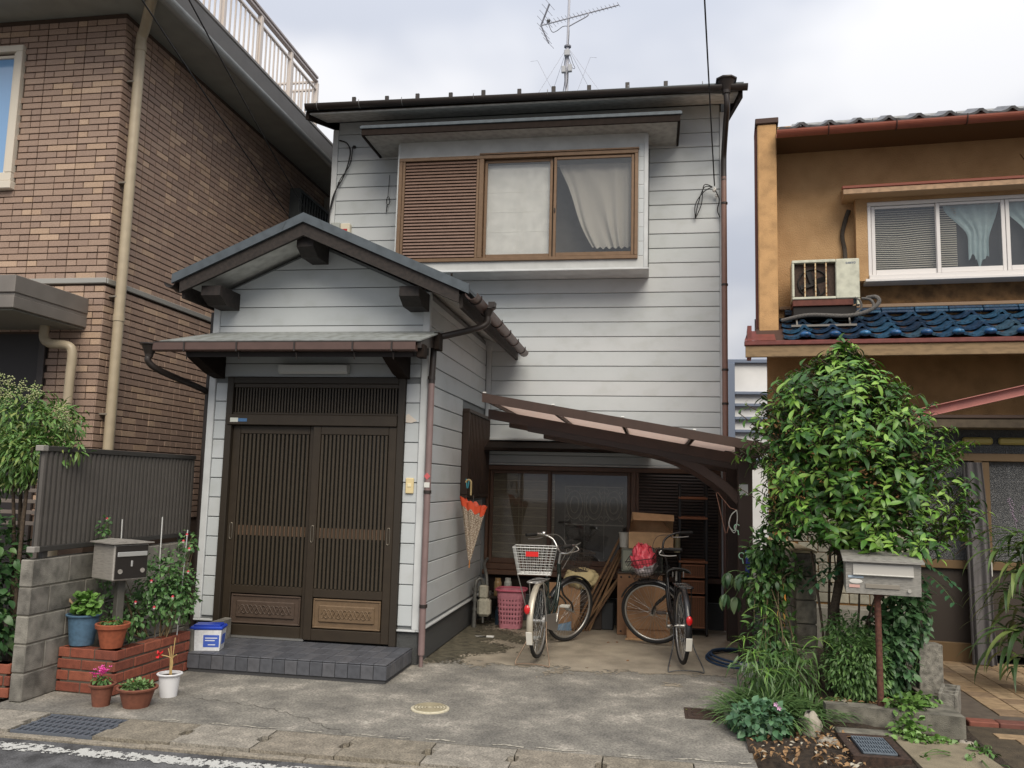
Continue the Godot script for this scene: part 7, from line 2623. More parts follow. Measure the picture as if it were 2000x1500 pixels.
	# white square pot
	var wp := thing("square_pot", "small white square plastic pot at the foot of the climbing plant", "flowerpot", Vector3(0.84, 0.0, -7.78), "", false)
	wp.scale = Vector3.ONE * 0.7
	st = sb()
	for f in 4:
		var b := ry(f * PI / 2 + 0.3)
		face(st, [b * Vector3(-0.05, 0, 0.05), b * Vector3(0.05, 0, 0.05), b * Vector3(0.075, 0.14, 0.075), b * Vector3(-0.075, 0.14, 0.075)], Vector3(0, 0.07, 0))
	part(wp, "body", st, mats["white_plastic"])
	st = sb()
	for f in 4:
		var b := ry(f * PI / 2 + 0.3)
		bar(st, b * Vector3(-0.08, 0.135, 0.08), b * Vector3(0.08, 0.135, 0.08), 0.012, 0.016)
	part(wp, "rim", st, mats["white_plastic"])
	# tiled path to the ochre house
	var path := Node3D.new()
	path.name = "path"
	path.set_meta("kind", "structure")
	add_child(path)
	worldly[path] = true
	var tiles := []
	for k in 4:
		tiles.append(m("path_tile%d" % k, [c8(158, 134, 104), c8(148, 124, 95), c8(168, 144, 114), c8(136, 114, 90)][k], 0.75, {"tex": "blotch", "ts": 2.5, "bump": "bumpfine", "bs": 0.08}))
	box_part(path, "bed", m("path_grout", c8(92, 82, 72), 0.95, {"tex": "blotch", "ts": 2.0}), 2.21, 5.0, -0.1, 0.012, -8.96, -6.72)
	for r in 11:
		for c in 9:
			var x0 := 2.52 + c * 0.2
			var z0 := -8.93 + r * 0.185
			box_part(path, "tile", tiles[rng.randi() % 4], x0 + 0.004, x0 + 0.196, 0.0, 0.02 + rng.randf() * 0.002, z0 + 0.004, z0 + 0.181, 0.003)
	var edge := []
	for k in 2:
		edge.append(m("edge_brick%d" % k, [c8(128, 76, 62), c8(112, 70, 60)][k], 0.8, {"tex": "blotch", "ts": 3.0}))
	for k in 14:
		box_part(path, "edge_brick", edge[k % 2], 2.22 + k * 0.2, 2.415 + k * 0.2, -0.02, 0.03, -6.72, -6.61, 0.006)
	for r in 2:
		for c in 8:
			box_part(path, "tile", tiles[(r + c * 3) % 4], 2.3 + c * 0.2 + r * 0.1, 2.496 + c * 0.2 + r * 0.1, -0.01, 0.008, -6.42 + r * 0.11, -6.315 + r * 0.11, 0.003)
	# leaf litter
	var lf := leaf_mesh(0.06, 0.028, 0.8, 0.3, 3)
	var xfs := []
	var cols := []
	for i in 420:
		var p := Vector3(rng.randf_range(0.62, 1.25), 0, rng.randf_range(-6.2, -5.32))
		if i > 330: p = Vector3(rng.randf_range(1.2, 1.9), 0.1, rng.randf_range(-6.6, -6.4))
		p.y += 0.03 + rng.randf() * 0.02
		var s := rng.randf_range(0.35, 1.0)
		xfs.append(Transform3D(Basis(Vector3.UP, rng.randf() * TAU) * Basis(Vector3.RIGHT, rj(0.5)) * Basis(Vector3.BACK, rj(0.6)) * Basis.from_scale(Vector3(s, s, s)), p))
		var t := rng.randf()
		cols.append(Color(0.16, 0.09, 0.04).lerp(Color(0.34, 0.2, 0.09), t) if t < 0.85 else Color(0.4, 0.36, 0.28))
	var ll := scatter(self, "leaf_litter", lf, m("dead_leaf", Color.WHITE, 0.8, {"vc": true}), xfs, cols)
	tag(ll, "brown fallen leaves scattered over the bare earth at the bottom right", "leaf litter")
	# a few fallen leaves on the concrete, one by one
	for k in 9:
		var p: Vector3 = [Vector3(0.3, 0.008, -6.35), Vector3(0.42, 0.008, -6.22), Vector3(0.52, 0.008, -6.15), Vector3(-0.42, 0.006, -9.0), Vector3(-0.36, 0.006, -9.05), Vector3(0.16, 0.006, -8.0), Vector3(-0.55, 0.006, -7.7), Vector3(-0.2, 0.006, -8.15), Vector3(0.25, 0.008, -6.5)][k]
		var col: Color = [c8(150, 160, 70), c8(136, 140, 60), c8(170, 160, 80), c8(120, 76, 44), c8(104, 70, 44), c8(176, 44, 50), c8(110, 80, 50), c8(120, 84, 50), c8(120, 130, 60)][k]
		lone("fallen_leaf", lf, m("fallen_leaf%d" % k, col, 0.8), ["yellow-green fallen leaf just left of the iron lid", "yellowish fallen leaf by the iron lid's street edge", "pale yellow fallen leaf beside the grass tuft", "brown curled leaf in front of the leaning poles", "smaller brown leaf beside the curled one by the poles", "tiny red leaf on the slab in front of the black bicycle", "brown leaf on the slab between the two bicycles", "thin brown leaf nearest the black bicycle's left side", "dull green leaf left of the iron lid"][k], "leaf", "fallen leaves on the concrete", Transform3D(Basis(Vector3.UP, k * 1.7) * Basis.from_scale(Vector3.ONE * (0.9 if k != 5 else 0.6)), p))

func hollow_block(c: Vector3, b: Basis, mat: Material, label: String):
	var t := thing("cinder_block", label, "concrete block", c, "", false)
	t.basis = b
	var st := sb()
	var s := Vector3(0.36, 0.18, 0.12)
	for z in [-0.05, 0.05]:
		bx(st, Vector3(0, 0, z), Vector3(s.x, s.y, 0.024), Basis.IDENTITY, 0.004)
	for x in [-0.165, -0.056, 0.056, 0.165]:
		bx(st, Vector3(x, 0, 0), Vector3(0.03, s.y - 0.004, 0.076))
	part(t, "shell", st, mat)

# ---------- plants ----------
func g(r: float, gg: float, b: float) -> Color:
	return Color(r, gg, b)

func rand_dir() -> Vector3:
	var z := rng.randf_range(-1, 1)
	var a := rng.randf() * TAU
	var r := sqrt(1 - z * z)
	return Vector3(r * cos(a), z, r * sin(a))

# leaves and twigs filling ellipsoids: lobes are [centre, radii, leaf count]; out gets transforms and colours
func fill_leaves(lobes: Array, size0: float, size1: float, droop: float, cols: Array, surface := 0.5) -> Array:
	var xfs := []
	var cc := []
	for L in lobes:
		var c: Vector3 = L[0]
		var r: Vector3 = L[1]
		for i in int(L[2]):
			var d := rand_dir()
			var rad := pow(rng.randf(), surface)
			var p := c + d * r * rad
			if p.y < 0.02: p.y = 0.02 + rng.randf() * 0.05
			var dir := (d * 0.8 + rand_dir() * 0.7 + Vector3(0, -droop, 0.15)).normalized()
			var up := (Vector3.UP + rand_dir() * 0.6).normalized()
			var s := rng.randf_range(size0, size1)
			xfs.append(Transform3D(basis_z(dir, up) * Basis.from_scale(Vector3(s, s, s)), p))
			var k := rng.randf() * (cols.size() - 1)
			cc.append(cols[int(k)].lerp(cols[mini(int(k) + 1, cols.size() - 1)], k - int(k)) * rng.randf_range(0.8, 1.15))
	return [xfs, cc]

func stems(t: Node3D, base: Array, tips: Array, r: float, mat: Material, called := "stem"):
	for i in tips.size():
		var b: Vector3 = base[i % base.size()]
		var q: Vector3 = tips[i]
		var mid := b.lerp(q, 0.55) + Vector3(rj(0.06), 0.05, rj(0.06))
		var st := sb()
		var p := curve([b, mid, q], 5)
		var rr := []
		for k in p.size(): rr.append(lerpf(r, r * 0.4, float(k) / (p.size() - 1)))
		tube(st, p, rr, 6)
		part(t, called, st, mat)

func leafmat(key: String, rough := 0.45) -> StandardMaterial3D:
	return m(key, Color.WHITE, rough, {"vc": true, "back": Color(0.22, 0.30, 0.08), "spec": 0.5})

func build_plants():
	var bark := m("bark", c8(94, 80, 66), 0.9, {"tex": "strong", "ts": 6.0, "bump": "bump", "bs": 0.3})
	var twig := m("twig", c8(110, 96, 70), 0.85)
	var gstem := m("green_stem", c8(86, 110, 60), 0.7)
	build_tree(bark)
	# --- compound-leaved shrub under the tree
	var t := thing("compound_leaf_shrub", "dark green shrub with feathered leaves below the tree's crown", "shrub", Vector3(1.5, 0.08, -7.0))
	var lf := leaf_mesh(0.06, 0.028, 0.4, 0.2, 3)
	var xfs := []
	var cols := []
	var rach := sb()
	for i in 30:
		var a := rng.randf() * TAU
		var c := Vector3(1.28 + rng.randf() * 0.75, 1.12 + rj(0.1), -6.85 + rj(0.2))
		var dir := Vector3(cos(a), -0.25, sin(a) * 0.7 + 0.25).normalized()
		var L := rng.randf_range(0.2, 0.34)
		var pts := []
		for k in 7:
			var u := k / 6.0
			pts.append(c + dir * L * u + Vector3(0, -0.1 * u * u, 0))
		tube(rach, pts, 0.002, 4, false)
		for k in range(1, 7):
			for s in [-1.0, 1.0]:
				var side: Vector3 = dir.cross(Vector3.UP).normalized() * s
				xfs.append(Transform3D(basis_z((side + dir * 0.5 + Vector3(0, -0.25, 0)).normalized()) * Basis.from_scale(Vector3.ONE * rng.randf_range(0.8, 1.2)), pts[k]))
				cols.append(g(0.022, 0.07, 0.032).lerp(g(0.04, 0.11, 0.045), rng.randf()))
	part(t, "leaf_stalk", rach, gstem)
	scatter(t, "foliage", lf, leafmat("leaf_dark", 0.5), xfs, cols)
	stems(t, [Vector3(1.45, 0.05, -7.05), Vector3(1.5, 0.05, -7.0)], [Vector3(1.4, 1.15, -6.95), Vector3(1.55, 1.2, -6.9), Vector3(1.75, 1.12, -6.8), Vector3(1.9, 1.1, -6.85)], 0.012, bark)
	# --- bushes under the letterbox
	bush("feathery_bush", "light green feathery bush left of the rusty letterbox pole", [[Vector3(1.5, 0.34, -6.74), Vector3(0.24, 0.3, 0.24), 3000], [Vector3(1.42, 0.58, -6.8), Vector3(0.16, 0.14, 0.14), 500]], leaf_mesh(0.042, 0.014, 0.6, 0.2, 3), 0.6, 1.3, [g(0.07, 0.15, 0.045), g(0.11, 0.21, 0.06), g(0.15, 0.26, 0.08)], gstem)
	bush("broad_leaf_bush", "dark broad-leaved bush right of the rusty letterbox pole", [[Vector3(1.78, 0.42, -6.95), Vector3(0.2, 0.36, 0.22), 1100], [Vector3(1.92, 0.72, -6.98), Vector3(0.18, 0.26, 0.18), 600]], leaf_mesh(0.065, 0.04, 0.7, 0.2, 4), 0.6, 1.25, [g(0.045, 0.11, 0.045), g(0.065, 0.145, 0.055), g(0.09, 0.18, 0.07)], gstem)
	bush("trailing_weed", "bright green weed spilling over the concrete kerb", [[Vector3(1.72, 0.18, -6.32), Vector3(0.13, 0.06, 0.1), 170], [Vector3(1.68, 0.07, -6.1), Vector3(0.13, 0.09, 0.05), 200], [Vector3(1.72, 0.03, -5.98), Vector3(0.22, 0.04, 0.07), 190], [Vector3(1.86, 0.2, -6.45), Vector3(0.12, 0.04, 0.08), 90]], leaf_mesh(0.05, 0.04, 0.4, 0.15, 3), 0.5, 1.1, [g(0.08, 0.17, 0.03), g(0.12, 0.23, 0.05), g(0.16, 0.28, 0.07)], gstem)
	bush("low_weed", "scattered low weeds on the ground by the grid lid and apron", [[Vector3(2.02, 0.03, -5.85), Vector3(0.1, 0.04, 0.08), 60], [Vector3(1.62, 0.03, -5.6), Vector3(0.04, 0.03, 0.04), 20], [Vector3(1.98, 0.03, -5.35), Vector3(0.1, 0.04, 0.06), 50], [Vector3(1.86, 0.03, -5.62), Vector3(0.03, 0.02, 0.03), 12]], leaf_mesh(0.04, 0.026, 0.5, 0.15, 3), 0.5, 1.1, [g(0.06, 0.14, 0.03), g(0.1, 0.2, 0.04)], gstem)
	# --- climber smothering the wall end
	bush("climbing_plant", "tangled climber with some yellowing leaves smothering the block wall's end", [[Vector3(0.93, 1.14, -7.12), Vector3(0.18, 0.2, 0.16), 420], [Vector3(0.92, 0.88, -7.1), Vector3(0.2, 0.22, 0.18), 420], [Vector3(0.93, 0.55, -7.05), Vector3(0.19, 0.28, 0.2), 260], [Vector3(0.96, 0.22, -6.9), Vector3(0.22, 0.2, 0.2), 260], [Vector3(1.1, 1.0, -7.05), Vector3(0.08, 0.13, 0.05), 60]], leaf_mesh(0.075, 0.034, 0.7, 0.2, 4), 0.55, 1.15, [g(0.03, 0.085, 0.025), g(0.05, 0.12, 0.03), g(0.08, 0.17, 0.04), g(0.13, 0.23, 0.06)], twig, 60)
	var yl := thing("yellow_leaves", "few orange-yellow dying leaves hanging on the climber", "leaves", Vector3(1.1, 0.7, -6.9))
	for k in 7:
		var p := Vector3(1.05 + rj(0.09), [0.82, 0.7, 0.62, 0.68, 0.42, 0.9, 0.34][k], -6.88 + rj(0.03))
		part(yl, "leaf", lf_yellow(), m("leaf_orange%d" % (k % 2), [c8(196, 130, 56), c8(206, 160, 84)][k % 2], 0.6, {"back": Color(0.3, 0.2, 0.06)}), Transform3D(basis_z(Vector3(rj(0.6), -1, rj(0.5))), p))
	# --- variegated umbrella plant
	var up := thing("umbrella_plant", "drooping variegated umbrella plant between the black bicycle and the climber", "plant", Vector3(0.88, 0.0, -7.6))
	var ub := leaf_mesh(0.15, 0.06, 1.2, 0.3, 5)
	var um := [m("leaf_vari0", c8(70, 100, 64), 0.4, {"back": Color(0.2, 0.26, 0.1)}), m("leaf_vari1", c8(112, 132, 88), 0.4, {"back": Color(0.2, 0.26, 0.1)}), m("leaf_vari2", c8(56, 84, 54), 0.4, {"back": Color(0.2, 0.26, 0.1)})]
	for k in 8:
		var c := Vector3(0.62 + (k % 4) * 0.1 + rj(0.04), 0.86 - 0.1 * (k / 4) + rj(0.06), -7.5 + rj(0.1))
		var st := sb()
		tube(st, curve([Vector3(0.92, 0.55, -7.5), Vector3(0.85, 0.85, -7.5), c.lerp(Vector3(0.85, 0.95, -7.5), 0.4), c], 5), 0.004, 5)
		part(up, "stalk", st, gstem)
		for j in 7:
			var a := TAU * j / 7.0 + rj(0.2)
			part(up, "leaf", ub, um[(j + k) % 3], Transform3D(basis_z(Vector3(cos(a), -0.9 + rj(0.2), sin(a))) * Basis.from_scale(Vector3.ONE * rng.randf_range(0.8, 1.1)), c))
	stems(up, [Vector3(0.95, 0.0, -7.55)], [Vector3(0.92, 0.56, -7.5)], 0.014, bark)
	# --- grass tuft and low plants at the foot
	var gr := thing("mondo_grass", "dense tuft of dark narrow grass spilling onto the forecourt", "grass", Vector3(0.82, 0.0, -6.3))
	var bl := leaf_mesh(0.24, 0.02, 1.5, 0.25, 6, 0.7)
	xfs = []
	cols = []
	for i in 760:
		var a := rng.randf() * TAU
		var rr := sqrt(rng.randf())
		var p := Vector3(0.80 + cos(a) * rr * 0.3, 0.03 + 0.1 * (1.0 - rr), -6.35 + sin(a) * rr * 0.4)
		if i > 520: p = Vector3(1.1 + cos(a) * rr * 0.22, 0.05, -6.45 + sin(a) * rr * 0.25)
		var d := Vector3(cos(a) * (0.25 + 0.6 * rr) + rj(0.3), 1.0, sin(a) * (0.25 + 0.6 * rr) + rj(0.3)).normalized()
		var flat := Vector3(d.x, 0, d.z).normalized()
		xfs.append(Transform3D(basis_z(d, -flat if flat.length() > 0.1 else Vector3.BACK) * Basis.from_scale(Vector3(1, 1, 1) * rng.randf_range(0.6, 1.1)), p))
		cols.append(g(0.05, 0.11, 0.035).lerp(g(0.13, 0.22, 0.07), rng.randf()))
	scatter(gr, "blades", bl, leafmat("grass_blade", 0.5), xfs, cols)
	var bam := thing("bamboo_grass", "two sprays of bright long-leaved grass above the dark tuft", "plant", Vector3(0.82, 0.1, -6.5))
	var bb := leaf_mesh(0.19, 0.016, 0.9, 0.2, 5, 0.8)
	var bmats := [m("bam0", c8(112, 150, 64), 0.5, {"back": Color(0.25, 0.32, 0.1)}), m("bam1", c8(92, 132, 60), 0.5, {"back": Color(0.25, 0.32, 0.1)}), m("bam2", c8(134, 166, 84), 0.5, {"back": Color(0.25, 0.32, 0.1)})]
	for sp in [Vector3(0.74, 0.42, -6.55), Vector3(0.83, 0.33, -6.4), Vector3(0.70, 0.50, -6.7), Vector3(1.22, 0.52, -6.7), Vector3(0.95, 0.62, -6.95), Vector3(0.86, 0.7, -7.0)]:
		for k in 12:
			var a := TAU * k / 12.0 + rj(0.3)
			part(bam, "leaf", bb, bmats[k % 3], Transform3D(basis_z(Vector3(cos(a), 0.25 + rj(0.3), sin(a))) * Basis.from_scale(Vector3.ONE * rng.randf_range(0.7, 1.15)), sp))
		stems(bam, [Vector3(sp.x + 0.03, 0.02, sp.z - 0.03)], [sp], 0.004, gstem)
	bush("cranesbill", "low dark cut-leaved plant with a pink flower at the kerb's end", [[Vector3(0.72, 0.1, -5.95), Vector3(0.2, 0.13, 0.22), 520], [Vector3(0.62, 0.06, -6.1), Vector3(0.1, 0.08, 0.15), 140]], leaf_mesh(0.055, 0.042, 0.6, 0.25, 3), 0.6, 1.2, [g(0.045, 0.11, 0.055), g(0.065, 0.15, 0.07), g(0.09, 0.19, 0.09)], gstem)
	bush("tall_sedge", "knee-high spray of narrow yellow-green leaves between the dark tuft and the wall end", [[Vector3(0.80, 0.32, -6.55), Vector3(0.22, 0.2, 0.22), 260], [Vector3(1.05, 0.3, -6.6), Vector3(0.18, 0.22, 0.2), 260]], leaf_mesh(0.13, 0.018, 1.0, 0.2, 5, 0.8), 0.6, 1.2, [g(0.04, 0.09, 0.025), g(0.07, 0.14, 0.035), g(0.11, 0.19, 0.05)], gstem, 16)
	petals("pink_flower", "small pale pink flower on the low cut-leaved plant", Vector3(0.80, 0.235, -5.86), 0.012, 5, c8(206, 160, 196), 2)
	# --- arching long-leaved plant at the far right
	var ar := thing("arching_plant", "tall clump of arching strap leaves by the ochre house's door", "plant", Vector3(3.1, 0.0, -7.75))
	var al := leaf_mesh(0.62, 0.075, 1.7, 0.3, 9, 0.7)
	var am := [m("strap0", c8(88, 112, 62), 0.4, {"back": Color(0.22, 0.28, 0.1)}), m("strap1", c8(68, 94, 54), 0.4, {"back": Color(0.22, 0.28, 0.1)}), m("strap2", c8(116, 132, 76), 0.4, {"back": Color(0.22, 0.28, 0.1)}), m("strap3", c8(56, 78, 46), 0.4, {"back": Color(0.22, 0.28, 0.1)})]
	for k in 150:
		var hgt := pow(rng.randf(), 0.7)
		var a := rng.randf() * TAU
		var p := Vector3(3.06 + rj(0.12), 0.15 + hgt * 1.15, -7.7 + rj(0.12))
		var up2 := 0.9 if k % 3 == 0 else 0.35
		part(ar, "leaf", al, am[k % 4], Transform3D(basis_z(Vector3(cos(a), up2 + rj(0.3), sin(a))) * Basis.from_scale(Vector3.ONE * rng.randf_range(0.55, 1.0)), p))
	stems(ar, [Vector3(3.05, 0, -7.7), Vector3(3.12, 0, -7.75), Vector3(3.16, 0, -7.66)], [Vector3(3.06, 1.3, -7.7), Vector3(3.14, 1.4, -7.72), Vector3(3.2, 1.2, -7.66)], 0.016, gstem)
	for k in 2:
		var st := sb()
		var b0 := Vector3(3.0 + 0.1 * k, 1.3, -7.65)
		tube(st, [b0, b0 + Vector3(-0.06, 0.3 - 0.06 * k, 0)], 0.003, 5)
		for j in 24:
			ball(st, b0.lerp(b0 + Vector3(-0.06, 0.3 - 0.06 * k, 0), 0.35 + 0.65 * j / 24.0) + Vector3(rj(0.02), 0, rj(0.02)), Vector3.ONE * 0.006, 6, 4)
		part(ar, "flower_spike", st, m("spike_mauve", c8(128, 112, 128), 0.8))
	bush("ground_weeds", "green ground cover beside the tiled path at the photo's right edge", [[Vector3(3.05, 0.05, -7.0), Vector3(0.2, 0.08, 0.35), 260]], leaf_mesh(0.06, 0.035, 0.5, 0.2, 3), 0.6, 1.2, [g(0.05, 0.12, 0.03), g(0.09, 0.18, 0.05)], gstem)
	# --- nandina and the undergrowth on the far left
	var nd := bush("nandina", "airy green nandina shrub with pale flower heads beside the ribbed fence", [[Vector3(-5.0, 1.95, -6.0), Vector3(0.45, 0.34, 0.4), 2200], [Vector3(-4.72, 1.72, -5.75), Vector3(0.32, 0.24, 0.25), 1200], [Vector3(-4.6, 2.02, -5.9), Vector3(0.24, 0.14, 0.2), 320], [Vector3(-5.15, 1.6, -5.9), Vector3(0.3, 0.2, 0.3), 800], [Vector3(-4.45, 1.78, -5.8), Vector3(0.2, 0.1, 0.15), 130]], leaf_mesh(0.066, 0.016, 0.8, 0.2, 4), 0.7, 1.35, [g(0.06, 0.14, 0.03), g(0.09, 0.19, 0.04), g(0.13, 0.24, 0.06), g(0.2, 0.24, 0.06)], twig, 10)
	stems(nd, [Vector3(-4.78, 0.15, -5.85), Vector3(-4.74, 0.15, -5.8), Vector3(-4.7, 0.15, -5.84)], [Vector3(-4.95, 1.9, -5.95), Vector3(-4.66, 1.8, -5.72), Vector3(-4.72, 1.7, -5.8), Vector3(-4.84, 1.65, -5.75)], 0.022, bark, "trunk")
	xfs = []
	cols = []
	for k in 9:
		var c: Vector3 = [Vector3(-4.98, 2.30, -5.8), Vector3(-4.86, 2.26, -5.8), Vector3(-4.78, 2.18, -5.8), Vector3(-4.72, 2.24, -5.78), Vector3(-5.05, 2.2, -5.8), Vector3(-4.93, 2.18, -5.76), Vector3(-4.52, 2.08, -5.8), Vector3(-4.46, 2.0, -5.8), Vector3(-5.1, 2.34, -5.82)][k]
		for j in 60:
			var d := rand_dir() * pow(rng.randf(), 0.5)
			xfs.append(Transform3D(Basis.from_scale(Vector3.ONE * rng.randf_range(0.6, 1.2)), c + d * Vector3(0.05, 0.08, 0.05)))
			cols.append(g(0.2, 0.26, 0.08).lerp(g(0.42, 0.42, 0.24), rng.randf()))
	var fb := sb()
	ball(fb, Vector3.ZERO, Vector3.ONE * 0.006, 6, 4)
	scatter(nd, "flower_head", fb.commit(), m("petal_pale", Color.WHITE, 0.8, {"vc": true}), xfs, cols)
	bush("undergrowth", "dark leafy undergrowth at the photo's far left edge", [[Vector3(-5.0, 0.85, -5.75), Vector3(0.35, 0.5, 0.2), 900], [Vector3(-4.9, 0.45, -5.65), Vector3(0.3, 0.3, 0.15), 500]], leaf_mesh(0.08, 0.045, 0.7, 0.2, 4), 0.6, 1.25, [g(0.03, 0.08, 0.03), g(0.05, 0.12, 0.04), g(0.09, 0.17, 0.05)], twig, 14)
	# --- fuchsia in the planter
	bush("fuchsia", "bushy green fuchsia dotted with red and white flowers in the planter", [[Vector3(-3.92, 0.72, -6.4), Vector3(0.2, 0.3, 0.22), 1100], [Vector3(-3.78, 0.66, -6.45), Vector3(0.13, 0.25, 0.2), 500], [Vector3(-4.1, 0.5, -6.3), Vector3(0.2, 0.2, 0.25), 500], [Vector3(-3.76, 1.05, -6.45), Vector3(0.1, 0.12, 0.1), 80], [Vector3(-4.28, 0.85, -6.2), Vector3(0.06, 0.25, 0.08), 130], [Vector3(-4.27, 1.14, -6.1), Vector3(0.04, 0.14, 0.05), 60]], leaf_mesh(0.042, 0.026, 0.6, 0.2, 3), 0.6, 1.25, [g(0.06, 0.14, 0.045), g(0.09, 0.19, 0.06), g(0.13, 0.24, 0.08)], twig, 22)
	var fpos := [Vector3(-4.22, 0.86, -6.0), Vector3(-3.70, 0.66, -6.2), Vector3(-3.82, 0.58, -6.15), Vector3(-3.73, 1.08, -6.35), Vector3(-3.72, 1.13, -6.38), Vector3(-3.68, 1.02, -6.36), Vector3(-3.95, 0.62, -6.1), Vector3(-4.25, 1.25, -6.1), Vector3(-3.67, 0.84, -6.35), Vector3(-3.86, 0.78, -6.15)]
	var fu := thing("fuchsia_flowers", "small red and white flowers hanging among the fuchsia's leaves", "flowers", Vector3(-3.9, 0.8, -6.2))
	for p in fpos:
		var st := sb()
		ball(st, p, Vector3(0.009, 0.011, 0.009), 8, 6)
		var fl := part(fu, "flower", st, m("fuchsia_white", c8(226, 214, 210), 0.6))
		st = sb()
		lathe(st, [Vector2(0.0, 0.02), Vector2(0.01, 0.011), Vector2(0.013, 0.005), Vector2(0.0, 0.007)], 8, at(p))
		part(fl, "sepals", st, m("fuchsia_red", c8(176, 50, 60), 0.5))
	# --- what grows in the pots
	bush("geranium", "bright green geranium with two bare stems in the blue pot", [[Vector3(-4.21, 0.64, -5.88), Vector3(0.09, 0.075, 0.08), 170]], round_leaf(0.022), 0.8, 1.4, [g(0.1, 0.21, 0.04), g(0.14, 0.27, 0.06)], gstem, 10)
	for k in 2:
		var st := sb()
		tube(st, curve([Vector3(-4.26, 0.55, -5.9), Vector3(-4.34, 0.62, -5.9), Vector3(-4.39 - 0.02 * k, 0.68 + 0.06 * k, -5.86)], 5), 0.008, 6)
		lone("bare_stem", st, m("bare_bark", c8(150, 126, 100), 0.8), ["lower bare stem rising left from the blue pot", "upper bare stem rising left from the blue pot"][k], "stem", "bare stems in the blue pot")
	bush("pot_greens", "low green seedlings in the large terracotta pot", [[Vector3(-3.965, 0.515, -5.86), Vector3(0.09, 0.02, 0.09), 90]], leaf_mesh(0.03, 0.018, 0.5, 0.2, 3), 0.6, 1.2, [g(0.05, 0.12, 0.03), g(0.08, 0.17, 0.04)], gstem, 4)
	bush("succulents", "fleshy pale green succulents filling the shallow terracotta bowl", [[Vector3(-3.555, 0.14, -5.59), Vector3(0.11, 0.03, 0.11), 260]], leaf_mesh(0.035, 0.02, -0.5, 0.4, 3), 0.6, 1.1, [g(0.1, 0.19, 0.06), g(0.16, 0.25, 0.09)], gstem, 4)
	bush("bedding_plant", "small leafy plant under the pink flowers in the little pot", [[Vector3(-3.80, 0.17, -5.55), Vector3(0.06, 0.03, 0.06), 70]], leaf_mesh(0.035, 0.02, 0.5, 0.2, 3), 0.6, 1.2, [g(0.06, 0.13, 0.04), g(0.1, 0.19, 0.05)], gstem, 4)
	var pf := thing("pink_flowers", "magenta flowers crowding the small terracotta pot", "flowers", Vector3(-3.8, 0.2, -5.55))
	for k in 34:
		var p := Vector3(-3.81 + rj(0.06), 0.2 + rng.randf() * 0.055, -5.55 + rj(0.055))
		var st := sb()
		for q in 5:
			var a := TAU * q / 5.0 + k
			face(st, [p, p + Vector3(cos(a - 0.5), 0.25, sin(a - 0.5)) * 0.011, p + Vector3(cos(a), 0.45, sin(a)) * 0.016, p + Vector3(cos(a + 0.5), 0.25, sin(a + 0.5)) * 0.011], p + Vector3(0, -0.1, 0))
		part(pf, "flower", st, m("magenta%d" % (k % 3), [c8(204, 44, 140), c8(222, 90, 170), c8(186, 36, 120)][k % 3], 0.6))
	var cy := thing("cyclamen", "bare-stemmed cyclamen with one red flower in the white pot", "plant", Vector3(-3.5, 0.15, -5.9))
	var st2 := sb()
	for k in 5:
		tube(st2, curve([Vector3(-3.49 + rj(0.015), 0.14, -5.9), Vector3(-3.495 + rj(0.02), 0.26, -5.9), Vector3(-3.50 + [0.03, -0.02, 0.05, 0.0, -0.07][k], [0.42, 0.34, 0.3, 0.36, 0.29][k], -5.89)], 5), 0.004, 5)
	part(cy, "stalk", st2, m("stalk_tan", c8(176, 150, 100), 0.7))
	st2 = sb()
	for q in 5:
		var a := TAU * q / 5.0
		var p := Vector3(-3.585, 0.29, -5.885)
		face(st2, [p, p + Vector3(cos(a - 0.6) * 0.02, 0.012, sin(a - 0.6) * 0.02), p + Vector3(cos(a) * 0.036, 0.03, sin(a) * 0.03), p + Vector3(cos(a + 0.6) * 0.02, 0.012, sin(a + 0.6) * 0.02)], p + Vector3(0, -0.1, 0))
		face(st2, [p, p + Vector3(cos(a) * 0.02, -0.02, sin(a) * 0.02), p + Vector3(cos(a + 0.6) * 0.03, -0.014, sin(a + 0.6) * 0.03)], p + Vector3(0, -0.2, 0))
	part(cy, "flower", st2, m("cyclamen_red", c8(206, 24, 36), 0.5))

func lf_yellow() -> ArrayMesh:
	if not shapes.has("yellow"):
		shapes["yellow"] = leaf_mesh(0.055, 0.024, 0.6, 0.25, 4)
	return shapes["yellow"]

func round_leaf(r: float) -> ArrayMesh:
	var st := sb()
	var rows := []
	for i in 4:
		var line := []
		for j in 13:
			var a := TAU * j / 12.0
			var k := r * i / 3.0
			line.append(Vector3(cos(a) * k, 0.12 * k * (0.5 + 0.5 * sin(a * 5.0)) + (k * k) * 3.0, r + sin(a) * k))
		rows.append(line)
	rows.reverse()
	sheet(st, rows)
	return st.commit()

func petals(called: String, label: String, p: Vector3, r: float, n: int, col: Color, heads: int):
	var st := sb()
	for hh in heads:
		var c := p + Vector3(0.02 * hh, -0.02 * hh, 0.01 * hh)
		for q in n:
			var a := TAU * q / n
			face(st, [c, c + Vector3(cos(a - 0.5) * r, sin(a - 0.5) * r, 0.004), c + Vector3(cos(a) * r * 1.4, sin(a) * r * 1.4, 0.008), c + Vector3(cos(a + 0.5) * r, sin(a + 0.5) * r, 0.004)], c - Vector3(0, 0, 0.1))
	lone(called, st, m(called, col, 0.6), label, "flower")

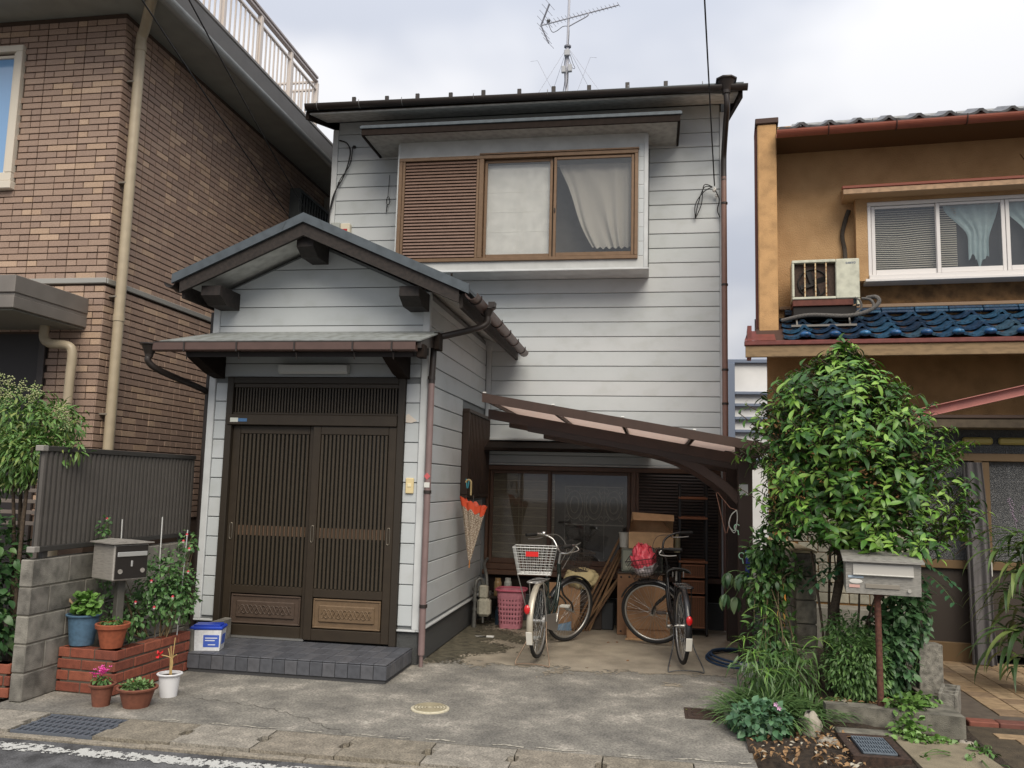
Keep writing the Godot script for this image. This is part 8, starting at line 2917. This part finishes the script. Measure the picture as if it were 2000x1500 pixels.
func bush(called: String, label: String, lobes: Array, leaf: Mesh, s0: float, s1: float, cols: Array, stem: Material, nst := 12) -> Node3D:
	var c: Vector3 = lobes[0][0]
	var t := thing(called, label, "weeds" if called.contains("weed") else "plant" if c.y < 0.3 or nst < 12 else "shrub", Vector3(c.x, 0.0, c.z))
	var r := fill_leaves(lobes, s0, s1, 0.25, cols)
	scatter(t, "foliage", leaf, leafmat("leaf_" + called), r[0], r[1])
	var st := sb()
	for k in nst:
		var L = lobes[k % lobes.size()]
		var tip: Vector3 = L[0] + rand_dir() * L[1] * 0.85
		if tip.y < 0.06: tip.y = 0.06
		var b := Vector3(lerpf(c.x, tip.x, 0.3) + rj(0.03), maxf(0.0, lobes[0][0].y - lobes[0][1].y - 0.1), lerpf(c.z, tip.z, 0.3) + rj(0.03))
		var p := curve([b, b.lerp(tip, 0.5) + Vector3(rj(0.04), 0.03, rj(0.04)), tip], 4)
		var rr := []
		for i in p.size(): rr.append(lerpf(0.005, 0.0015, float(i) / (p.size() - 1)))
		tube(st, p, rr, 5, false)
	var sp := part(t, "twigs", st, stem)
	sp.set_meta("kind", "stuff")
	return t

func build_tree(bark: Material):
	var t := thing("evergreen_tree", "glossy-leaved evergreen tree with a pointed crown before the ochre house", "tree", Vector3(1.36, 0.08, -7.0))
	# trunk and limbs
	var limbs := []
	var tips := [Vector3(1.5, 2.6, -6.95), Vector3(1.05, 1.9, -6.85), Vector3(2.0, 1.8, -6.9), Vector3(1.3, 2.2, -6.7), Vector3(1.75, 2.2, -7.05), Vector3(0.95, 1.4, -6.8), Vector3(2.15, 1.35, -6.85), Vector3(1.5, 1.6, -6.45), Vector3(1.5, 1.9, -7.3)]
	var st := sb()
	tube(st, curve([Vector3(1.32, 0.0, -7.0), Vector3(1.36, 0.5, -6.98), Vector3(1.44, 1.0, -6.96), Vector3(1.46, 1.5, -6.95), Vector3(1.48, 2.0, -6.95), Vector3(1.5, 2.6, -6.95)], 5), [0.038, 0.037, 0.036, 0.035, 0.034, 0.033, 0.032, 0.031, 0.03, 0.029, 0.028, 0.027, 0.026, 0.025, 0.024, 0.022, 0.02, 0.018, 0.016, 0.014, 0.013, 0.012, 0.011, 0.01, 0.008, 0.006], 9)
	part(t, "trunk", st, bark)
	for i in range(1, tips.size()):
		var b := Vector3(1.44, 1.0 + 0.12 * i, -6.96)
		var q: Vector3 = tips[i]
		st = sb()
		var p := curve([b, b.lerp(q, 0.5) + Vector3(0, -0.05, 0), q], 6)
		var rr := []
		for k in p.size(): rr.append(lerpf(0.016, 0.004, float(k) / (p.size() - 1)))
		tube(st, p, rr, 7)
		part(t, "limb", st, bark)
	for k in 3:
		st = sb()
		tube(st, curve([Vector3(1.34 + 0.02 * k, 0.1, -7.0), Vector3(1.3 + 0.06 * k, 0.6, -6.95 - 0.05 * k), Vector3(1.22 + 0.14 * k, 1.15, -6.9)], 5), 0.01, 6)
		part(t, "stem", st, bark)
	# whorls of leaves through the crown; half-widths by height, read off the outline
	var prof := [[2.86, 0.03, 0.03], [2.74, 0.14, 0.14], [2.58, 0.4, 0.28], [2.45, 0.6, 0.46], [2.2, 0.7, 0.62], [2.0, 0.78, 0.8], [1.85, 0.78, 0.9], [1.6, 0.76, 0.93], [1.45, 0.74, 0.93], [1.33, 0.58, 0.9], [1.26, 0.2, 0.86], [1.16, 0.02, 0.5]]
	var half := func(y: float, sx: float) -> float:
		for i in prof.size() - 1:
			if y <= prof[i][0] and y >= prof[i + 1][0]:
				var u: float = (prof[i][0] - y) / (prof[i][0] - prof[i + 1][0])
				var k := 1 if sx < 0 else 2
				return lerpf(prof[i][k], prof[i + 1][k], u)
		return 0.02
	var n := FastNoiseLite.new()
	n.seed = 31
	n.frequency = 2.2
	var leaves := []
	var twigs := sb()
	var made := 0
	var tries := 0
	while made < 1500 and tries < 40000:
		tries += 1
		var y := rng.randf_range(1.15, 2.84)
		var d := rng.randf() * TAU
		var rad := pow(rng.randf(), 0.42)
		var w: float = half.call(y, cos(d))
		if rng.randf() > clampf(w / 0.6, 0.12, 1.0): continue
		var bump := 1.0 + 0.5 * n.get_noise_3d(cos(d) * 1.2, y * 1.6, sin(d) * 1.2)
		var cx := 1.50
		var p := Vector3(cx + cos(d) * w * rad * bump, y, -6.95 + sin(d) * minf(w, 0.62) * rad * bump)
		if n.get_noise_3dv(p * 1.7 + Vector3(9, 0, 0)) < -0.24: continue
		made += 1
		var outw := Vector3(cos(d), 0, sin(d))
		var axis := (Vector3.UP * 1.0 + outw * (0.5 + 0.5 * rad) + rand_dir() * 0.35).normalized()
		var young := rng.randf() < 0.55
		var nl := 5 + rng.randi() % 4
		tube(twigs, [p - axis * rng.randf_range(0.08, 0.2) - outw * 0.04, p], 0.0035, 4, false)
		for k in nl:
			var a := TAU * k / nl + rj(0.35)
			var side := axis.cross(Vector3(0.3, 0.1, 0.9)).normalized().rotated(axis, a)
			var lift := rng.randf_range(-0.25, 0.55)
			var dir := (side + axis * lift).normalized()
			var s := rng.randf_range(0.45, 1.25) * (0.85 if young else 1.0)
			var xf := Transform3D(basis_z(dir, axis) * Basis.from_scale(Vector3(s, s, s)), p - axis * 0.02 * k)
			var tone := 2 + rng.randi() % 2 if young else rng.randi() % 2
			var sc := rad * bump * (1.0 if sin(d) > -0.1 else 0.2) + rng.randf() * 0.08
			leaves.append([sc, xf, tone])
	leaves.sort_custom(func(a, b): return a[0] > b[0])
	var lin := [g(0.03, 0.09, 0.016), g(0.055, 0.14, 0.022), g(0.12, 0.25, 0.035), g(0.2, 0.34, 0.06)]
	var lm := [leaf_mesh(0.11, 0.038, 0.6, 0.25, 5), leaf_mesh(0.092, 0.032, 1.0, 0.3, 5)]
	var mt := []
	for k in 4:
		mt.append(m("tree_leaf%d" % k, lin[k].linear_to_srgb(), 0.45, {"back": Color(0.22, 0.32, 0.06), "spec": 0.5}))
	var xfs := [[], []]
	var cols := [[], []]
	for i in leaves.size():
		var L = leaves[i]
		if i < 300:
			part(t, "leaf", lm[i % 2], mt[L[2]], L[1])
		else:
			xfs[i % 2].append(L[1])
			cols[i % 2].append(lin[L[2]] * rng.randf_range(0.8, 1.2))
	for k in 2:
		scatter(t, "foliage", lm[k], leafmat("leaf_tree", 0.45), xfs[k], cols[k])
	for k in 2:
		part(t, "withered_leaf", lm[k % 2], m("leaf_withered", c8(170, 112, 60), 0.6), Transform3D(basis_z(Vector3(0.7, -0.7, 0.1)) * Basis.from_scale(Vector3.ONE * 0.7), [Vector3(1.95, 1.68, -6.35), Vector3(1.86, 1.33, -6.32), Vector3(1.3, 1.6, -6.33), Vector3(1.6, 1.45, -6.33)][k]))
	var tw := part(t, "twigs", twigs, bark)
	tw.set_meta("kind", "stuff")

# ---------- aerial and overhead wires ----------
func build_roof_things():
	var alu := m("aerial_alu", c8(176, 178, 188), 0.45)
	var dark := m("aerial_dark", c8(116, 118, 128), 0.5)
	var t := thing("tv_aerial", "grey television aerial on a guyed mast on the grey house's roof", "aerial", Vector3(-1.22, 6.78, -11.2))
	var st := sb()
	tube(st, [Vector3(-1.22, 6.75, -11.2), Vector3(-1.215, 7.78, -11.2)], 0.026, 10)
	tube(st, [Vector3(-1.215, 7.7, -11.2), Vector3(-1.19, 9.4, -11.2)], 0.018, 10)
	part(t, "mast", st, alu)
	var B0 := Vector3(-1.62, 8.2, -11.33)
	var B1 := Vector3(-0.49, 8.2, -10.94)
	var bd := (B1 - B0).normalized()
	var cr := Vector3(-bd.z, 0, bd.x)
	st = sb()
	tube(st, [B0, B1], 0.010, 8)
	part(t, "boom", st, alu)
	for k in 19:
		var p := B0.lerp(B1, 0.1 + 0.9 * k / 18.0) + Vector3(0, 0.008, 0)
		var l := 0.085 - 0.0015 * k if k > 1 else 0.13
		st = sb()
		tube(st, [p - cr * l, p + cr * l], 0.0035, 5)
		part(t, "element", st, alu)
	st = sb()
	tube(st, curve([Vector3(-1.2, 8.08, -11.19), Vector3(-1.05, 8.12, -11.13), Vector3(-0.93, 8.16, -11.09), Vector3(-0.92, 8.2, -11.085)], 5), 0.009, 6)
	part(t, "boom_brace", st, alu)
	st = sb()
	bx(st, B0.lerp(B1, 0.1) + Vector3(0, 0.035, 0), Vector3(0.05, 0.045, 0.04), Basis.IDENTITY, 0.008)
	part(t, "dipole_box", st, m("aerial_black", c8(36, 36, 40), 0.5))
	for s in [-1.0, 1.0]:
		var e := B0 + Vector3(0, 0.30 * s, 0) + bd * 0.13
		st = sb()
		bar(st, B0, e, 0.018, 0.018)
		var arm := part(t, "reflector_arm", st, dark)
		for k in 4:
			var p := B0.lerp(e, 0.18 + 0.27 * k)
			st = sb()
			tube(st, [p - cr * 0.17, p + cr * 0.17], 0.0035, 5)
			part(arm, "reflector_rod", st, alu)
	st = sb()
	tube(st, curve([B0.lerp(B1, 0.1), Vector3(-1.45, 8.06, -11.27), Vector3(-1.38, 8.05, -11.24), Vector3(-1.28, 8.09, -11.2), Vector3(-1.2, 8.05, -11.19), Vector3(-1.2, 7.8, -11.18)], 5), 0.005, 5)
	tube(st, curve([Vector3(-1.17, 7.64, -11.16), Vector3(-1.13, 7.5, -11.15), Vector3(-1.1, 7.43, -11.15), Vector3(-1.14, 7.44, -11.15), Vector3(-1.2, 7.62, -11.16)], 6), 0.004, 5)
	tube(st, curve([Vector3(-1.24, 7.62, -11.17), Vector3(-1.25, 7.45, -11.16), Vector3(-1.24, 7.25, -11.16), Vector3(-1.26, 7.1, -11.16)], 5), 0.006, 5)
	tube(st, curve([Vector3(-1.2, 7.4, -11.17), Vector3(-1.2, 7.25, -11.16), Vector3(-1.22, 7.15, -11.16)], 5), 0.006, 5)
	part(t, "cable", st, m("aerial_cable", c8(70, 70, 76), 0.5))
	for b in [[Vector3(-1.215, 7.66, -11.15), Vector3(0.08, 0.09, 0.05)], [Vector3(-1.26, 7.42, -11.16), Vector3(0.06, 0.1, 0.05)], [Vector3(-1.17, 7.43, -11.15), Vector3(0.06, 0.11, 0.05)]]:
		st = sb()
		bx(st, b[0], b[1], Basis.IDENTITY, 0.008)
		part(t, "booster_box", st, m("booster_grey", c8(168, 170, 174), 0.5))
	st = sb()
	lathe(st, [Vector2(0.03, 0), Vector2(0.05, 0), Vector2(0.05, 0.02), Vector2(0.03, 0.02)], 12, at(Vector3(-1.213, 7.77, -11.2)))
	part(t, "guy_ring", st, dark)
	st = sb()
	for gp in [Vector3(-1.75, 6.75, -11.0), Vector3(-0.6, 6.75, -10.9), Vector3(-1.9, 6.8, -12.6), Vector3(-0.5, 6.8, -12.6)]:
		tube(st, [Vector3(-1.213, 7.78, -11.2), gp], 0.0025, 4)
	part(t, "guy_wire", st, alu)
	# two thin roof wires with bent tops, beside the mast
	for k in 2:
		st = sb()
		var p := [Vector3(-1.3, 6.9, -11.2), Vector3(-1.64, 7.6, -11.2), Vector3(-1.74, 7.59, -11.2)] if k == 0 else [Vector3(-1.14, 6.9, -11.2), Vector3(-0.89, 7.6, -11.2), Vector3(-0.8, 7.59, -11.2)]
		tube(st, p, 0.0025, 4)
		part(t, "stay_rod", st, alu)
	# service drop to the right end of the house
	var blk: Material = mats["black_rubber"]
	st = sb()
	var p := []
	for i in 25:
		var u := i / 24.0
		p.append(Vector3(0.72, 5.23, -10.0).lerp(Vector3(-0.2, 7.1, -0.5), u) + Vector3(0, -0.12 * sin(PI * u), 0))
	tube(st, p, 0.0045, 6)
	tube(st, p.map(func(q): return q + Vector3(0.007, 0.003, 0)), 0.003, 6)
	lone("service_cable", st, blk, "black twisted cable dropping from the sky to the house's right corner", "cable")
	for k in 2:
		st = sb()
		var a: Vector3 = [Vector3(-5.34, 5.41, -11.55), Vector3(-5.33, 5.74, -11.9)][k]
		var b: Vector3 = [Vector3(-4.02, 6.24, -3.0), Vector3(-3.3, 5.94, -3.0)][k]
		p = []
		for i in 33:
			var u := i / 32.0
			p.append(a.lerp(b, u) + Vector3(0, -0.06 * sin(PI * u), 0))
		tube(st, p, 0.008, 6)
		lone("overhead_wire", st, blk, ["left black wire slanting across the tiled side wall", "right black wire crossing the brown building's eaves and terrace"][k], "cable", "overhead wires on the left")
